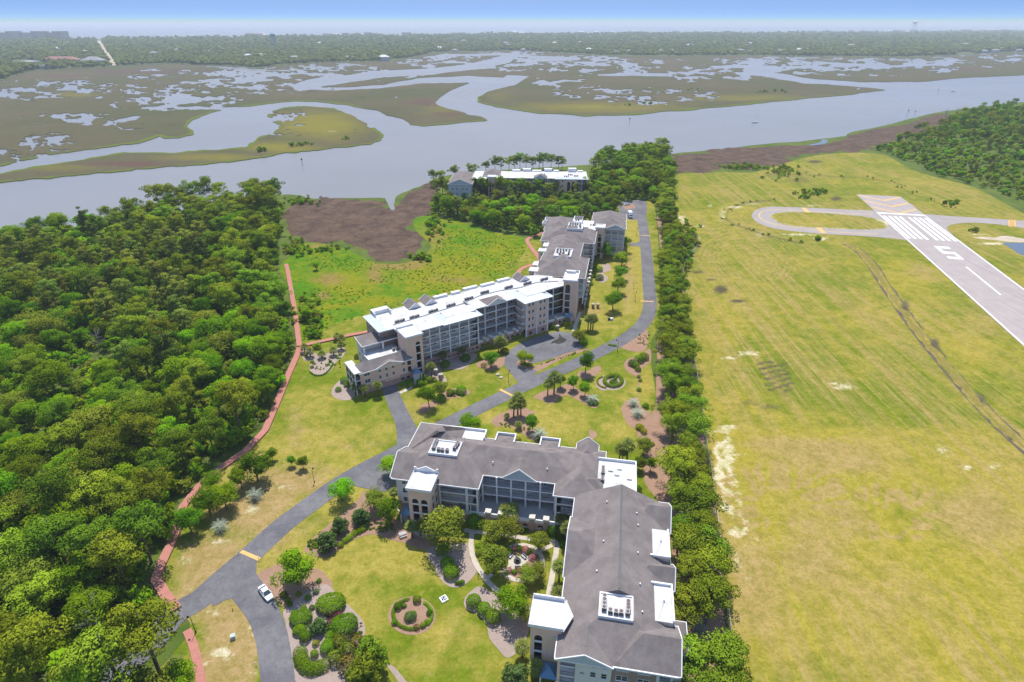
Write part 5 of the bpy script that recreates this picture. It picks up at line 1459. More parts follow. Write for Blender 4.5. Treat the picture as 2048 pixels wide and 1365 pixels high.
class FMB(MB):
    def __init__(s, f):
        super().__init__(); s.fc = f
    def box(s, a0, a1, n0, n1, z0, z1):
        f = s.fc
        vs = [f.pt(a0, n1, z0), f.pt(a1, n1, z0), f.pt(a1, n0, z0), f.pt(a0, n0, z0), f.pt(a0, n1, z1), f.pt(a1, n1, z1), f.pt(a1, n0, z1), f.pt(a0, n0, z1)]
        return s.add(vs, [(0, 3, 2, 1), (4, 5, 6, 7), (0, 1, 5, 4), (1, 2, 6, 5), (2, 3, 7, 6), (3, 0, 4, 7)])
def pbox(root, name, x0, x1, y0, y1, z0, z1, mat, parent=None):
    return MB().box(x0, x1, y0, y1, z0, z1).build(name, mat, parent or root)
def hip(root, x0, x1, y0, y1, z, slope=.46, trunc=None, gables='', mat=None, ax=None, fascia=True, gmat=None, name='roof', peak=None, gwall=True):
    """hipped roof over a rectangle; gables = sides (N S E W) that end in a gable wall"""
    w, d = x1 - x0, y1 - y0
    ax = ax or ('y' if d >= w else 'x')
    half = (w if ax == 'y' else d) / 2
    if peak: slope = (peak - z) / half
    zr = z + half * slope
    b = MB()
    B = [(x0, y0, z), (x1, y0, z), (x1, y1, z), (x0, y1, z)]
    if trunc and trunc < zr:
        t = (trunc - z) / slope
        X0 = x0 + (0 if 'W' in gables else t); X1 = x1 - (0 if 'E' in gables else t); Y0 = y0 + (0 if 'S' in gables else t); Y1 = y1 - (0 if 'N' in gables else t)
        T = [(X0, Y0, trunc), (X1, Y0, trunc), (X1, Y1, trunc), (X0, Y1, trunc)]
        b.add(B + T, [(0, 1, 5, 4), (1, 2, 6, 5), (2, 3, 7, 6), (3, 0, 4, 7), (4, 5, 6, 7), (0, 3, 2, 1)])
    elif ax == 'y':
        xm = (x0 + x1) / 2
        r0, r1 = (xm, y0 + (0 if 'S' in gables else half), zr), (xm, y1 - (0 if 'N' in gables else half), zr)
        b.add(B + [r0, r1], [(0, 1, 4), (1, 2, 5, 4), (2, 3, 5), (3, 0, 4, 5), (0, 3, 2, 1)])
    else:
        ym = (y0 + y1) / 2
        r0, r1 = (x0 + (0 if 'W' in gables else half), ym, zr), (x1 - (0 if 'E' in gables else half), ym, zr)
        b.add(B + [r0, r1], [(0, 1, 5, 4), (1, 2, 5), (2, 3, 4, 5), (3, 0, 4), (0, 3, 2, 1)])
    o = b.build(name, mat or M_SHINGLE, root)
    if fascia:
        f = MB(); e = .1
        for q in ((x0 - e, x1 + e, y0 - e, y0 + .05), (x0 - e, x1 + e, y1 - .05, y1 + e), (x0 - e, x0 + .05, y0 + .05, y1 - .05), (x1 - .05, x1 + e, y0 + .05, y1 - .05)):
            f.box(*q, z - .32, z + .03)
        f.build('fascia', M_TRIM, o)
    for g in (gables if gwall else ''):
        t = MB(); i = .35
        if ax == 'y' and g in 'NS':
            xm = (x0 + x1) / 2
            yy = y0 if g == 'S' else y1
            sg = -1 if g == 'S' else 1
            tri = [(x0 + i, z + .02), (x1 - i, z + .02), (xm, zr - i * slope)]
            vs = [(p, yy + sg * .03, q) for p, q in tri] + [(p, yy - sg * .25, q) for p, q in tri]
        elif ax == 'x' and g in 'EW':
            ym = (y0 + y1) / 2
            xx = x0 if g == 'W' else x1
            sg = -1 if g == 'W' else 1
            tri = [(y0 + i, z + .02), (y1 - i, z + .02), (ym, zr - i * slope)]
            vs = [(xx + sg * .03, p, q) for p, q in tri] + [(xx - sg * .25, p, q) for p, q in tri]
        else: continue
        t.add(vs, [(0, 1, 2), (3, 5, 4), (0, 3, 4, 1), (1, 4, 5, 2), (2, 5, 3, 0)])
        t.build('gable', gmat or M_PALE, o)
        rk = MB()
        def off(p): return (p[0] + (sg * .12 if ax == 'x' else 0), p[1] + (sg * .12 if ax == 'y' else 0), p[2])
        if ax == 'y': A_, B_, C_ = (x0, yy, z), (x1, yy, z), (xm, yy, zr)
        else: A_, B_, C_ = (xx, y0, z), (xx, y1, z), (xx, ym, zr)
        rk.beam(off(A_), off(C_), .2, .3); rk.beam(off(B_), off(C_), .2, .3)
        rk.build('rake_trim', M_TRIM, o)
    return o, zr
def parapet(root, x0, x1, y0, y1, z, h=.5, t=.3, mat=None, sides='NSEW', name='parapet'):
    b = MB()
    if 'S' in sides: b.box(x0, x1, y0, y0 + t, z, z + h)
    if 'N' in sides: b.box(x0, x1, y1 - t, y1, z, z + h)
    if 'W' in sides: b.box(x0, x0 + t, y0 + t, y1 - t, z, z + h)
    if 'E' in sides: b.box(x1 - t, x1, y0 + t, y1 - t, z, z + h)
    return b.build(name, mat or M_TRIM, root)
_ac = None
def condenser(root, x, y, z, s=1.0):
    global _ac
    if _ac is None:
        b = MB(); b.box(-.42, .42, -.42, .42, .08, .95)
        for i in (-1, 1):
            for j in (-1, 1): b.box(i * .36 - .05, i * .36 + .05, j * .36 - .05, j * .36 + .05, 0, .08)
        b.box(-.45, .45, -.45, .45, .95, 1.0)
        f = MB(); f.tube([(0, 0, .99), (0, 0, 1.05)], [.36, .34], 12); f.box(-.05, .05, -.34, .34, 1.05, 1.08)
        g = MB()
        for k in range(6): g.box(-.44, .44, -.44, -.425, .15 + k * .13, .2 + k * .13)
        ms = [b.mesh('air_conditioner'), f.mesh('fan'), g.mesh('grille')]
        for m_, q in zip(ms, (M_STEEL, M_FAN, M_DARK)): m_.materials.append(q)
        _ac = ms
    o = link('air_conditioner', _ac[0], None, root); o.location = (x, y, z); o.scale = (s, s, s)
    link('fan', _ac[1], None, o); link('grille', _ac[2], None, o)
    return o
def roof_well(root, x0, x1, y0, y1, z, units, h=.55):
    """flat white well in the roof that holds the cooling units"""
    o = pbox(root, 'roof_well', x0, x1, y0, y1, z - 1.2, z, M_MEMBRANE)
    parapet(root, x0 - .25, x1 + .25, y0 - .25, y1 + .25, z - 1.0, 1.0 + h * .5, .25, M_TRIM, name='well_curb')
    for (u, v) in units: condenser(root, x0 + (x1 - x0) * u, y0 + (y1 - y0) * v, z, .95)
    return o
def vent(root, x, y, z):
    b = MB(); b.tube([(0, 0, -.3), (0, 0, .35)], [.1, .1], 8); b.tube([(0, 0, .35), (0, 0, .5)], [.2, .16], 8)
    o = b.build('roof_vent', M_TRIM, root); o.location = (x, y, z)
    return o
def tower(root, x0, x1, y0, y1, zt, floors, archS, archE=None, archW=None, mat=None, pediment=None, base=None, top=True):
    """stair tower: stucco walls with tall round-headed openings, a slab per storey inside, a white flat top"""
    mat = mat or M_PINK
    w, d = x1 - x0, y1 - y0
    def face(o, ang, L, ops):
        f = Fac(root, o, ang)
        if ops: f.arch_wall('wall', 0, L, 0, zt, [(c * L, ww, zs, zp) for c, ww, zs, zp in ops], mat)
        else: f.box('wall', 0, L, -.35, 0, 0, zt, mat)
        if ops:
            for c, ww, zs, zp in ops:
                for z in floors:
                    if zs < z < zp + ww * .3:
                        f.box('spandrel', c * L - ww / 2, c * L + ww / 2, -.30, -.04, z - .3, z + .12, M_TRIM)
                        f.railing(c * L - ww / 2, c * L + ww / 2, -.17, z + .12, .95)
                f.box('screen', c * L - ww / 2, c * L + ww / 2, -.32, -.305, zs, zp + ww / 2 - .02, M_GLASS) if False else None
    face((x0, y0), 0, w, archS)
    face((x1, y0 + .35), math.pi / 2, d - .35, archE)
    face((x0, y1), -math.pi / 2, d - .35, archW)
    pbox(root, 'wall', x0 + .35, x1 - .35, y1 - .35, y1, 0, zt, mat)
    for z in floors: pbox(root, 'floor_slab', x0 + .36, x1 - .36, y0 + .36, y1 - .36, z - .25, z, M_DARK)
    pbox(root, 'stair_core', x0 + w * .25, x1 - w * .25, y0 + d * .55, y1 - .4, 0, zt - .5, M_DARK)
    o = pbox(root, 'tower_roof', x0 - .3, x1 + .3, y0 - .3, y1 + .3, zt, zt + .35, M_MEMBRANE)
    f = MB()
    for q in ((x0 - .38, x1 + .38, y0 - .38, y0 - .3), (x0 - .38, x1 + .38, y1 + .3, y1 + .38), (x0 - .38, x0 - .3, y0 - .3, y1 + .3), (x1 + .3, x1 + .38, y0 - .3, y1 + .3)): f.box(*q, zt - .25, zt + .5)
    f.build('cornice', M_TRIM, o)
    if pediment == 'N':
        xm = (x0 + x1) / 2
        b = MB(); pr = [(x0 - .3, zt + .34), (x1 + .3, zt + .34), (x1 + .3, zt + 1.6), (x1 - .2, zt + 1.6), (x1 - .6, zt + 1.0), (xm, zt + 2.1), (x0 + .6, zt + 1.0), (x0 + .2, zt + 1.6), (x0 - .3, zt + 1.6)]
        n = len(pr)
        b.add([(p, y1 + .1, q) for p, q in pr] + [(p, y1 + .35, q) for p, q in pr], [tuple(range(n)), tuple(range(2 * n - 1, n - 1, -1))] + [(i, n + i, n + (i + 1) % n, (i + 1) % n) for i in range(n)])
        b.build('pediment', M_TRIM, o)
    if pediment == 'E':
        ym = (y0 + y1) / 2
        pbox(root, 'parapet', x0 - .3, x1 - .2, y1 + .05, y1 + .32, zt + .34, zt + 1.2, M_TRIM, o)
        b = MB(); b.add([(x1 + .31, y0 - .9, zt + .36), (x1 + .31, y1 + .3, zt + .36), (x1 + 1.9, ym, zt + .36), (x1 + .31, y0 - .9, zt + .1), (x1 + .31, y1 + .3, zt + .1), (x1 + 1.9, ym, zt + .1)], [(0, 2, 1), (3, 4, 5), (0, 3, 5, 2), (2, 5, 4, 1), (1, 4, 3, 0)])
        b.build('roof_point', M_MEMBRANE, o)
    return o
def blue_canopy(root, x0, x1, y0, y1, z, rise=1.1):
    hip(root, x0, x1, y0, y1, z, peak=z + rise, mat=M_BLUE, fascia=False, name='canopy')
    for q in (x0 + .2, x1 - .2): pbox(root, 'post', q - .12, q + .12, y0 + .1, y0 + .34, 0, z, M_TRIM)

# ------------------------------------------------------------------ the near building (two wings around a garden court)
def near_building():
    rt = empty('apartment_building', (0, 120, 0.05), R(-10.2), 'near L-shaped apartment block with grey shingle roofs around a garden court', 'building')
    E = 11.6; Lv = [3.0, 5.87, 8.73]
    # roofs of the rear wing
    hip(rt, -29.3, -6.9, -8.2, 12.2, E, .46, trunc=15.1)
    hip(rt, -29.4, -12.8, 2.0, 16.0, E + .006, .47, ax='y')
    hip(rt, -29.75, -20.0, -7.9, 4.7, E + .012, peak=14.8, ax='x', gables='W')
    hip(rt, -17.0, 17.5, -2.9, 12.1, E + .018, .46, ax='x')
    hip(rt, 11.4, 23.4, -7.2, 12.0, E + .024, .45, ax='y')
    hip(rt, -2.0, 6.8, -3.1, 6.0, E + .03, peak=14.9, ax='y', gables='S')
    hip(rt, 15.4, 21.4, 6.0, 14.2, E + .036, peak=14.0, ax='y', gables='N')
    hip(rt, 16.0, 24.5, -5.5, 1.2, E + .042, peak=13.9, ax='x')
    # rear dormers with white frames
    for x in (-3.9, 8.3):
        hip(rt, x - 2.6, x + 2.6, 8.0, 13.6, E + .5, peak=E + 1.6, ax='y', fascia=False)
        parapet(rt, x - 2.7, x + 2.7, 9.8, 13.9, E + .2, 1.15, .3, sides='NEW')
        pbox(rt, 'wall', x - 2.5, x + 2.5, 11, 13.6, 0, E + .4, M_CREAM)
    pbox(rt, 'flat_roof', -19.4, -9.6, 9.2, 13.2, E, 12.9, M_MEMBRANE); parapet(rt, -19.6, -9.4, 9.2, 13.5, 12.9, .7, .3, sides='NE')
    pbox(rt, 'flat_roof', 21.7, 31.0, -6.2, 7.2, E, 12.5, M_MEMBRANE); parapet(rt, 21.5, 31.2, -6.2, 7.5, 12.5, .75, .3, sides='NE')
    roof_well(rt, -21.4, -14.3, -1.0, 4.3, 15.15, [(.08, .9), (.08, .72), (.08, .5), (.10, .3), (.3, .22), (.45, .2), (.62, .22), (.9, .85), (.88, .65), (.85, .45)])
    g = MB(); g.box(-21.0, -13.4, 5.1, 5.14, 16.4, 16.45)
    for x in (-20.9, -18.4, -15.9, -13.5): g.box(x - .03, x + .03, 5.08, 5.14, 14.6, 16.4)
    g.build('guard_rail', M_RAIL, rt)
    for k in range(5): condenser(rt, 22.9, 3.6 - k * .95 - (0.9 if k > 2 else 0), 12.5, .95)
    condenser(rt, 30.0, -4.2, 12.5, .9)
    for x, y in ((24.8, 3.4), (26.4, 2.0), (27.0, 4.4), (29.5, 1.0)):
        pbox(rt, 'roof_hatch', x - .6, x + .6, y - .4, y + .4, 12.5, 12.85, M_MEMBRANE)
    # south wing
    o_, zr = hip(rt, 16.6, 38.3, -36.3, -6.0, E + .05, .46, gables='NS', ax='y', gwall=False, fascia=False)
    for x in (16.5, 38.25): pbox(rt, 'fascia', x, x + .15, -36.3, -6.0, E - .27, E + .08, M_TRIM, o_)
    hip(rt, 16.61, 38.29, -48.9, -36.3, E + .053, .46, trunc=15.2, gables='N', ax='y', gwall=False)
    pbox(rt, 'ridge_vent', 27.25, 27.65, -36.0, -6.2, zr - .14, zr + .06, M_RAIL)
    pbox(rt, 'ridge_vent', 21.75, 22.1, -47.5, -42.4, 13.9, 14.13, M_RAIL)
    roof_well(rt, 24.1, 30.0, -41.6, -36.6, 15.25, [(.12, .8), (.12, .63), (.12, .45), (.12, .28), (.32, .2), (.5, .18), (.66, .2), (.88, .7), (.88, .55), (.88, .4), (.86, .22)])
    hip(rt, 16.7, 27.1, -49.2, -38.0, E + .056, peak=14.1, ax='y', gables='S')
    hip(rt, 16.35, 27.0, -31.0, -13.5, E + .062, peak=16.1, ax='x', gables='W')
    hip(rt, 29.0, 38.7, -14.9, -5.0, E + .068, peak=15.0, ax='x', gables='E')
    hip(rt, 30.0, 38.7, -30.6, -23.7, E + .074, peak=14.5, ax='x', gables='E')
    hip(rt, 27.0, 38.8, -48.8, -38.6, E + .08, peak=15.0, ax='x', gables='E')
    for y0, y1, pz in ((-23.6, -15.8, 'S'), (-39.4, -31.0, 'N')):
        pbox(rt, 'flat_roof', 34.5, 37.9, y0, y1, E - .3, 13.4, M_MEMBRANE); parapet(rt, 33.9 if pz else 34.5, 38.1, y0 - .3, y1 + .3, 13.38, .6, .35, sides='E' + pz)
        c = MB(); c.tube([(35.2, y0 + .6, 13.43), (36.1, (y0 + y1) / 2 - .5, 13.45), (36.3, (y0 + y1) / 2 + .4, 13.46)], [.05, .05, .05], 5); c.build('cable', M_STEEL, rt)
        vent(rt, 36.3, (y0 + y1) / 2 + .5, 13.5)
    hip(rt, 37.9, 41.0, -42.6, -35.4, 9.2, peak=10.3, ax='y', gables='', mat=M_SHINGLE)
    pbox(rt, 'wall', 37.7, 40.6, -42.2, -35.8, 0, 9.0, M_CREAM)
    for x, y, z in ((24.2, -11.3, 15.2), (31.0, -13.5, 14.95), (31.3, -17, 14.85), (24.0, -23.2, 15.0), (31.2, -25.0, 14.9), (23.0, -31, 14.6), (31.6, -32.8, 14.75), (32.0, -39.0, 14.5), (-5.0, 0.2, 13.2), (3.8, -1.6, 12.5), (9.0, 0.2, 13.1), (-9.0, 9.6, 12.9), (2.0, 9.6, 12.9)): vent(rt, x, y, z)
    # walls: podium and rear wing
    f = Fac(rt, (-28.5, -7.5), 0)          # front of the west block
    f.box('wall', 0, 5.2, -3, 0, 3.2, E, M_CREAM)
    f.box('podium_wall', 0, 5.2, -3, .06, 0, 3.2, M_PINKBRICK)
    for z in Lv: f.window(2.6, z + .9, 2.2, 1.5, True, 0.0)
    f.box('band', 0, 5.2, -.1, .05, 5.75, 5.95, M_CREAM); f.box('band', 0, 5.2, -.1, .05, 8.6, 8.8, M_CREAM)
    pbox(rt, 'wall', -28.5, -17.2, -4.4, 11.5, 0, E, M_CREAM)
    pbox(rt, 'wall', -28.4, -13.5, 11.5, 15.3, 0, E, M_CREAM)
    f = Fac(rt, (-17.4, -7.4), 0)
    f.gallery(.2, 9.9, Lv, 1, 2.0, M_TAN, E, win=[(.38, 1.1, 1.5, False), (.44, 1.1, 1.5, False)][:1])
    f.box('column', 6.9, 7.5, -.4, .1, 3, E, M_TRIM)
    f2 = Fac(rt, (-7.5, -7.4), math.pi / 2)
    for z in Lv[1:]:
        f2.box('balcony_slab', .1, 4.4, -1.4, .05, z - .32, z, M_TRIM); f2.railing(.2, 4.2, -.05, z)
    pbox(rt, 'wall', -17.3, -8.9, -5.3, 11.5, 0, E, M_TAN)
    # podium with arched openings and pillars along the court
    fp = Fac(rt, (-17.6, -7.9), 0)
    ops = []
    for c in (1.6, 4.2, 8.6, 11.2, 14.4, 17.4, 20.3, 22.4, 26.2, 28.8): ops.append((c, 1.5, 1.0, 1.25))
    fp.arch_wall('podium_wall', 0, 34.0, 0, 2.6, ops, M_PINKBRICK, .4, 0)
    fp.box('podium_ledge', 0, 34, -.5, .12, 2.6, 2.72, M_CAP)
    fp.box('podium_panel', 8, 34, -.35, -.05, 2.72, 3.55, M_TRIM)
    for c, _, zs, _z in ops: fp.box('sill', c - .9, c + .9, 0, .12, zs - .16, zs, M_CAP)
    for c in (12.9, 16.2, 19.0, 24.1, 27.6):
        fp.box('pillar', c - .55, c + .55, -.7, .35, 0, 4.0, M_BROWNBRICK); fp.box('pillar_cap', c - .75, c + .75, -.9, .55, 4.0, 4.55, M_CAP)
    pbox(rt, 'podium_deck', -17.2, 16.6, -7.5, 0.5, 2.7, 3.0, M_DECK)
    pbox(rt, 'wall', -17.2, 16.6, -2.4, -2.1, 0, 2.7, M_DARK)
    f = Fac(rt, (-7.3, -3.2), 0)
    f.gallery(.2, 18.8, Lv, 5, 2.4, M_BROWNBRICK, E, win=[(.25, 1.0, 2.1, False), (.7, 1.3, 1.5, False)], rail='upper')
    pbox(rt, 'wall', -8.8, 16.4, -.5, 11.4, 0, E, M_TAN)
    f = Fac(rt, (11.9, -6.6), 0)
    f.gallery(.2, 4.9, Lv, 1, 2.0, M_BROWNBRICK, E, win=[(.3, 1.1, 1.5, False)])
    f2 = Fac(rt, (11.9, -3.4), -math.pi / 2)
    for z in Lv[1:]: f2.box('balcony_slab', .1, 3.1, -1.4, .05, z - .32, z, M_TRIM); f2.railing(.2, 3.0, -.05, z)
    pbox(rt, 'wall', 13.3, 22.8, -4.4, 11.4, 0, E, M_TAN)
    pbox(rt, 'wall', 22.0, 30.8, -6, 7.0, 0, E, M_TAN)
    for i, x in enumerate((-25, -20.5, -6.5, 1.5, 5.0, 13.0)):
        ff = Fac(rt, (x, 11.45), math.pi)
        for z in Lv: ff.window(0, z + .9, 1.3, 1.5, True, .03)
    ff = Fac(rt, (-28.5, 11), -math.pi / 2)
    for s in (1.5, 5, 9, 13):
        for z in Lv: ff.window(s, z + .9, 1.3, 1.5, True, 0.0)
    tower(rt, -23.4, -17.7, -13.0, -6.9, 13.4, [3.0, 5.87, 8.73, 11.3], [(.30, 1.6, .6, 9.6), (.70, 1.6, .6, 9.6)], [(.27, 1.5, .6, 9.6), (.73, 1.5, .6, 9.6)], pediment='N')
    blue_canopy(rt, -26.8, -23.6, -11.5, -7.6, 3.0)
    # south wing walls
    pbox(rt, 'wall', 17.3, 37.6, -44.5, -6.6, 0, E, M_CREAM)
    fs = Fac(rt, (17.3, -48.2), 0)
    fs.box('wall', 3.1, 9.7, -4, 0, 0, E, M_CREAM)
    fs.box('wall', 9.7, 17.8, -4.2, -.25, 0, E, M_BROWNBRICK)
    for z in Lv:
        fs.window(4.4, z + 1.3, 1.0, .6, False, 0.0); fs.window(6.4, z + .9, 1.1, 1.5, False, 0.0); fs.window(8.4, z + .9, 1.1, 1.5, False, 0.0)
        fs.window(11.6, z + .9, 2.2, 1.4, True, -.25); fs.window(15.4, z + .9, 2.2, 1.4, True, -.25)
    for z in Lv[1:]: fs.box('band', 3.1, 9.7, -.1, .04, z - .12, z + .06, M_TRIM)
    for a0, a1 in ((.25, 3.0), (17.9, 20.2)):
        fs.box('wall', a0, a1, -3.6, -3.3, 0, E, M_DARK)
        for z in Lv: fs.box('balcony_slab', a0, a1, -3.3, .05, z - .3, z, M_TRIM); fs.railing(a0 + .1, a1 - .1, -.06, z)
    for q in (.1, 17.85, 20.25): fs.box('column', q - .28, q + .28, -.4, .06, 0, E, M_PINK if q < 1 else M_TRIM)
    fe = Fac(rt, (37.6, -48), math.pi / 2)
    for s in (3, 14.5, 20.5, 22.5, 31, 36, 39): 
        for z in Lv: fe.window(s, z + .9, 1.3, 1.5, True, 0.0)
    fw = Fac(rt, (17.3, -8), -math.pi / 2)
    for s in (2, 6, 10, 14, 18, 22, 26):
        for z in Lv: fw.window(s, z + .9, 1.3, 1.5, True, 0.0)
    tower(rt, 11.5, 17.4, -44.3, -38.6, 13.4, [3.0, 5.87, 8.73, 11.3], [(.26, 1.5, .6, 9.8)], None, [(.3, 1.4, .6, 9.8), (.7, 1.4, .6, 9.8)], pediment='E')
    b = Fac(rt, (11.5, -44.3), 0); b.arch_wall('niche_panel', 3.1, 5.0, .6, 11.0, [(4.05, 1.5, .8, 9.6)], M_TAN, .06, .05)
    blue_canopy(rt, 13.9, 17.3, -48.4, -44.8, 4.2, 1.2)
    g = MB(); g.tube([(-9.2, -7.75, 0), (-9.2, -7.75, 5.5)], [.09, .09], 6); g.build('downpipe', M_TRIM, rt)
    return rt
A_ROOT = near_building()

# ------------------------------------------------------------------ the middle building: long white-roofed wing
def middle_building():
    rt = empty('apartment_building', (-32.9, 191.4, 0.05), R(33), 'long four-storey apartment block with a white flat roof beside the car park', 'building')
    T = 15.5; Lv = [3.0, 6.1, 9.25, 12.4]
    # flat roof with its edge
    poly = [(-12.6, 6.6), (-7.2, 6.6), (-7.2, 3.0), (-.9, 3.0), (-.9, -.3), (24.6, -.3), (24.6, 5.1), (45.4, 5.1), (45.4, .2), (57.2, .2), (57.2, 5.2), (70.0, 5.2), (74.5, 9.5), (74.0, 13.5), (66.5, 20.5), (58.0, 23.2), (33.0, 22.9), (33.0, 22.0), (-12.6, 22.0)]
    b = MB(); b.prism(poly, T - .35, T); o = b.build('flat_roof', M_MEMBRANE, rt)
    e = MB()
    for (x0, y0), (x1, y1) in zip(poly, poly[1:] + poly[:1]): e.beam((x0, y0, T - .08), (x1, y1, T - .08), .3, .45)
    e.build('roof_edge', M_TRIM, o)
    # parapets, boxes and little gables along the rear
    pbox(rt, 'roof_box', -9.5, -3.0, 21.0, 23.4, T - .4, T + 1.5, M_TRIM); parapet(rt, -9.5, -3.0, 18.4, 23.4, T, 1.6, .3, sides='NEW')
    for x0, x1, y1 in ((24.5, 28.5, 23.3), (30.5, 37.0, 24.2), (38.5, 45.0, 23.6), (47.0, 53.0, 24.2), (16.5, 22.5, 23.2)): 
        pbox(rt, 'roof_box', x0, x1, y1 - 1.4, y1, T - .4, T + .9, M_TRIM)
    for x in (6.5, 13.5, 57.5):
        hip(rt, x - 2.6, x + 2.6, 18.2, 24.0, T + .2, peak=T + 2.1, ax='y', gables='NS', gmat=M_TRIM, fascia=False)
    hip(rt, 31.0, 40.0, 4.7, 12.0, T + .05, peak=T + 2.3, ax='y', gables='S', gmat=M_CREAM)
    pbox(rt, 'metal_eave', -13.2, -9.4, 6.4, 22.3, T + .01, T + .16, M_METAL)
    hip(rt, 9.0, 25.4, -.9, 9.5, T + .02, .22, trunc=T + .75, mat=M_METAL)
    pbox(rt, 'flat_roof', 12.2, 24.7, 2.6, 8.2, T + .5, T + .85, M_MEMBRANE)
    hip(rt, 44.4, 58.2, -1.4, 11.5, T + .02, .28, trunc=T + .95, mat=M_METAL)
    pbox(rt, 'flat_roof', 47.9, 57.4, 2.4, 9.8, T + .6, T + 1.08, M_MEMBRANE)
    pbox(rt, 'ridge_cap', 24.7, 25.3, 8.2, 13.0, T + .2, T + .7, M_STEEL)
    # cooling units along the pipe run
    line = [(-6.5, 9.3), (3.5, 10.0), (14.0, 11.0), (24.0, 12.0), (33.0, 15.0), (42.0, 15.0), (52.0, 13.0), (61.0, 14.0), (69.0, 10.0)]
    p = MB()
    for a, c in zip(line[:-1], line[1:]): p.beam((*a, T + .15), (*c, T + .15), .3, .2)
    p.build('pipe_run', M_STEEL, rt)
    for gx, gy in ((-4.8, 10.3), (1.2, 10.6), (9.5, 11.5), (17.5, 12.4), (26.5, 14.2), (35.0, 16.2), (46.0, 15.3), (55.0, 14.6), (63.5, 14.4)):
        for k in range(4): condenser(rt, gx + k * 1.05, gy + (.25 if k % 2 else 0), T, .92)
    for x, y in ((-8, 17), (5, 6), (19, 16), (29, 18), (38, 19), (50, 7), (62, 8), (40, 9), (66, 12)): vent(rt, x, y, T)
    # body
    pbox(rt, 'wall', -12.2, 57.0, 7.8, 21.6, 0, T - .35, M_BROWNBRICK)
    b = MB(); b.prism([(57.0, 7.8), (70.5, 7.8), (73.5, 10.0), (73.0, 13.0), (66.0, 20.0), (57.0, 21.6)], 0, T - .35); b.build('wall', M_BROWNBRICK, rt)
    f = Fac(rt, (-.6, 0), 0)
    f.gallery(0.1, 24.5, Lv, 6, 2.2, M_CREAM, T - .35, win=[(.3, 1.0, .8, False), (.65, 1.7, 1.5, True)])
    pbox(rt, 'wall', -.8, 24.0, 2.5, 7.9, 0, T - .35, M_CREAM)
    f2 = Fac(rt, (24.2, 0), math.pi / 2)
    for z in Lv:
        f2.railing(.3, 4.8, -.1, z)
        if z > 4: f2.box('balcony_slab', .1, 5.0, -2.0, .08, z - .32, z, M_TRIM)
    f = Fac(rt, (24.8, 5.4), 0)
    f.gallery(0.2, 20.6, Lv, 4, 2.3, M_BROWNBRICK, T - .35, win=[(.3, 1.1, .9, False), (.7, 1.0, 2.1, False)], rail='upper')
    # pink bay
    fb = Fac(rt, (45.6, -.5), 0)
    pbox(rt, 'wall', 45.6, 56.4, -.5, 7.9, 3.0, T - .35, M_PINK)
    for z in Lv:
        for s in (1.5, 3.3, 7.0, 8.9): fb.window(s, z + .9, 1.0, 1.5, False, 0.0)
        if z > 4: fb.box('band', 0, 10.8, -.05, .07, z - .12, z + .06, M_PINK)
    for s in (.15, 5.3, 10.65): fb.box('column', s - .3, s + .3, -.1, .16, 0, T - .35, M_TRIM)
    f3 = Fac(rt, (45.5, 5.2), -math.pi / 2)
    for z in Lv[1:]: f3.box('balcony_slab', .1, 5.3, -.2, 1.6, z - .32, z, M_TRIM); f3.railing(.2, 5.2, 1.5, z)
    f = Fac(rt, (56.8, 5.5), 0)
    f.gallery(0.2, 13.0, Lv, 2, 2.3, M_CREAM, T - .35, win=[(.5, 1.8, 1.5, True)], rail='upper')
    f.box('screen', 7.2, 12.6, -.2, -.17, 3.2, T - .4, M_GLASS)
    # podium
    fp = Fac(rt, (-.6, .35), 0)
    ops = [(1.4 + 2.05 * k, 1.35, .9, 1.3) for k in range(12)]
    fp.arch_wall('podium_wall', 0, 25.0, 0, 2.9, ops, M_PINKBRICK, .4, 0)
    fp2 = Fac(rt, (24.4, 1.5), 0)
    ops2 = [(1.6 + 2.35 * k, 1.45, .9, 1.25) for k in range(9)]
    fp2.arch_wall('podium_wall', 0, 21.2, 0, 2.6, ops2, M_PINKBRICK, .4, .45)
    fp2.box('podium_panel', 0, 21.2, -.1, .3, 2.6, 3.5, M_TRIM)
    for c in (2.8, 5.6, 9.9, 12.7, 16.8, 19.5): fp2.box('pillar', c - .5, c + .5, -.3, .75, 0, 3.9, M_BROWNBRICK); fp2.box('pillar_cap', c - .7, c + .7, -.5, .95, 3.9, 4.4, M_CAP)
    fp3 = Fac(rt, (45.6, -.55), 0)
    fp3.arch_wall('podium_wall', 0, 10.8, 0, 3.0, [(2.2, 1.4, .6, 1.4), (8.4, 1.4, .6, 1.4)], M_PINKBRICK, .4, .05)
    fp4 = Fac(rt, (56.5, 1.4), 0)
    fp4.arch_wall('podium_wall', 0, 13.2, 0, 2.6, [(1.2 + 2.1 * k, 1.35, .9, 1.25) for k in range(6)], M_PINKBRICK, .4, .3)
    fp4.box('podium_panel', 0, 13.2, -.1, .2, 2.6, 3.5, M_TRIM)
    for c in (5.2, 11.0): fp4.box('pillar', c - .4, c + .4, -.2, .5, 0, 3.9, M_BROWNBRICK); fp4.box('pillar_cap', c - .55, c + .55, -.35, .65, 3.9, 4.3, M_CAP)
    pbox(rt, 'podium_deck', -.4, 69.5, 1.45, 8.0, 2.7, 2.98, M_DECK)
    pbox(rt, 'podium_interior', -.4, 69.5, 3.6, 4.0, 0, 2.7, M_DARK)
    # left stair tower
    tower(rt, -7.3, -1.2, -4.2, 3.6, 16.3, [3.0, 6.1, 9.25, 12.4], [(.70, 1.7, .6, 13.0)], None, None, mat=M_PINK)
    pbox(rt, 'roof_box', -7.3, -1.2, 3.3, 3.9, 16.3, 17.3, M_TRIM)
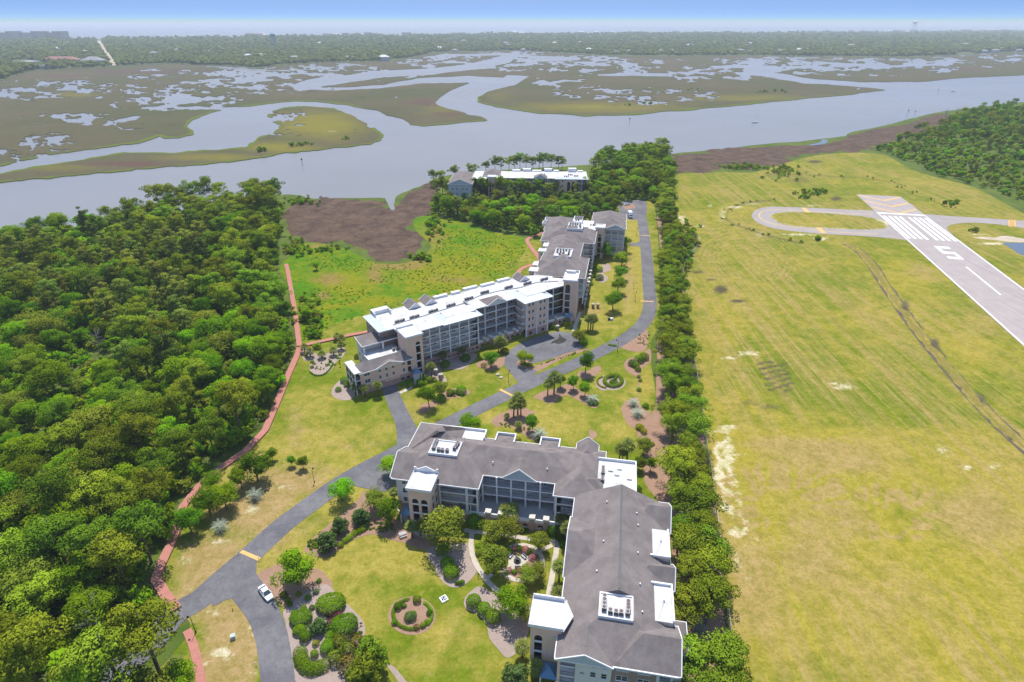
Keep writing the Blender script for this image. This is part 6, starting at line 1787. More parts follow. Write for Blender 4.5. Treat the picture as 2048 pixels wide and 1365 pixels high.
    b_ = Fac(rt, (-7.3, -4.2), 0); b_.arch_wall('niche_panel', .5, 2.6, .6, 14.4, [(1.55, 1.6, .8, 12.6)], M_TAN, .06, .05)
    blue_canopy(rt, -7.0, -3.8, -7.6, -4.5, 3.2)
    pbox(rt, 'porch', -6.4, -4.4, -6.9, -4.4, 0, 3.1, M_CREAM)
    # lower west end: shed roof over an open terrace, and the pink two-storey block before it
    b = MB(); b.add([(-20.0, 5.6, 12.3), (-5.4, 5.6, 12.3), (-5.4, 12.6, 13.2), (-20.0, 12.6, 13.2), (-20.0, 5.6, 12.0), (-5.4, 5.6, 12.0), (-5.4, 12.6, 12.9), (-20.0, 12.6, 12.9)], [(0, 1, 2, 3), (4, 7, 6, 5), (0, 4, 5, 1), (1, 5, 6, 2), (2, 6, 7, 3), (3, 7, 4, 0)])
    ro = b.build('roof', M_SHINGLE, rt)
    e = MB(); e.box(-20.15, -5.3, 5.45, 5.58, 11.9, 12.32); e.beam((-20.1, 5.5, 12.1), (-20.1, 12.7, 13.05), .15, .4); e.build('fascia', M_TRIM, ro)
    pbox(rt, 'wall', -19.6, -7.4, 8.4, 12.4, 0, 12.2, M_CREAM)
    for x in (-19.3, -12.2): pbox(rt, 'column', x - .3, x + .3, 5.8, 6.4, 9.0, 12.1, M_TRIM)
    pbox(rt, 'wall', -19.6, -7.4, .4, 8.4, 0, 8.8, M_CREAM)
    pbox(rt, 'terrace', -19.9, -7.4, .2, 8.4, 8.8, 9.05, M_MEMBRANE); parapet(rt, -20.0, -7.4, .1, 8.5, 9.05, .45, .25, sides='SW')
    condenser(rt, -9.6, 2.6, 9.05); condenser(rt, -8.3, 2.4, 9.05)
    fw = Fac(rt, (-19.6, 12.3), -math.pi / 2)
    for s in (2, 5.5, 9): 
        for z in (3.4, 6.4): fw.window(s, z, 1.2, 1.5, False, 0.0)
    pbox(rt, 'wall', -25.0, -6.3, -4.9, .5, 3.0, 8.5, M_PINK)
    pbox(rt, 'podium_wall', -25.0, -6.3, -4.95, .5, 0, 3.0, M_PINKBRICK)
    hip(rt, -25.6, -5.8, -5.6, 1.2, 8.5, peak=10.9, ax='x', gables='')
    hip(rt, -19.8, -10.0, -5.75, 0, 8.52, peak=10.3, ax='y', gables='S', gmat=M_PINK)
    f = Fac(rt, (-25.0, -4.9), 0)
    for z in (3.3, 6.0):
        f.window(2.2, z + .6, 2.0, 1.5, True, 0.02)
        for s in (6.8, 9.2, 11.7, 15.6): f.window(s, z + .6, 1.0, 1.5, False, 0.02)
        f.box('balcony_opening', 17.1, 18.4, -.9, .03, z, z + 2.1, M_DARK); f.railing(17.1, 18.4, .08, z, .95)
    f.box('garage_door', 8.6, 13.4, -.15, .04, 0, 2.4, M_DARK); f.box('garage_lintel', 8.2, 13.8, -.05, .35, 2.4, 2.75, M_PINK)
    fq = Fac(rt, (-25.0, -4.95), 0)
    for s in (14.8, 16.9): fq.arch_wall('arched_vent', s - .9, s + .9, .5, 2.3, [(s, 1.3, .9, 1.3)], M_PINKBRICK, .1, .12); fq.box('void', s - .6, s + .6, .0, .015, .9, 1.9, M_DARK)
    # screened porch at the west corner
    pbox(rt, 'flat_roof', -27.3, -24.5, -5.4, 4.4, 8.6, 8.9, M_MEMBRANE)
    pbox(rt, 'wall', -25.2, -24.9, -4.6, 4.2, 0, 8.6, M_DARK)
    for z in (3.0, 5.8): pbox(rt, 'balcony_slab', -27.1, -25.0, -5.0, 4.2, z - .3, z, M_TRIM)
    fx = Fac(rt, (-27.1, 4.2), -math.pi / 2)
    for s in (.15, 3.1, 6.1, 9.05): fx.box('column', s - .15, s + .15, -.3, 0, 0, 8.6, M_TRIM)
    for z in (3.0, 5.8):
        fx.railing(.3, 9.0, -.1, z); fx.box('screen', .3, 9.0, -.16, -.14, z, z + 2.4, M_GLASS)
    fy = Fac(rt, (-27.1, -5.0), 0); fy.box('column', 1.85, 2.15, -.3, .02, 0, 8.6, M_PINK)
    for z in (3.0, 5.8): fy.railing(.1, 1.8, -.1, z)
    # west end of the main block
    fz = Fac(rt, (-12.2, 21.4), -math.pi / 2)
    for s in (2.5, 6, 9.5, 12.5):
        for z in Lv: fz.window(s, z + .9, 1.2, 1.5, True, 0.0)
    fr = Fac(rt, (57, 21.6), math.pi)
    for s in range(3, 68, 5):
        for z in Lv: fr.window(s, z + .9, 1.6, 1.5, True, 0.0)
    return rt
B_ROOT = middle_building()

# ------------------------------------------------------------------ rear wing of the middle group: hipped roofs stepping away
def rear_building():
    rt = empty('apartment_building', (26, 255, 0.05), R(-10.5), 'shingle-roofed apartment block stepping back from the white-roofed wing', 'building')
    T = 15.5; Lv = [3.0, 6.1, 9.25, 12.4]
    hip(rt, -14.2, 8.0, -13.0, 12.4, T, .5, ax='y')
    hip(rt, -14.0, 3.6, 8.0, 42.0, T + .006, .52, ax='y')
    hip(rt, -18.2, 9.2, 33.8, 56.4, T + .012, .46, ax='x')
    hip(rt, -19.0, -4.0, 52.0, 76.0, T + .018, .40, ax='y')
    hip(rt, 5.0, 24.0, 60.0, 90.0, T + .024, .46, ax='y')
    hip(rt, 12.8, 24.2, 59.6, 68.0, T + .03, peak=T + 2.4, ax='y', gables='S')
    hip(rt, -13.9, -6.0, -4.5, 4.0, T + .036, peak=T + 2.2, ax='x', gables='W')
    roof_well(rt, -7.2, .1, .2, 10.4, 19.9, [(.1 + .18 * k, .78) for k in range(4)] + [(.12 + .2 * k, .5) for k in range(3)] + [(.85, .7), (.85, .5), (.85, .3), (.5, .3), (.3, .22)], .9)
    roof_well(rt, -5.4, 2.0, 42.0, 52.2, 19.9, [(.12 + .16 * k, .75) for k in range(4)] + [(.12 + .2 * k, .4) for k in range(3)] + [(.8, .7), (.8, .45), (.85, .25)], .9)
    roof_well(rt, -4.2, .2, 60.5, 71.0, 18.0, [(.2 + .25 * k, .8) for k in range(4)] + [(.2 + .25 * k, .55) for k in range(4)] + [(.3, .3), (.6, .3)], .8)
    pbox(rt, 'flat_roof', .2, 9.5, 58.5, 70.5, 0, 16.2, M_TRIM); pbox(rt, 'flat_roof', -3.9, .15, 56.5, 72.0, 0, 16.6, M_TRIM)
    # west bays with white flat tops
    for y0, y1, x0 in ((-9.5, -5.0, -17.0), (-2.0, 2.6, -16.4), (17.0, 21.0, -16.6), (24.5, 29.5, -15.4), (44.0, 50.0, -13.0)):
        pbox(rt, 'bay', x0, x0 + 4, y0, y1, 0, T + .1, M_TAN); pbox(rt, 'flat_roof', x0 - .3, x0 + 4.2, y0 - .3, y1 + .3, T + .1, T + .5, M_MEMBRANE)
        fb = Fac(rt, (x0, y1), -math.pi / 2)
        for z in Lv: fb.window((y1 - y0) / 2, z + .8, 1.6, 1.6, True, 0.0)
        fs = Fac(rt, (x0, y0), 0)
        for z in Lv: fs.window(1.6, z + .8, 1.2, 1.5, False, 0.0)
    parapet(rt, -20.5, -18.6, 66.5, 71.5, T - .2, 1.5, .3, sides='NSW'); parapet(rt, -20.9, -18.6, 59.5, 64.5, T - .2, 1.5, .3, sides='NSW')
    pbox(rt, 'bay', -20.3, -18.0, 59.8, 71.2, 0, T - .2, M_PINK)
    fb = Fac(rt, (-20.3, 59.8), 0)
    for z in Lv: fb.box('balcony_opening', .4, 1.9, -.8, .02, z, z + 2.4, M_DARK)
    fb = Fac(rt, (-20.3, 71.2), -math.pi / 2)
    for s in (2.5, 6, 9):
        for z in Lv: fb.window(s, z + .9, 1.4, 1.6, True, 0.0)
    # bodies
    pbox(rt, 'wall', -13.6, 5.4, -11.5, 12.0, 0, T, M_TAN); pbox(rt, 'wall', -13.4, 1.2, 12.0, 34.5, 0, T, M_TAN)
    pbox(rt, 'wall', -17.6, 6.6, 34.5, 55.8, 0, T, M_TAN); pbox(rt, 'wall', -18.4, -4.6, 55.8, 75.4, 0, T, M_TAN)
    pbox(rt, 'wall', 9.4, 23.4, 62.2, 89, 0, T, M_CREAM)
    # east galleries
    f = Fac(rt, (7.6, -12), math.pi / 2); f.gallery(.3, 23.8, Lv, 6, 2.2, M_CREAM, T, win=[(.5, 1.8, 1.5, True)])
    f = Fac(rt, (3.4, 12.4), math.pi / 2); f.gallery(.3, 21.4, Lv, 5, 2.2, M_CREAM, T, win=[(.5, 1.8, 1.5, True)])
    f = Fac(rt, (8.8, 34.2), math.pi / 2); f.gallery(.3, 21.4, Lv, 5, 2.2, M_CREAM, T, win=[(.5, 1.8, 1.5, True)])
    fs = Fac(rt, (3.5, 34.3), 0); fs.gallery(.2, 5.2, Lv, 1, 1.5, M_CREAM, T, win=[(.3, .9, .9, False), (.75, .9, 1.3, False)])
    fp = Fac(rt, (8.6, -12), math.pi / 2)
    fp.arch_wall('podium_wall', 0, 46.0, 0, 2.6, [(1.6 + 2.5 * k, 1.4, .8, 1.2) for k in range(18)], M_PINKBRICK, .4, 0)
    fp.box('podium_panel', 0, 46, -.3, 0, 2.6, 3.4, M_TRIM)
    for k in range(9): fp.box('pillar', 2.6 + 5 * k, 3.4 + 5 * k, -.6, .3, 0, 3.9, M_BROWNBRICK); fp.box('pillar_cap', 2.4 + 5 * k, 3.6 + 5 * k, -.8, .5, 3.9, 4.4, M_CAP)
    # south front of the far right block
    f = Fac(rt, (12.9, 60.5), 0); f.gallery(.3, 10.6, Lv, 3, 1.8, M_CREAM, T, win=[(.3, .9, .9, False), (.75, .9, 1.3, False)])
    tower(rt, 8.4, 12.9, 55.5, 61.5, 17.0, Lv, [(.5, 1.7, .6, 12.6)], None, None, mat=M_PINK)
    pbox(rt, 'flat_roof', 4.4, 8.6, 53.0, 59.5, 15.9, 16.5, M_MEMBRANE)
    for k in range(6): condenser(rt, 5.4 + k * 1.2, 60.5, 16.5, .9)
    # corner tower beside the white roof
    tower(rt, -.2, 5.4, -23.5, -14.3, 18.2, Lv, [(.32, 2.0, 2.9, 15.5)], None, None, mat=M_PINK)
    parapet(rt, -.5, 5.7, -23.8, -14.0, 18.5, .9, .3, sides='NE'); pbox(rt, 'roof_box', .2, 3.9, -15.6, -14.3, 18.5, 19.5, M_TRIM)
    pbox(rt, 'glass_screen', .85, 2.7, -23.1, -23.05, 3.0, 16.2, M_GLASS)
    pbox(rt, 'wall', -6, 5.2, -14.4, -11.4, 0, T, M_TAN)
    blue_canopy(rt, .2, 4.2, -27.2, -23.9, 3.4)
    return rt
B2_ROOT = rear_building()

# ------------------------------------------------------------------ the far building between the pines
def far_building():
    rt = empty('apartment_building', (5, 436, 0.05), R(-3), 'far apartment block with white flat roof half hidden by pines at the river', 'building')
    T = 13.8; Lv = [1.2, 4.4, 7.6, 10.7]
    b = MB(); b.prism([(-34, -3), (-17, -3), (-17, 1), (26, 1), (26, -1.5), (49.5, -1.5), (49.5, 25), (-34, 22)], T - .4, T); b.build('flat_roof', M_MEMBRANE, rt)
    for x0, x1, h in ((2, 8, 1.8), (9, 16, .8), (18, 24, 2.0), (25, 29, .9), (36, 42, 2.6), (43, 47, .9), (-6, 0, .9)): pbox(rt, 'roof_box', x0, x1, 22.5, 25.4, T - .4, T + h, M_TRIM)
    hip(rt, 10.5, 20.5, .4, 9, T + .05, peak=T + 2.8, ax='y', gables='S')
    hip(rt, -49.5, -32.0, -16, 20, T - 1.0, .40, ax='y', gables='S')
    hip(rt, -27, -14, 8, 24, T + .2, .42, ax='y')
    pbox(rt, 'metal_eave', 25.7, 49.8, -1.9, 5, T, T + .18, M_METAL)
    pbox(rt, 'wall', -49, -33, -15.4, 19, 0, T - 1, M_PALE); pbox(rt, 'wall', -33.4, 48.8, 4.2, 21.5, 0, T - .4, M_BROWNBRICK)
    fs = Fac(rt, (-49, -15.4), 0)
    for s in (3, 6, 10, 13):
        for z in Lv[:-1]: fs.window(s, z + .9, 1.3, 1.5, True, 0.0)
    f = Fac(rt, (-16.5, 1.4), 0); f.gallery(.2, 42.4, Lv, 8, 2.4, M_TAN, T - .4, win=[(.5, 1.8, 1.5, True)])
    pbox(rt, 'wall', 26.6, 41.0, -1.0, 5, 0, T - .4, M_PINK)
    fb = Fac(rt, (26.6, -1.0), 0)
    for z in Lv:
        for s in (1.6, 4.8): fb.window(s, z + .9, 1.2, 1.5, False, 0.0)
    fb.arch_wall('arcade', 7.4, 14.4, 0, T - .5, [(9.2, 2.2, .5, 11.0), (12.4, 2.2, .5, 11.0)], M_PINK, .3, .35)
    fb.box('void', 8, 13.6, .01, .03, .5, 12.6, M_DARK)
    f = Fac(rt, (41.2, -1.0), 0); f.gallery(.2, 8.0, Lv, 2, 2.2, M_TAN, T - .4, win=[(.5, 1.8, 1.5, True)])
    tower(rt, -22, -16.8, -4, 2, T + 1.4, Lv, [(.3, 1.4, .6, 10.5), (.7, 1.4, .6, 10.5)], None, None)
    for gx, gy in ((-26, 4), (-22, 8), (33, 6), (40, 8), (16, 12), (36, 12)):
        for k in range(3): condenser(rt, gx + k * 1.2, gy, T, .95)
    return rt
C_ROOT = far_building()
# ================================================================== planted trees, palms and shrubs of the grounds
def hedge(name, pts, r, h, mat, label, seed=1, dens=26, leaf=.2, cat='hedge'):
    """clipped hedge along a line of world points"""
    rng = np.random.default_rng(seed)
    c = catmull(np.array([p[:2] for p in pts]), False, 6)
    sg = np.r_[0, np.cumsum(np.linalg.norm(np.diff(c, axis=0), axis=1))]
    n = int(sg[-1] * dens * 4 * max(1, r / .6))
    s = rng.random(n) * sg[-1]
    base = np.stack([np.interp(s, sg, c[:, 0]), np.interp(s, sg, c[:, 1])], -1)
    d = sph(rng, n); d[:, 2] = np.abs(d[:, 2])
    lump = .85 + .3 * vnoise(s * .9, s * .3 + 4, seed, 3)
    off = d * lump[:, None] * [r, r, h] * (.9 + .12 * rng.random((n, 1)))
    cen = np.c_[base + off[:, :2], .1 + off[:, 2]]
    o0 = cen[:, :2].mean(0)
    cen[:, :2] -= o0
    nr = d + rng.normal(size=(n, 3)) * .35
    nr *= np.sign((nr * d).sum(1))[:, None]
    o = link(name, leaf_mesh(name, cen, nr, leaf * (.7 + .6 * rng.random(n)), np.clip(rng.random(n) * .6 + .4 * vnoise(s, s, seed + 1, 2), 0, 1), mat, d, .7))
    o.location = (o0[0], o0[1], 0.05)
    return tag(o, label, cat)
def px1(z, x, y): return P(*z((x, y))[0])
GROUP = {}
def T(kind, q, s, label, name=None, cat='tree', zs=None):
    nm = name or {'palm': 'palm_tree', 'shortpalm': 'palm_tree', 'pindo': 'pindo_palm', 'magnolia': 'magnolia_tree', 'holly': 'clipped_tree', 'cypress': 'cypress_tree'}.get(kind, 'garden_tree')
    return plant_tree(kind, q, s * 1.13, label, None, nm, 'palm' if 'palm' in nm else cat, zs)
def S(kind, q, r, label, h=None, name=None):
    r = tuple(1.16 * k for k in r) if hasattr(r, '__len__') else 1.16 * r
    return plant_shrub(kind, q, r, label, None, name or 'shrub', h)
# --- lawn between the drive and the near building
T('lime', px1(Z5, 610, 140), 1.15, 'rounded lime-green tree on the lawn beside the forecourt')
T('myrtle', px1(Z5, 822, 200), .95, 'olive-green tree at the upper end of the pine-straw bed')
T('oak', px1(Z5, 925, 300), 1.05, 'leafy tree beside the brick stair tower of the near building')
T('magnolia', px1(Z5, 515, 452), .92, 'largest dark magnolia, lowest of the three in the pine-straw bed')
T('magnolia', px1(Z5, 597, 345), .8, 'middle dark magnolia of the three in the pine-straw bed')
T('magnolia', px1(Z5, 735, 292), .88, 'uppermost dark magnolia of the three in the pine-straw bed')
T('broad', px1(Z5, 1310, 440), 1.12, 'large spreading tree in front of the near building stair tower')
S('bright', px1(Z5, 1280, 480), 1.6, 'leafy bush at the foot of the large spreading tree', 2.2)
T('oak', px1(Z5, 315, 690), 1.5, 'large leafy tree on the mulch beside the parked white car')
for k, (x, y) in enumerate(((600, 440), (630, 410), (660, 390), (690, 365), (720, 350), (745, 335))):
    S('bright', px1(Z5, x, y), .75, f'{["lowest", "second", "third", "fourth", "fifth", "topmost"][k]} tuft from below in the row beside the magnolias', .7)
_rt2 = random.Random(9)
def tufts(name, z, n, region, label, sh='dark', r=(.2, .35)):
    pts = []
    x0, x1, y0, y1, sl = region
    for _ in range(n):
        x = _rt2.uniform(x0, x1)
        pts.append(np.array(px1(z, x, _rt2.uniform(y0, y1) + sl * (x - x0))[:2]))
    mass(name, np.array(pts), [_rt2.uniform(*r) for _ in pts], SHRUBS[sh], label, n, z=.1)
tufts('seedling_tufts', Z5, 40, (385, 470, 410, 470, -.3), 'tiny dark tufts planted at the left end of the pine-straw bed')
tufts('seedling_tufts', Z5, 40, (760, 960, 270, 330, .15), 'tiny dark tufts planted across the upper pine-straw bed')
tufts('seedling_tufts', ZH, 24, (940, 1090, 700, 830, 0), 'tiny dark tufts beside the clipped mound hedge')
tufts('seedling_tufts', ZE, 26, (560, 1060, 190, 210, -.32), 'tiny tufts in the strip between road and car park', 'bright')
tufts('seedling_tufts', ZE, 26, (0, 420, 1000, 1050, .16), 'tiny dark tufts in the bed below the palm trio')
tufts('seedling_tufts', ZK, 40, (280, 520, 1020, 1120, -.1), 'tiny plants in the kidney-shaped bed by the boardwalk')
tufts('seedling_tufts', ZS, 24, (380, 480, 440, 540, 0), 'tiny dark plants in the bed at the road bend')
tufts('seedling_tufts', ZF, 24, (650, 900, 620, 650, -.05), 'tiny plants along the edge of the lawn bed')
# --- clipped shrubs in the bed at the lower left
def sh(x, y): return px1(ZH, x, y)
S('ball', sh(688, 360), (2.75, 2.35), 'broad clipped green mound at the top of the shrub bed', 1.7, 'clipped_shrub')
S('ball', sh(862, 650), (2.5, 2.3), 'broad clipped green mound right of the purple shrubs', 1.8, 'clipped_shrub')
S('ball', sh(288, 545), (2.05, 1.8), 'broad clipped green mound nearest the road', 1.4, 'clipped_shrub')
S('ball', sh(272, 705), (1.35, 1.1), 'low clipped mound below the mound nearest the road', 1.1, 'clipped_shrub')
S('ball', sh(345, 795), 1.05, 'round clipped ball left of the small yellow shrub', 1.3, 'clipped_shrub')
S('ball', sh(688, 780), 1.1, 'round clipped ball below the variegated magnolia', 1.1, 'clipped_shrub')
S('ball', sh(645, 930), 1.35, 'clipped ball above the yellow thicket', 1.35, 'clipped_shrub')
S('bright', sh(672, 975), .6, 'small pale bush at the foot of a clipped ball', .8)
S('yellow', sh(480, 870), .6, 'small yellow-green shrub in the middle of the shrub bed', .7)
S('ball', sh(465, 1020), .7, 'small clipped ball beside the long curved hedge', 1.0, 'clipped_shrub')
S('purple', sh(642, 495), .55, 'smallest purple shrub beside the magnolia', .7, 'purple_shrub')
S('purple', sh(768, 485), (1.0, .8), 'wide purple shrub between the two broad mounds', .8, 'purple_shrub')
S('purple', sh(690, 600), .85, 'tall purple shrub below the other purple shrubs', 1.0, 'purple_shrub')
hedge('clipped_hedge', [sh(270, 980), sh(290, 1090), sh(350, 1190), sh(450, 1215), sh(550, 1180), sh(610, 1160)], 1.5, 1.7, L_SHRUB, 'long curved clipped hedge at the bottom of the shrub bed', 3, 60, .22)
T('magnolia', sh(525, 690), .68, 'variegated magnolia among the clipped mounds')
for x, y, r, k, lb in ((55, 225, .7, 'dark', 'dark round shrub on the mulch above the others by the car'), (110, 290, .55, 'dark', 'dark shrub just below the round shrub by the car'), (132, 345, .5, 'dark', 'lowest of three dark shrubs by the car'), (375, 250, .6, 'ball', 'small upright shrub below the large leafy tree'), (485, 175, .55, 'magn', 'grey-green shrub on the mulch left of the top mound'), (318, 395, .6, 'ball', 'small yellow-green ball above the mound nearest the road'), (430, 385, .55, 'magn', 'grey-green small ball left of the top mound'), (190, 465, .6, 'ball', 'small ball behind the mound nearest the road'), (250, 205, .5, 'dark', 'bush under the large leafy tree by the car'), (523, 30, .5, 'dark', 'lone dark shrub at the lawn edge above the shrub bed')):
    S(k, sh(x, y), r, lb, r * 1.05)
for x, y, r, k, lb in ((800, 880, 1.3, 'loose', 'loose yellow-green thicket left of the cypresses'), (900, 1000, 1.6, 'loose', 'tall loose thicket beside the cypresses'), (1040, 880, 1.3, 'rusty', 'thin rusty bush above the cypresses'), (760, 1080, 1.3, 'loose', 'loose bush at the end of the curved hedge'), (920, 1180, 1.5, 'rusty', 'rusty bush left of the front cypress'), (960, 1290, 1.2, 'loose', 'low loose bush left of the front cypress')):
    S(k, sh(x, y), r, lb, r * 1.3)
T('cypress', sh(1240, 1240), 1.15, 'rear of the two dense cypresses at the bottom edge')
T('cypress', sh(1190, 1440), 1.25, 'front of the two dense cypresses at the bottom edge')
# --- balls beside the court
S('ball', px1(Z5, 1303, 565), 1.35, 'upper clipped ball on the mulch left of the garden path', 1.35, 'clipped_shrub')
S('ball', px1(Z5, 1330, 630), 1.6, 'lower clipped ball on the mulch left of the garden path', 1.6, 'clipped_shrub')
S('ball', px1(Z5, 1478, 825), 1.45, 'leftmost clipped ball in the bed below the garden path', 1.65, 'clipped_shrub')
S('ball', px1(Z5, 1547, 875), 1.35, 'middle clipped ball in the bed below the garden path', 1.5, 'clipped_shrub')
S('ball', px1(Z5, 1605, 925), 1.45, 'clipped ball partly under the tree below the garden path', 1.5, 'clipped_shrub')
for x, y, k in ((1368, 690, 'leftmost'), (1388, 692, 'middle'), (1405, 685, 'rightmost')): S('dark', px1(Z5, x, y), .45, f'{k} of three small dark plants below the two clipped balls', .6)
# --- ring bed on the lawn
def zc(x, y): return px1(ZC, x, y)
ringp = [zc(800 + 490 * math.cos(a), 640 + 385 * math.sin(a)) for a in np.linspace(R(-52), R(40), 9)]
hedge('ring_hedge', ringp, .42, .6, L_BRIGHT, 'right arc of the low hedge round the circular bed', 5, 70, .16)
ringp = [zc(800 + 470 * math.cos(a), 620 + 375 * math.sin(a)) for a in np.linspace(R(75), R(260), 16)]
hedge('ring_hedge', ringp, .45, .6, L_BRIGHT, 'left arc of the low hedge round the circular bed', 6, 70, .16)
for x, y, r, k, lb in ((925, 290, .8, 'dark', 'dark shrub at the top of the circular bed'), (450, 460, .78, 'dark', 'dark shrub at the upper left of the circular bed'), (602, 425, .48, 'ball', 'small ball inside the circular bed'), (1235, 610, .6, 'dark', 'dark shrub on the right rim of the circular bed'), (370, 850, .55, 'dark', 'dark shrub on the left rim of the circular bed'), (915, 965, .58, 'rusty', 'rusty shrub at the bottom of the circular bed'), (1068, 915, .55, 'ball', 'small ball at the lower right of the circular bed'), (1160, 835, .5, 'ball', 'small ball on the right rim below the others')):
    S(k, zc(x, y), r, lb, r * 1.15)
S('magn', zc(750, 720), 1.05, 'tiered dark plant in the centre of the circular bed', .9)
S('dark', zc(840, 640), .5, 'dark leafy plant beside the tiered centre plant', .8)
# --- garden court
def zg(x, y): return px1(ZG, x, y)
T('myrtle', zg(540, 400), 1.05, 'left of the two trees behind the round garden path')
T('myrtle', zg(720, 370), 1.1, 'right of the two trees behind the round garden path')
T('myrtle', zg(545, 790), 1.2, 'tree overhanging the left of the round garden path')
T('myrtle', zg(1105, 505), .85, 'tree at the upper right of the round garden path')
T('myrtle', zg(945, 905), .8, 'tree at the lower right of the round garden path')
T('myrtle', zg(1075, 850), .7, 'small tree right of the round garden path')
T('lime', zg(760, 1340), 1.2, 'bright tree left of the near white tower roof')
T('broad', zg(930, 1400), .45, 'small tree at the foot of the near white tower')
T('palm', zg(690, 160), .85, 'left palm before the arched podium wall')
T('palm', zg(770, 165), .9, 'right palm before the arched podium wall')
T('palm', zg(1390, 250), 1.0, 'dark palm in the corner of the court')
T('palm', zg(1452, 430), .95, 'left palm of the pair in the court corner')
T('palm', zg(1486, 410), 1.0, 'right palm of the pair in the court corner')
T('palm', zg(1352, 880), .95, 'palm beside the long straight garden path')
T('shortpalm', zg(1330, 1130), 1.0, 'short palm at the end of the straight garden path')
T('palm', px1(Z5, 1075, 385), .8, 'left palm before the brick stair tower')
T('palm', px1(Z5, 1128, 372), .85, 'right palm before the brick stair tower')
T('palm', px1(Z5, 955, 140), .7, 'palm at the west corner of the near building')
T('palm', px1(Z5, 1420, 210), .9, 'palm before the gallery left of the court')
T('palm', px1(Z5, 1800, 1175), .8, 'palm left of the blue canopy at the near tower')
T('palm', px1(Z5, 1885, 1330), .8, 'palm below the blue canopy at the near tower')
T('magnolia', px1(Z5, 1750, 1365), 1.05, 'dense dark tree at the bottom edge left of the near tower')
for x, y, r, k, lb in ((300, 200, 1.6, 'dark', 'wide dark bush before the podium wall'), (375, 200, .8, 'bright', 'bright bush before the podium wall'), (430, 195, .7, 'bright', 'bright small bush right of the dark wide bush'), (880, 250, .45, 'bright', 'first round bush of the row before the podium'), (915, 252, .45, 'bright', 'second round bush of the row before the podium'), (950, 254, .45, 'bright', 'third round bush of the row before the podium'), (1170, 270, .7, 'rusty', 'rusty bush before the podium'), (1230, 290, 1.0, 'yellow', 'yellow bush in the court corner'), (1310, 330, 1.5, 'dark', 'dark cone-shaped bush in the court corner'),
                       (690, 560, .8, 'flower', 'pink azalea on the left of the round garden'), (730, 540, .9, 'dark', 'dark bush on the left of the round garden'), (800, 500, .7, 'flower', 'pink azalea at the top of the round garden'), (860, 500, .8, 'bright', 'green bush at the top of the round garden'), (935, 520, .85, 'flower', 'pink azalea at the upper right of the round garden'), (985, 540, .6, 'bright', 'green bush at the upper right of the round garden'), (1025, 610, .8, 'flower', 'pink azalea on the right of the round garden'), (735, 770, .7, 'flower', 'pink azalea at the lower left of the round garden'), (800, 790, .6, 'bright', 'green bush at the bottom of the round garden'), (865, 770, .6, 'flower', 'pink azalea at the bottom of the round garden'), (700, 800, .5, 'bright', 'low green edging bush of the round garden'),
                       (340, 460, .5, 'dark', 'dark shrub inside the curved garden path'), (360, 560, .7, 'loose', 'tall shrub inside the curved garden path'), (1400, 440, .8, 'dark', 'dark shrub under the court palms')):
    S(k, zg(x, y), r, lb, r * 1.05 if k != 'dark' or r < 1.2 else r * 1.4)
# --- lawn beyond the near building
def ze(x, y): return px1(ZE, x, y)
T('oak', ze(1165, 325), .95, 'broad grey-green tree in its own mulch ring below the road', zs=1.25)
T('palm', ze(650, 630), .95, 'left palm of the pair by the three clipped trees')
T('palm', ze(736, 605), 1.25, 'tall right palm of the pair by the three clipped trees')
T('holly', ze(825, 520), 1.0, 'leftmost of the three clipped lollipop trees', zs=1.1)
T('holly', ze(1000, 552), .98, 'middle of the three clipped lollipop trees')
T('holly', ze(1158, 632), .98, 'rightmost of the three clipped lollipop trees')
T('pindo', ze(1258, 715), .85, 'silver palm at the right end of the lawn bed')
S('dark', ze(1265, 735), 1.5, 'dark bush round the foot of the silver palm', .7)
T('palm', ze(185, 925), 1.15, 'left palm of the trio on the mulch beside the road')
T('palm', ze(242, 885), 1.15, 'middle palm of the trio on the mulch beside the road')
T('palm', ze(286, 905), 1.05, 'right palm of the trio on the mulch beside the road')
T('shortpalm', ze(255, 1085), .7, 'little palm below the palm trio')
T('shortpalm', ze(95, 945), .55, 'little rusty palm left of the palm trio')
T('holly', ze(440, 1115), 1.05, 'clipped round tree behind the near building roof')
T('pindo', ze(528, 1210), .95, 'silver palm behind the near building roof')
T('pindo', ze(1822, 770), .75, 'upper silver palm in the bed by the pine row')
T('pindo', ze(1880, 910), .85, 'lower silver palm in the bed by the pine row')
for x, y, r, k, lb in ((1800, 215, 1.3, 'magn', 'grey-green bush at the left of the hedge clump by the pines'), (1850, 240, 1.2, 'dark', 'dark bush in the hedge clump by the pines'), (1895, 165, 1.5, 'dark', 'large dark bush in the hedge clump by the pines'), (1960, 130, 1.5, 'dark', 'bush joining the hedge clump to the pines'), (1885, 290, .9, 'dark', 'lowest bush of the hedge clump by the pines'), (1890, 380, .6, 'loose', 'thin plant at the top of the narrow bed'), (1912, 430, .6, 'dark', 'dark plant in the narrow bed'), (1895, 560, .7, 'dark', 'long dark plant low in the narrow bed'), (1985, 790, .9, 'dark', 'dark bush right of the silver palms'), (1910, 1090, 1.0, 'yellow', 'yellow bush at the edge of the pine row'), (1960, 1140, .9, 'yellow', 'yellow bush below the other at the pine row'), (250, 1240, .8, 'yellow', 'yellow shrub between the white roof dormers'), (515, 1245, .8, 'dark', 'dark shrub behind the white dormer')):
    S(k, ze(x, y), r, lb, r * 1.1)
sp = [ze(1545 + 118 * math.cos(a), 437 + 78 * math.sin(a)) for a in np.linspace(R(-130), R(215), 22)]
hedge('spiral_hedge', sp, .75, 1.3, L_SHRUB, 'round clipped spiral hedge on the lawn below the road', 8, 60, .2)
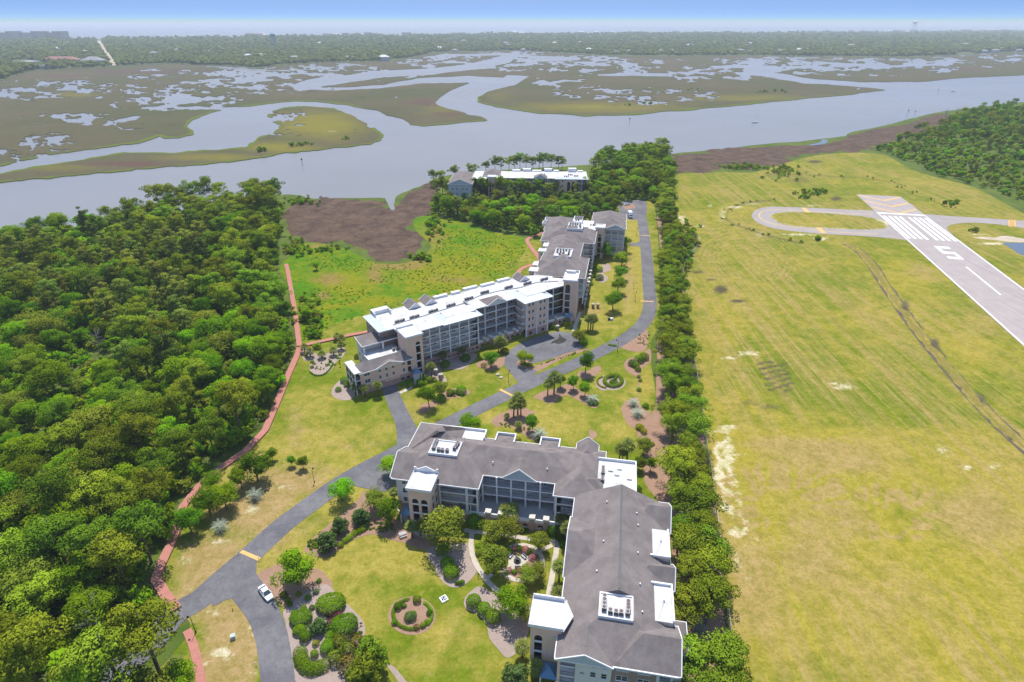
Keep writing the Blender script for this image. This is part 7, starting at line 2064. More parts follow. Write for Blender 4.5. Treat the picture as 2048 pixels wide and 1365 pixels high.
hedge('spiral_hedge', [ze(1470, 400), ze(1530, 380), ze(1580, 395), ze(1560, 430), ze(1510, 450), ze(1540, 475), ze(1610, 455)], .5, 1.1, L_SHRUB, 'inner scroll of the clipped spiral hedge', 9, 60, .2)
hedge('flower_edging', [ze(1395, 375), ze(1335, 410), ze(1330, 460), ze(1370, 505), ze(1440, 530)], .4, .45, L_YELLOW, 'yellow crescent of plants left of the spiral hedge', 10, 60, .2)
hedge('road_bed_hedge', [ze(1480, -60), ze(1540, -50), ze(1590, -45)], .6, .7, L_BROAD, 'low hedge in the bed at the road bend', 12, 50, .2)
# tree and hedge on the car park island, car park surroundings
T('lime', ze(335, 205), 1.0, 'yellow-green tree on the car park island')
hedge('island_hedge', [ze(290, 190), ze(360, 215), ze(425, 225)], .9, 1.1, L_BROAD, 'dark hedge on the car park island', 13, 50, .22)
def zf(x, y): return px1(ZF, x, y)
T('oak', zf(1245, 245), .95, 'round tree on the mulch left of the car park entrance')
S('rusty', zf(1140, 235), .9, 'rusty shrub left of the round tree by the car park', .9)
T('oak', zf(400, 790), 1.05, 'leafy tree on the lawn beside the driveway')
T('myrtle', zf(560, 655), .9, 'pale tree behind the leafy tree beside the driveway')
for x, y, r, lb in ((560, 690, 1.3, 'dark bush between the two driveway trees'), (685, 610, 1.15, 'left bush of the three in the lawn bed'), (750, 595, .75, 'middle bush of the three in the lawn bed'), (838, 590, 1.5, 'right and largest bush of the three in the lawn bed')): S('dark', zf(x, y), r, lb, r * 1.1)
T('lime', zf(955, 1125), 1.05, 'bright round tree behind the white roof of the near building')
T('palm', zf(588, 195), .85, 'palm before the white galleries, left of the next')
T('palm', zf(850, 115), .85, 'palm before the white galleries, right of the other')
T('palm', zf(430, 365), .85, 'palm beside the pink stair tower')
for x, y, r, k, lb in ((620, 235, 1.5, 'dark', 'dark round bush under the left gallery palm'), (895, 145, 1.6, 'dark', 'dark round bush under the right gallery palm'), (280, 480, 1.3, 'dark', 'dark bush by the pink entrance'), (345, 470, .7, 'bright', 'bright bush by the pink entrance'), (410, 430, 1.2, 'loose', 'tall loose bush by the pink entrance'), (482, 435, .6, 'yellow', 'yellow bush by the pink entrance'), (190, 505, .7, 'dark', 'small dark bush beside the garage drive'), (325, 395, .9, 'dark', 'dark bush at the tower foot'), (350, 315, .9, 'rusty', 'orange bush at the tower foot'), (110, 520, .6, 'dark', 'small bush right of the garage drive'), (560, 380, .8, 'loose', 'grass clump beside the terrace pillars')):
    S(k, zf(x, y), r, lb, r)
hedge('foundation_hedge', [zf(20, 490), zf(100, 445), zf(170, 420)], .8, .9, L_BROAD, 'dark hedge under the pink arched vents', 14, 50, .2)
ZB2 = zoomer(920, 520, 6.825)
hedge('foundation_hedge', [px1(ZB2, 960, 1010), px1(ZB2, 1080, 975), px1(ZB2, 1200, 935)], 1.2, 1.8, L_BROAD, 'tall dark hedge under the pink bay beside the car park', 15, 50, .25)
hedge('foundation_hedge', [px1(ZB2, 700, 1080), px1(ZB2, 800, 1060), px1(ZB2, 910, 1030)], .9, 1.2, L_MYRTLE, 'loose hedge left of the pink bay beside the car park', 16, 50, .25)
S('yellow', px1(ZB2, 360, 1200), (2.4, 1.2), 'bright yellow hedge before the galleries', 1.3)
S('yellow', px1(ZB2, 750, 1075), 1.0, 'yellow bush left of the tall dark hedge', .9)
S('loose', px1(ZB2, 1250, 940), 1.2, 'loose bush right of the pink bay', 1.4)
S('bright', px1(ZB2, 1300, 950), .9, 'bright bush beside the white gatepost', 1.1)
S('yellow', px1(ZB2, 1450, 890), 1.6, 'yellow-green bush at the end of the podium', .9)
S('dark', px1(ZB2, 615, 1275), 1.3, 'dark round bush at the car park entrance', 1.3)
for x, y, s, lb in ((530, 1250, .95, 'left palm of the cluster beside the car park entrance'), (560, 1255, 1.05, 'middle palm of the cluster beside the car park entrance'), (590, 1255, .95, 'right palm of the cluster beside the car park entrance'), (1745, 960, 1.0, 'left palm of the cluster right of the white roof'), (1780, 965, 1.1, 'middle palm of the cluster right of the white roof'), (1810, 960, 1.05, 'right palm of the cluster right of the white roof')):
    T('palm', px1(ZB2, x, y), s, lb)
T('myrtle', px1(ZB2, 1620, 1140), 1.05, 'olive tree at the right end of the car park')
S('dark', px1(ZB2, 1680, 1140), 1.6, 'dark bush under the olive tree at the car park', 1.6)
def zb(x, y): return px1(ZB, x, y)
for x, y, s, k, lb in ((1745, 775, 1.25, 'oak', 'lowest tree in the row between rear wing and road'), (1775, 660, 1.15, 'oak', 'second lowest tree in the row between rear wing and road'), (1790, 580, 1.1, 'oak', 'middle tree in the row between rear wing and road'), (1700, 440, 1.45, 'oak', 'dark tree against the rear wing gallery'), (1800, 490, 1.4, 'lime', 'light tree beside the road spur'), (1815, 400, 1.35, 'lime', 'light tree above the road spur'), (1770, 400, 1.2, 'oak', 'tree behind the light trees at the rear wing'), (1745, 340, 1.0, 'oak', 'tree before the far gallery front')):
    T(k, zb(x, y), s, lb)
for x, y, r, k, lb in ((1655, 520, 2.0, 'bright', 'bright round bush in the lawn strip of the rear wing'), (1660, 575, 1.8, 'magn', 'grey-green bush in the lawn strip of the rear wing'), (1640, 440, 1.4, 'dark', 'dark bush at the foot of the rear gallery'), (1615, 560, 1.2, 'yellow', 'yellow-green hedge bush at the rear podium'), (1600, 610, 1.2, 'dark', 'dark hedge bush at the rear podium'), (1580, 650, 1.2, 'loose', 'loose hedge bush near the corner tower'), (1570, 690, 1.7, 'magn', 'silvery bush at the corner tower'), (1565, 720, 1.2, 'bright', 'bright bush at the corner tower'), (1570, 750, 1.4, 'loose', 'loose bush by the brick walk'), (1625, 500, 1.1, 'yellow', 'upper yellow hedge bush at the rear podium')):
    S(k, zb(x, y), r, lb, r * .9)
hedge('podium_hedge', [zb(1628, 420), zb(1615, 520), zb(1600, 600), zb(1580, 680)], .8, .9, L_SHRUB, 'clipped hedge along the rear podium', 18, 30, .3)
# --- lawn by the boardwalk
def zk(x, y): return px1(ZK, x, y)
for x, y, lb in ((213, 965, 'first little palm by the boardwalk corner'), (262, 1000, 'second little palm by the boardwalk corner'), (362, 1010, 'little palm in the middle of the kidney bed'), (458, 990, 'little palm right of the middle one in the kidney bed'), (523, 940, 'little palm at the right end of the kidney bed'), (490, 862, 'uppermost little palm beside the branch boardwalk'), (530, 890, 'little palm just below the uppermost one')): T('shortpalm', zk(x, y), .95, lb)
T('palm', zk(730, 1345), .75, 'left palm before the pink block'); T('palm', zk(840, 1335), .85, 'right palm beside the garage of the pink block'); T('palm', zk(650, 1330), .7, 'leftmost short palm at the pink corner')
T('bright', zk(312, 258), .42, 'lone small tree standing in the marsh meadow')
T('bright', zk(245, 690), .62, 'leafy tree in the meadow beside the boardwalk')
hedge('bed_hedge', [zk(255, 1130), zk(300, 1160), zk(370, 1155), zk(425, 1110), zk(455, 1060)], .35, .4, L_BROAD, 'thin curved hedge along the kidney bed', 19, 40, .2)
for x, y, r, lb in ((275, 1050, .6, 'dark bush at the left of the kidney bed'), (275, 1095, .6, 'lower dark bush at the left of the kidney bed'), (430, 1045, .5, 'dark bush in the kidney bed'), (515, 985, .6, 'bush at the right of the kidney bed'), (490, 1010, .5, 'little bush at the right of the kidney bed'), (415, 1070, .5, 'low bush in the kidney bed'), (550, 1215, 1.2, 'dark bush at the pink corner'), (500, 1290, .9, 'bush in the bed below the pink corner'), (575, 1250, 1.0, 'tall bush at the pink corner'), (660, 1010, 1.0, 'bush at the foot of the terrace wall')): S('dark', zk(x, y), r, lb, r)
def zl(x, y): return px1(ZL, x, y)
T('oak', zl(1705, 735), 1.45, 'broad dense tree on the dry lawn by the boardwalk')
T('holly', zl(1600, 790), 1.2, 'dark bushy tree left of the upper silver palm')
T('pindo', zl(1692, 855), .8, 'upper silver palm on the sandy lawn')
T('pindo', zl(1460, 1065), .75, 'lower silver palm on the sandy lawn')
T('holly', zl(1800, 600), .85, 'clipped tree right of the broad dense tree')
T('holly', zl(1930, 640), .6, 'thin clipped tree in the row by the lawn ditch')
T('holly', zl(2005, 655), .85, 'rightmost clipped tree in the row by the lawn ditch')
T('broad', zl(1500, 920), .78, 'spreading tree at the wood edge over the sandy lawn')
T('broad', zl(1270, 1080), .72, 'tree overhanging the red boardwalk at the wood edge')
T('broad', zl(1390, 960), .75, 'tree between the two others at the wood edge')
T('broad', zl(1420, 800), .62, 'dark tree above the spreading tree at the wood edge')
# --- right of the near building
ZQ = zoomer(1060, 840, 5.935)
T('palm', px1(ZQ, 1055, 505), .9, 'leftmost palm of the three beside the white flat roof'); T('palm', px1(ZQ, 1092, 505), .7, 'short middle palm of the three beside the white flat roof'); T('palm', px1(ZQ, 1145, 515), 1.15, 'tall right palm of the three beside the white flat roof')
T('holly', px1(ZQ, 1288, 600), .85, 'dark round tree at the corner of the white flat roof'); T('holly', px1(ZQ, 1428, 612), .85, 'dark round tree on the pine straw right of the other')
S('dark', px1(ZQ, 1275, 860), .9, 'dark bush at the east wall of the near building', 1.3); S('yellow', px1(ZQ, 1300, 110), 1.1, 'yellow bush at the edge of the pine straw', 1.0)
T('myrtle', px1(ZQ, 1350, 420), .9, 'loose olive tree before the pine row'); T('pindo', (39.0, 83.0), .7, 'silver palm between the near building and the pines')
T('lime', P(783, 955), 1.05, 'round lime tree at the corner of the forecourt')
# dead trees
def dead_tree(q, s, label, seed):
    rng = random.Random(seed); b = MB()
    top = Vector((rng.uniform(-.6, .6), rng.uniform(-.6, .6), 7))
    b.tube([(0, 0, -.2), top * .5, top], [.2, .14, .05], 6)
    for k in range(14):
        a = rng.uniform(0, 6.28); st = top * rng.uniform(.3, .95)
        e = st + Vector((math.cos(a), math.sin(a), rng.uniform(.3, 1.2))) * rng.uniform(1.2, 2.8)
        b.tube([st, (st + e) / 2 + Vector((0, 0, .3)), e], [.07, .05, .02], 4, False)
        for _ in range(3):
            e2 = e + Vector((rng.uniform(-1, 1), rng.uniform(-1, 1), rng.uniform(0, 1)))
            b.tube([(st + e) / 2, e2], [.035, .015], 3, False)
    o = b.build('dead_tree', M_DEAD); o.location = (q[0], q[1], 0); o.scale = (s, s, s)
    return tag(o, label, 'tree')
dead_tree(P(205, 1272), 1.15, 'bare silver-grey dead tree at the wood edge by the gate road', 1)
dead_tree(P(200, 705), 1.1, 'bare pale dead tree in a gap of the left-hand wood', 2)
dead_tree(P(365, 1358), .8, 'bare dead branches beside the brick path at the bottom edge', 3)
for k, (u, v) in enumerate(((1890, 236), (1912, 234), (1935, 238), (1968, 232))): dead_tree(P(u, v), 1.5, ['leftmost', 'second', 'third', 'rightmost'][k] + ' bare snag on the river bank at the upper right', 10 + k)
# ================================================================== vehicles, lamps, boats and other small things
def paint(name, c, rough=.25, spec=.5):
    m, nt, out = _new(name)
    col = mixc(nt, remap(nt, noise(nt, objco(nt), 2.0, 4), .35, .7, 0, .25), c, tuple(q * .85 for q in c))
    b = principled(nt, out, col, rough, spec)
    b.inputs['Coat Weight'].default_value = .4
    return m
M_CARWHITE = paint('white_car_paint', (0.74, 0.75, 0.77)); M_CARGLASS = paint('car_glass', (0.03, 0.05, 0.06), .05, .7)
M_TYRE = flat('tyre_rubber', (0.02, 0.02, 0.02), None, 3, .9); M_RIM = flat('wheel_rim', (.5, .5, .52), None, 3, .4, .5, .6)
M_LAMP = flat('tail_lamp', (.4, .03, .03), None, 3, .3); M_HEAD = flat('head_lamp', (.7, .7, .68), None, 3, .2)
M_BLACK = flat('black_metal', (0.025, 0.027, 0.03), None, 2, .6); M_WOOD = flat('weathered_timber', (0.20, 0.16, 0.13), None, 2, .9)
def loft(name, secs, mat, parent):
    """skin through cross sections (lists of points of equal length)"""
    b = MB(); n = len(secs[0]); vs = [p for s in secs for p in s]; fs = []
    for i in range(len(secs) - 1):
        for k in range(n): fs.append((i * n + k, i * n + (k + 1) % n, (i + 1) * n + (k + 1) % n, (i + 1) * n + k))
    fs.append(tuple(range(n - 1, -1, -1))); fs.append(tuple((len(secs) - 1) * n + k for k in range(n)))
    b.add(vs, fs)
    return b.build(name, mat, parent)
def wheel(parent, x, y, r, w):
    b = MB(); b.tube([(0, -w / 2, 0), (0, w / 2, 0)], [r, r], 14); o = b.build('wheel', M_TYRE, parent); o.location = (x, y, r)
    c = MB(); c.tube([(0, -w / 2 - .01, 0), (0, w / 2 + .01, 0)], [r * .62, r * .62], 10); c.build('rim', M_RIM, o)
def sedan(loc, rz, label):
    rt = empty('car', loc, rz, label, 'car')
    def sec(x, hw, z0, z1, ch): return [(x, -hw, z0), (x, -hw - .02, (z0 + z1) / 2), (x, -hw + ch * .4, z1 - ch * .5), (x, -hw + ch, z1), (x, hw - ch, z1), (x, hw - ch * .4, z1 - ch * .5), (x, hw + .02, (z0 + z1) / 2), (x, hw, z0)]
    loft('body', [sec(-2.42, .68, .38, .72, .12), sec(-2.3, .82, .26, .92, .12), sec(-1.6, .88, .22, .98, .12), sec(-.6, .9, .22, 1.0, .1), (sec(.7, .9, .22, .98, .1)), sec(1.5, .88, .22, .9, .12), sec(2.2, .8, .26, .78, .14), sec(2.42, .66, .36, .64, .12)], M_CARWHITE, rt)
    def cab(x, hw, z): return [(x, -hw, z), (x, hw, z)]
    A0, A1, B0, B1 = (-1.75, .78, .97), (-.95, .62, 1.42), (.35, .62, 1.44), (1.25, .80, .95)
    roof = MB()
    roof.add([(A1[0], -A1[1], A1[2]), (A1[0], A1[1], A1[2]), (B0[0], B0[1], B0[2]), (B0[0], -B0[1], B0[2]), (A1[0], -A1[1], A1[2] - .05), (A1[0], A1[1], A1[2] - .05), (B0[0], B0[1], B0[2] - .05), (B0[0], -B0[1], B0[2] - .05)], [(0, 3, 2, 1), (4, 5, 6, 7), (0, 1, 5, 4), (1, 2, 6, 5), (2, 3, 7, 6), (3, 0, 4, 7)])
    roof.build('roof', M_CARWHITE, rt)
    def q(n, p): b = MB(); b.add(p, [(0, 1, 2, 3)]); b.build(n, M_CARGLASS, rt)
    q('rear_window', [(A0[0], -A0[1], A0[2]), (A1[0], -A1[1], A1[2] - .03), (A1[0], A1[1], A1[2] - .03), (A0[0], A0[1], A0[2])])
    q('windscreen', [(B1[0], B1[1], B1[2]), (B0[0], B0[1], B0[2] - .03), (B0[0], -B0[1], B0[2] - .03), (B1[0], -B1[1], B1[2])])
    for s in (-1, 1):
        q('side_window', [(A0[0], s * A0[1], A0[2]), (A1[0], s * A1[1], A1[2] - .03), (B0[0], s * B0[1], B0[2] - .03), (B1[0], s * B1[1], B1[2])])
        for x in (-1.45, 1.5): wheel(rt, x, s * .82, .32, .22)
        b = MB(); b.box(2.3, 2.43, s * .62 - .16, s * .62 + .16, .55, .68); b.build('headlight', M_HEAD, rt)
        b = MB(); b.box(-2.44, -2.34, s * .62 - .16, s * .62 + .16, .62, .78); b.build('tail_light', M_LAMP, rt)
        b = MB(); b.box(.85, 1.0, s * .92 - .06, s * .92 + .06, .95, 1.06); b.build('mirror', M_CARWHITE, rt)
        p = MB(); p.beam((-.95, s * .63, 1.40), (-1.75, s * .79, .97), .09); p.beam((.35, s * .63, 1.42), (1.25, s * .81, .95), .07); p.beam((-.2, s * .68, 1.38), (-.2, s * .84, .98), .07); p.build('pillar', M_CARWHITE, rt)
    return rt
c0, c1 = P(524, 1178, .13), P(541, 1201, .13)
d_ = c1 - c0
sedan(((c0 + c1) / 2)[:2] + (.135,) if False else ((c0.x + c1.x) / 2, (c0.y + c1.y) / 2, .137), math.atan2(d_.y, d_.x), 'white saloon car stopped on the drive at the junction')
q_ = P(1254, 411); sedan((q_.x, q_.y, .14), R(20), 'white car parked under the palms at the far turning circle')
def box_truck(loc, rz, label):
    rt = empty('box_truck', loc, rz, label, 'truck')
    def bx(n, *a, m): b = MB(); b.box(*a); return b.build(n, m, rt)
    bx('cargo_box', -4.2, 1.4, -1.25, 1.25, .95, 3.5, m=M_CARWHITE); bx('chassis', -4.2, 3.2, -.8, .8, .55, .95, m=M_BLACK)
    loft('cab', [[(1.5, -1.1, .6), (1.5, 1.1, .6), (1.5, 1.1, 2.5), (1.5, -1.1, 2.5)], [(2.6, -1.1, .6), (2.6, 1.1, .6), (2.4, 1.0, 2.5), (2.4, -1.0, 2.5)], [(3.5, -1.05, .6), (3.5, 1.05, .6), (3.2, 1.0, 1.5), (3.2, -1.0, 1.5)]], M_CARWHITE, rt)
    b = MB(); b.add([(3.12, -.95, 1.6), (3.12, .95, 1.6), (2.45, .9, 2.45), (2.45, -.9, 2.45)], [(0, 1, 2, 3)]); b.build('windscreen', M_CARGLASS, rt)
    bx('bumper', 3.4, 3.6, -1.05, 1.05, .5, .8, m=M_BLACK)
    for s in (-1, 1):
        for x in (-3.0, 2.5): wheel(rt, x, s * 1.0, .45, .3)
        bx('headlight', 3.42, 3.52, s * .75 - .15, s * .75 + .15, .9, 1.1, m=M_HEAD); bx('mirror', 2.4, 2.5, s * 1.3 - .1, s * 1.3 + .1, 1.6, 2.1, m=M_BLACK)
    return rt
q_ = P(1261, 437); box_truck((q_.x, q_.y + 2, .14), R(-92), 'white box truck parked at the far end of the road')
def lamp_post(q, h, rz, label):
    rt = empty('street_lamp', (q[0], q[1], .06), rz, label, 'lamp')
    b = MB(); b.tube([(0, 0, 0), (0, 0, .8)], [.16, .11], 8); b.tube([(0, 0, .8), (0, 0, h)], [.07, .06], 8); b.build('pole', M_BLACK, rt)
    b = MB(); b.tube([(0, 0, h - .1), (.35, 0, h + .25), (.75, 0, h + .2)], [.04, .04, .04], 6); b.build('arm', M_BLACK, rt)
    b = MB(); b.tube([(.75, 0, h - .15), (.75, 0, h + .1), (.75, 0, h + .28)], [.26, .2, .08], 8); b.build('lamp_head', M_BLACK, rt)
    b = MB(); b.tube([(.75, 0, h - .2), (.75, 0, h - .15)], [.16, .2], 8); b.build('lens', M_HEAD, rt)
    return rt
for (u, v), h, a, lb in (((392, 1266), 4.6, 160, 'black street lamp at the wood edge by the gate road'), ((629, 966), 4.4, 90, 'black street lamp on the lawn left of the road'), ((1017, 766), 4.6, 60, 'black street lamp at the car park entrance'), ((1235, 703), 4.6, 150, 'black street lamp on the inside of the road bend'), ((1270, 604), 4.6, 60, 'black street lamp left of the straight road'), ((1273, 472), 4.6, 60, 'black street lamp near the far end of the straight road')):
    lamp_post(P(u, v), h, R(a), lb)
def garden_lamp(q, label):
    rt = empty('garden_lamp', (q[0], q[1], .06), 0, label, 'lamp')
    b = MB(); b.tube([(0, 0, 0), (0, 0, 2.0)], [.06, .05], 6); b.build('post', M_BLACK, rt)
    b = MB(); b.tube([(0, 0, 2.0), (0, 0, 2.12), (0, 0, 2.32), (0, 0, 2.45)], [.12, .24, .24, .1], 10); b.build('globe', M_HEAD, rt)
for (x, y), lb in (((648, 195), 'white globe lamp left of the gallery terrace'), ((838, 145), 'white globe lamp beside the right gallery palm'), ((912, 110), 'white globe lamp nearest the lawn edge'), ((565, 225), 'white globe lamp under the left gallery palm')): garden_lamp(px1(ZF, x, y), lb)
def stone_pillar(q, label):
    rt = empty('gate_pillar', (q[0], q[1], .06), R(33), label, 'pillar')
    b = MB(); b.box(-.45, .45, -.45, .45, 0, 1.8); b.build('shaft', M_BROWNBRICK, rt)
    b = MB(); b.box(-.6, .6, -.6, .6, 1.8, 2.1); b.build('cap', M_CAP, rt)
    b = MB(); b.tube([(0, 0, 2.1), (0, 0, 2.35), (0, 0, 2.6)], [.12, .25, .08], 10); b.build('globe', M_HEAD, rt)
for q_, lb in ((px1(ZF, 492, 335), 'brick pillar with globe on the terrace'), (px1(ZF, 560, 400), 'brick pillar with globe lower on the terrace'), (px1(ZB2, 1815, 660), 'left brick pillar beyond the palm cluster'), (px1(ZB2, 1880, 660), 'right brick pillar beyond the palm cluster'), (px1(ZB2, 1330, 960), 'white-topped gatepost at the car park walk')): stone_pillar(q_, lb)
def marker_post(q, label, h=1.1, c=None):
    rt = empty('marker_post', (q[0], q[1], .06), .4, label, 'post')
    b = MB(); b.box(-.05, .05, -.05, .05, 0, h); b.build('post', c or M_TRIM, rt)
    b = MB(); b.box(-.14, .14, -.07, -.05, h - .35, h); b.build('plate', c or M_TRIM, rt)
for (u, v), lb in (((1022.5, 766), 'white marker post beside the car park street lamp'), ((1054, 783), 'white marker post below the road opposite the car park'), ((478, 1110), 'white marker post left of the yellow speed hump'), ((518, 1122), 'white marker post right of the yellow speed hump'), ((806, 785), 'white marker post beside the driveway'), ((513, 1332), 'white post at the road edge on the dry triangle')): marker_post(P(u, v), lb)
def utility_box(q, sx, sy, h, mat, label, rz=.4):
    rt = empty('utility_box', (q[0], q[1], .05), rz, label, 'box')
    b = MB(); b.box(-sx / 2 - .1, sx / 2 + .1, -sy / 2 - .1, sy / 2 + .1, 0, .1); b.build('base', M_CONC, rt)
    b = MB(); b.box(-sx / 2, sx / 2, -sy / 2, sy / 2, .1, h); b.build('cabinet', mat, rt)
    b = MB(); b.box(-sx / 2 - .05, sx / 2 + .05, -sy / 2 - .05, sy / 2 + .05, h, h + .06); b.build('lid', mat, rt)
    b = MB(); b.box(-.06, .06, -sy / 2 - .04, -sy / 2, h * .5, h * .6); b.build('handle', M_STEEL, rt)
utility_box(P(467, 1277), .9, .8, .9, flat('pale_green_steel', (.45, .52, .45), None, 1, .5), 'pale green utility box on the dry triangle of grass')
utility_box(px1(ZS, 172, 325), 1.2, .8, 1.0, M_TRIM, 'white utility box on the lawn left of the road bend'); utility_box(px1(ZS, 152, 325), .8, .7, .9, M_BLACK, 'dark utility box beside the white one at the road bend')
utility_box(px1(ZF, 1335, 345), 1.2, .7, .35, M_CONC, 'pale low lid set in the lawn before the car park'); utility_box(px1(ZF, 1380, 385), 1.1, .7, .3, M_CONC, 'second pale low lid in the lawn before the car park')
def hydrant(q, label):
    rt = empty('hydrant', (q[0], q[1], .05), 0, label, 'hydrant'); y = flat('hydrant_yellow', (.62, .45, .05), None, 2, .5)
    b = MB(); b.tube([(0, 0, 0), (0, 0, .08), (0, 0, .1), (0, 0, .6)], [.18, .18, .12, .12], 10); b.build('barrel', y, rt)
    b = MB(); b.tube([(0, 0, .6), (0, 0, .7), (0, 0, .78)], [.16, .13, .04], 10); b.build('bonnet', y, rt)
    b = MB(); b.tube([(-.22, 0, .45), (.22, 0, .45)], [.07, .07], 8); b.build('outlet', y, rt)
hydrant(P(466, 1221), 'yellow fire hydrant on the dry triangle of grass')
# picnic table
def picnic(q, label):
    rt = empty('picnic_table', (q[0], q[1], .12), R(25), label, 'table')
    for k in range(5): b = MB(); b.box(-.95, .95, -.4 + k * .165, -.25 + k * .165, .72, .77); b.build('table_board', M_STEEL, rt)
    for s in (-1, 1): b = MB(); b.box(-.95, .95, s * .75 - .14, s * .75 + .14, .42, .47); b.build('bench', M_STEEL, rt)
    for x in (-.7, .7):
        b = MB(); b.beam((x, -.75, 0), (x, -.25, .72), .07); b.beam((x, .75, 0), (x, .25, .72), .07); b.beam((x, -.85, .4), (x, .85, .4), .06); b.build('leg', M_BLACK, rt)
picnic(px1(Z5, 1010, 372), 'grey picnic table on the mulch before the brick tower')
def framed_pit(q, label):
    rt = empty('valve_pit', (q[0], q[1], .06), R(35), label, 'pit')
    for i, (a) in enumerate(((-.8, .8, -.8, -.6), (-.8, .8, .6, .8), (-.8, -.6, -.6, .6), (.6, .8, -.6, .6))): b = MB(); b.box(*a, 0, .2); b.build('frame_bar', M_TRIM, rt)
    b = MB(); b.box(-.6, .6, -.6, .6, 0, .05); b.build('floor', M_STEEL, rt)
    for x, y in ((-.3, 0), (.15, .3), (.1, -.35)): b = MB(); b.tube([(x, y, .05), (x, y, .35)], [.14, .12], 8); b.build('valve', M_BLACK, rt)
framed_pit(zc(1585, 235), 'white square frame with dark valves set in the lawn')
def ornament(q, label):
    rt = empty('garden_ornament', (q[0], q[1], .1), R(200), label, 'ornament')
    b = MB(); b.tube([(-.05, 0, 0), (-.02, 0, .5)], [.03, .03], 5); b.tube([(.08, 0, 0), (.06, 0, .5)], [.03, .03], 5); b.build('leg', M_BLACK, rt)
    loft('body', [[(x, r * math.cos(a), z + r * math.sin(a)) for a in np.linspace(0, 5.5, 8)] for x, z, r in ((-.4, .55, .04), (-.2, .6, .15), (.05, .65, .17), (.25, .75, .08))], M_BLACK, rt)
    b = MB(); b.tube([(.22, 0, .75), (.32, 0, 1.0), (.26, 0, 1.2), (.36, 0, 1.3), (.6, 0, 1.27)], [.06, .05, .045, .06, .01], 6); b.build('neck', M_TRIM, rt)
ornament(sh(1080, 610), 'black and white wading-bird ornament at the edge of the shrub bed')
# fountain and benches of the round garden
def fountain(q, label):
    rt = empty('fountain', (q[0], q[1], .15), 0, label, 'fountain')
    b = MB(); b.tube([(0, 0, 0), (0, 0, .35), (0, 0, .4)], [.8, .85, .7], 16); b.build('basin', M_BLACK, rt)
    b = MB(); b.tube([(0, 0, .3), (0, 0, .9)], [.15, .1], 8); b.build('stem', M_BLACK, rt)
    b = MB(); b.tube([(0, 0, .9), (0, 0, 1.05)], [.15, .45], 12); b.build('bowl', M_BLACK, rt)
fountain(zg(835, 645), 'dark round fountain in the middle of the garden court')
def bench(q, rz, label):
    rt = empty('garden_bench', (q[0], q[1], .15), rz, label, 'bench')
    b = MB(); b.box(-.7, .7, -.25, .25, .4, .45); b.build('seat', M_STEEL, rt)
    b = MB(); b.box(-.7, .7, .22, .28, .5, .9); b.build('backrest', M_STEEL, rt)
    for x in (-.6, .6): b = MB(); b.box(x - .04, x + .04, -.22, .26, 0, .4); b.build('leg', M_BLACK, rt)
bench(zg(755, 590), R(60), 'grey bench left of the round fountain'); bench(zg(915, 600), R(-50), 'grey bench right of the round fountain'); bench(zg(840, 720), R(180), 'grey bench below the round fountain')
# ------------------------------------------------------------------ fences
def mesh_fence(line, label, h=1.9, step=3.2):
    rt = empty('chain_link_fence', (0, 0, 0.06), 0, label, 'fence')
    c = catmull(Pn(line), False, 8); sg = np.r_[0, np.cumsum(np.linalg.norm(np.diff(c, axis=0), axis=1))]
    L = sg[-1]; n = int(L / step)
    pt = lambda s: (np.interp(s, sg, c[:, 0]), np.interp(s, sg, c[:, 1]))
    p = MB(); p.tube([(0, 0, 0), (0, 0, h + .05)], [.05, .05], 6); pm = p.mesh('post'); pm.materials.append(M_STEEL2)
    pts = [pt(L * k / n) for k in range(n + 1)]
    for q in pts: o = link('post', pm, None, rt); o.location = (*q, 0)
    r = MB()
    for a, b in zip(pts[:-1], pts[1:]): r.beam((*a, h), (*b, h), .06); r.beam((*a, .1), (*b, .1), .04)
    r.build('rail', M_STEEL2, rt)
    w = MB()
    for a, b in zip(pts[:-1], pts[1:]): w.add([(*a, .1), (*b, .1), (*b, h), (*a, h)], [(0, 1, 2, 3)])
    w.build('wire_mesh', M_WIRE, rt)
M_STEEL2 = flat('galvanised_steel', (.50, .51, .52), None, 2, .45, .4, .3)
def wire_mat():
    m, nt, out = _new('wire_mesh')
    d = N(nt, 'ShaderNodeBsdfDiffuse'); d.inputs[0].default_value = (.42, .43, .44, 1)
    t = N(nt, 'ShaderNodeBsdfTransparent'); x = N(nt, 'ShaderNodeMixShader')
    nt.links.new(remap(nt, noise(nt, position(nt), 9.0, 2), .3, .7, .2, .45), x.inputs[0])
    nt.links.new(t.outputs[0], x.inputs[1]); nt.links.new(d.outputs[0], x.inputs[2]); nt.links.new(x.outputs[0], out.inputs['Surface'])
    return m
M_WIRE = wire_mat()
mesh_fence([(1382, 468), (1397, 486), (1388, 505), (1372, 525), (1366, 560), (1374, 630), (1384, 700), (1400, 800), (1414, 905), (1424, 965), (1440, 1100), (1456, 1240), (1470, 1345), (1484, 1440)], 'grey chain-link fence between the pines and the airfield')
def rail_fence(line, label, h=1.1, step=2.4):
    rt = empty('rail_fence', (0, 0, .05), 0, label, 'fence'); c = catmull(Pn(line), False, 6); sg = np.r_[0, np.cumsum(np.linalg.norm(np.diff(c, axis=0), axis=1))]
    n = int(sg[-1] / step); pts = [(np.interp(sg[-1] * k / n, sg, c[:, 0]), np.interp(sg[-1] * k / n, sg, c[:, 1])) for k in range(n + 1)]
    for q in pts: b = MB(); b.box(q[0] - .08, q[0] + .08, q[1] - .08, q[1] + .08, 0, h + .1); b.build('post', M_WOOD, rt)
    for z in (.45, .95):
        b = MB()
        for a, e in zip(pts[:-1], pts[1:]): b.beam((*a, z), (*e, z), .09, .14)
        b.build('rail', M_WOOD, rt)
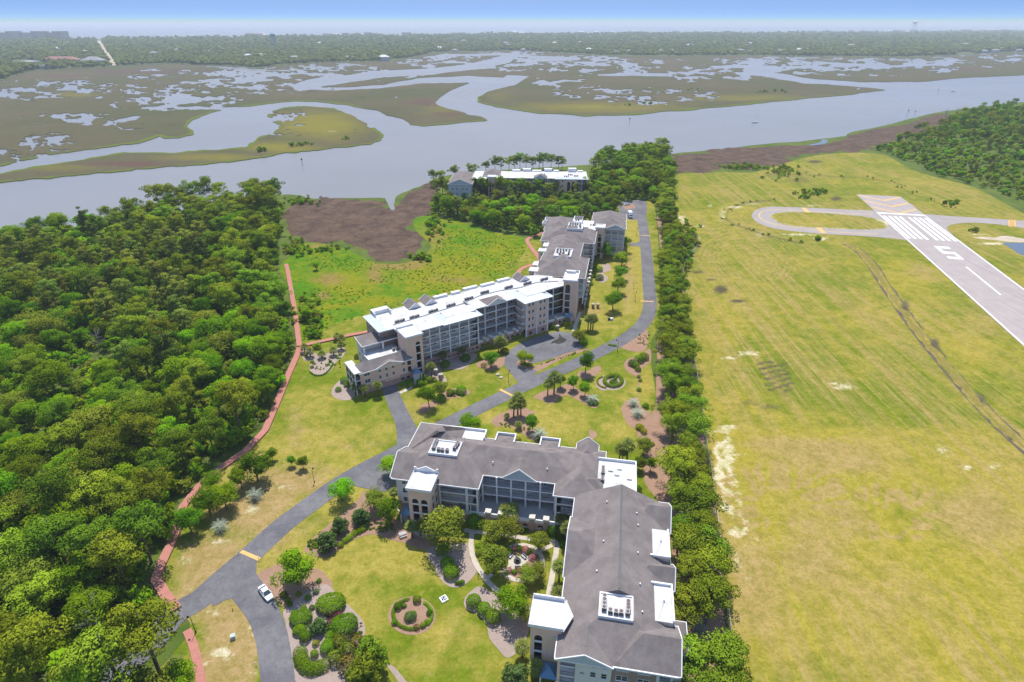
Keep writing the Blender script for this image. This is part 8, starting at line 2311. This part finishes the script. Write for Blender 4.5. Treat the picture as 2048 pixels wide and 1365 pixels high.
rail_fence([(178, 1302), (210, 1284), (250, 1260), (292, 1238)], 'upper dark timber rail fence along the gate road in the wood'); rail_fence([(188, 1312), (220, 1292), (258, 1270), (298, 1246)], 'lower dark timber rail fence along the gate road in the wood')
# ------------------------------------------------------------------ boats and channel marks
def sailboat(q, rz, s, label):
    rt = empty('sailing_boat', (q[0], q[1], -.6), rz, label, 'boat', None, s)
    def sec(x, hw, zk): return [(x, 0, zk), (x, -hw * .7, .1), (x, -hw, .9), (x, hw, .9), (x, hw * .7, .1)]
    loft('hull', [sec(-5, 1.1, .2), sec(-3, 1.6, -.3), sec(0, 1.8, -.4), (sec(3, 1.2, -.2)), sec(5.2, .05, .6)], M_CARWHITE, rt)
    b = MB(); b.prism([(-1.5, -.9), (2.0, -.6), (2.0, .6), (-1.5, .9)], .9, 1.5); b.build('cabin', M_CARWHITE, rt)
    b = MB(); b.tube([(.6, 0, .9), (.6, 0, 14)], [.09, .06], 6); b.build('mast', M_STEEL2, rt)
    b = MB(); b.tube([(.6, 0, 2.2), (-3.8, 0, 2.1)], [.2, .16], 6); b.build('boom', M_TRIM, rt)
    b = MB(); b.tube([(.6, 0, 14), (5.1, 0, 1)], [.03, .03], 4); b.tube([(.6, 0, 14), (-4.9, 0, 1)], [.03, .03], 4); b.build('rigging', M_STEEL2, rt)
    b = MB(); b.box(-4.4, -2.4, -1.1, 1.1, 2.3, 2.38); b.build('sun_cover', M_BLUE, rt)
sailboat(P(1510, 245), R(15), 1.0, 'sailing boat under bare mast on the river')
def motorboat(q, rz, s, label):
    rt = empty('motor_boat', (q[0], q[1], -.6), rz, label, 'boat', None, s)
    def sec(x, hw, zk): return [(x, 0, zk), (x, -hw * .8, .1), (x, -hw, .8), (x, hw, .8), (x, hw * .8, .1)]
    loft('hull', [sec(-3, 1.1, .0), sec(0, 1.2, -.2), sec(2, .9, 0), sec(3.4, .05, .5)], M_CARWHITE, rt)
    b = MB(); b.box(-.8, .8, -.6, .6, .8, 1.7); b.build('console', M_CARWHITE, rt); b = MB(); b.box(-1.2, 1.2, -.9, .9, 2.3, 2.4); b.build('canopy', M_TRIM, rt)
    b = MB()
    for x in (-1.1, 1.1):
        for y in (-.8, .8): b.tube([(x, y, .8), (x, y, 2.3)], [.03, .03], 4)
    b.build('canopy_post', M_STEEL2, rt)
motorboat(P(1906, 183), R(120), 1.3, 'white motor boat on the river at the right'); motorboat(P(665, 178), R(10), 1.0, 'small white boat in the marsh creek')
def channel_mark(q, label):
    rt = empty('channel_marker', (q[0], q[1], -.7), 0, label, 'marker')
    b = MB(); b.tube([(0, 0, 0), (0, 0, 6)], [.22, .2], 6); b.build('pile', M_WOOD, rt); b = MB(); b.box(-.7, .7, -.05, .05, 4.6, 6.0); b.build('board', M_BLACK, rt)
for (u, v), lb in (((605, 331), 'channel marker in the river off the left marsh bank'), ((1259, 246), 'channel marker in mid-river'), ((1876, 186), 'channel marker left of the motor boat'), ((1815, 229), 'left channel marker near the right bank'), ((1829, 231), 'right channel marker near the right bank')): channel_mark(P(u, v, -.6), lb)
# ------------------------------------------------------------------ far shore: houses, blocks, water towers
M_HWALLS = [flat('house_white', (.62, .62, .60)), flat('house_cream', (.55, .49, .40)), flat('house_grey', (.42, .43, .44)), flat('house_pink', (.50, .36, .30))]
M_HROOFS = [flat('roof_white', (.66, .66, .65)), flat('roof_grey', (.30, .29, .29)), flat('roof_tan', (.38, .31, .26)), flat('roof_red', (.36, .16, .12))]
_hr = random.Random(31)
def house(u, v, w, d, h, wi, ri, label, group=None, hipped=True, name='house', cat='house', win=True):
    q = P(u, v, .3); rt = empty(name, (q.x, q.y, .3), _hr.uniform(-.35, .35), label, cat, group)
    b = MB(); b.box(-w / 2, w / 2, -d / 2, d / 2, 0, h); b.build('wall', M_HWALLS[wi], rt)
    if hipped: hip(rt, -w / 2 - .5, w / 2 + .5, -d / 2 - .5, d / 2 + .5, h, .5, mat=M_HROOFS[ri], fascia=False)
    else: b = MB(); b.box(-w / 2 - .3, w / 2 + .3, -d / 2 - .3, d / 2 + .3, h, h + .6); b.build('roof', M_HROOFS[ri], rt)
    if win:
        n = max(2, int(w / 4)); nz = max(1, int(h / 3.2))
        for i in range(n):
            for k in range(nz): b = MB(); x = -w / 2 + (i + .5) * w / n; b.box(x - .7, x + .7, -d / 2 - .06, -d / 2 + .02, k * 3.2 + 1, k * 3.2 + 2.5); b.build('window', M_GLASS, rt)
    return rt
house(82, 138, 74, 26, 9, 0, 1, 'long pale three-storey waterside building at the far left', None, False, 'waterside_building', 'building')
house(62, 128, 46, 30, 7, 1, 0, 'low pale building behind the waterside building', None, False, 'building', 'building')
house(125, 125, 110, 36, 8, 3, 3, 'long red-roofed row building behind the waterside', None, True, 'row_building', 'building'); house(188, 127, 60, 40, 9, 2, 1, 'grey hipped building left of the straight far road', None, True, 'building', 'building')
house(120, 103, 50, 30, 12, 0, 0, 'white building among the far trees at the left'); house(165, 108, 30, 24, 10, 0, 0, 'small white house left of the straight far road'); house(139, 92, 60, 40, 12, 0, 1, 'wide white house above the other at the far left')
house(768, 122, 36, 24, 12, 0, 0, 'white waterside house with hipped roof at the marsh edge'); house(758, 121, 20, 16, 9, 2, 0, 'low pale annex beside the white waterside house', None, True)
for k, u in enumerate((5, 22, 34, 48, 58, 86, 98, 114, 126)): house(u, 84.5, 95, 40, 46 + (k % 3) * 8, 3 if k % 2 else 1, 1, ['first', 'second', 'third', 'fourth', 'fifth', 'sixth', 'seventh', 'eighth', 'ninth'][k] + ' beach tower block from the left at the far left horizon', 'beach tower blocks', False, 'tower_block', 'tower block', False)
_uv = [(420, 107, 0), (500, 117, 1), (520, 116, 2), (588, 120, 1), (700, 119, 0), (640, 92, 0), (512, 93, 3), (575, 92, 3), (720, 100, 1), (912, 104, 0), (1020, 96, 1), (1043, 104, 0), (1110, 91, 0), (1175, 104, 0), (1230, 108, 1), (1262, 107, 3), (1320, 107, 0), (1342, 106, 0), (1480, 106, 0), (1497, 107, 2), (1525, 103, 1), (1560, 107, 3), (1600, 105, 2), (1610, 104, 2), (1500, 93, 0), (1380, 96, 0), (1700, 98, 0), (1730, 106, 1), (1820, 110, 3), (1930, 95, 0), (1945, 92, 0), (1995, 93, 0), (2010, 95, 0), (2025, 92, 0), (2035, 97, 0), (1985, 100, 1), (1968, 106, 0), (1990, 106, 0), (2036, 104, 0), (1010, 92, 1), (930, 88, 0), (845, 84, 1), (1160, 90, 1), (1290, 88, 1), (310, 112, 2), (255, 97, 1), (352, 105, 2), (600, 103, 2), (802, 113, 1), (880, 101, 2)]
for u, v, c in _uv: house(u + _hr.uniform(-3, 3), v, _hr.uniform(18, 34), _hr.uniform(14, 22), _hr.uniform(7, 12) if v > 99 else _hr.uniform(13, 18), c, _hr.choice((0, 1, 2)), 'small pale house among the trees of the far island', 'houses among the far trees', True, 'house', 'house', v > 103)
for k in range(54):
    u = _hr.uniform(420, 2060); v = np.interp(u, [r[0] for r in FARBACK[::-1]], [r[1] for r in FARBACK[::-1]]) + _hr.uniform(.2, 1.6)
    house(u, v, _hr.uniform(40, 90), 30, _hr.uniform(16, 30), _hr.choice((0, 0, 1, 2, 3)), _hr.choice((0, 1, 2)), 'pale beach house on the far sea front', 'beach houses on the far sea front', True, 'beach_house', 'house', False)
def water_tower(u, v, h, r, mat, label):
    q = P(u, v, .3); rt = empty('water_tower', (q.x, q.y, .3), 0, label, 'tower')
    b = MB(); b.tube([(0, 0, h - r), (0, 0, h - r * .5), (0, 0, h), (0, 0, h + r * .4)], [r * .5, r, r, r * .3], 16); b.build('tank', mat, rt)
    for k in range(6): b = MB(); a = k * math.pi / 3; b.beam((r * 1.15 * math.cos(a), r * 1.15 * math.sin(a), 0), (r * .8 * math.cos(a), r * .8 * math.sin(a), h - r * .5), r * .12); b.build('leg', mat, rt)
    b = MB(); b.tube([(0, 0, 0), (0, 0, h - r)], [r * .16, r * .16], 8); b.build('riser', mat, rt)
water_tower(549, 96, 62, 13, flat('tank_teal', (.16, .36, .42), None, .1), 'blue-green water tower rising above the far trees'); water_tower(1825, 66.5, 120, 26, flat('tank_white', (.6, .62, .63), None, .1), 'tall pale water tower on the right-hand horizon')
band('far_road', [(233, 131), (218, 112), (205, 92), (198, 82)], 22, .8, M_SAND, 4)
# ------------------------------------------------------------------ haze: the air itself
def build_haze():
    m, nt, out = _new('haze_air')
    v = N(nt, 'ShaderNodeVolumePrincipled')
    v.inputs['Color'].default_value = (0.80, 0.88, 1.0, 1)
    v.inputs['Density'].default_value = HAZE
    v.inputs['Anisotropy'].default_value = 0.0
    nt.links.new(v.outputs[0], out.inputs['Volume'])
    b = MB()
    b.box(-27000, 27000, -1700, SEA_Y + 500, -2.0, CAM_H + 4)
    o = b.build('haze', m)
    tag(o, 'thin pale sea haze over the whole scene', None, None, 'stuff')
    o.display_type = 'WIRE'
HAZE = 0.0001
build_haze()
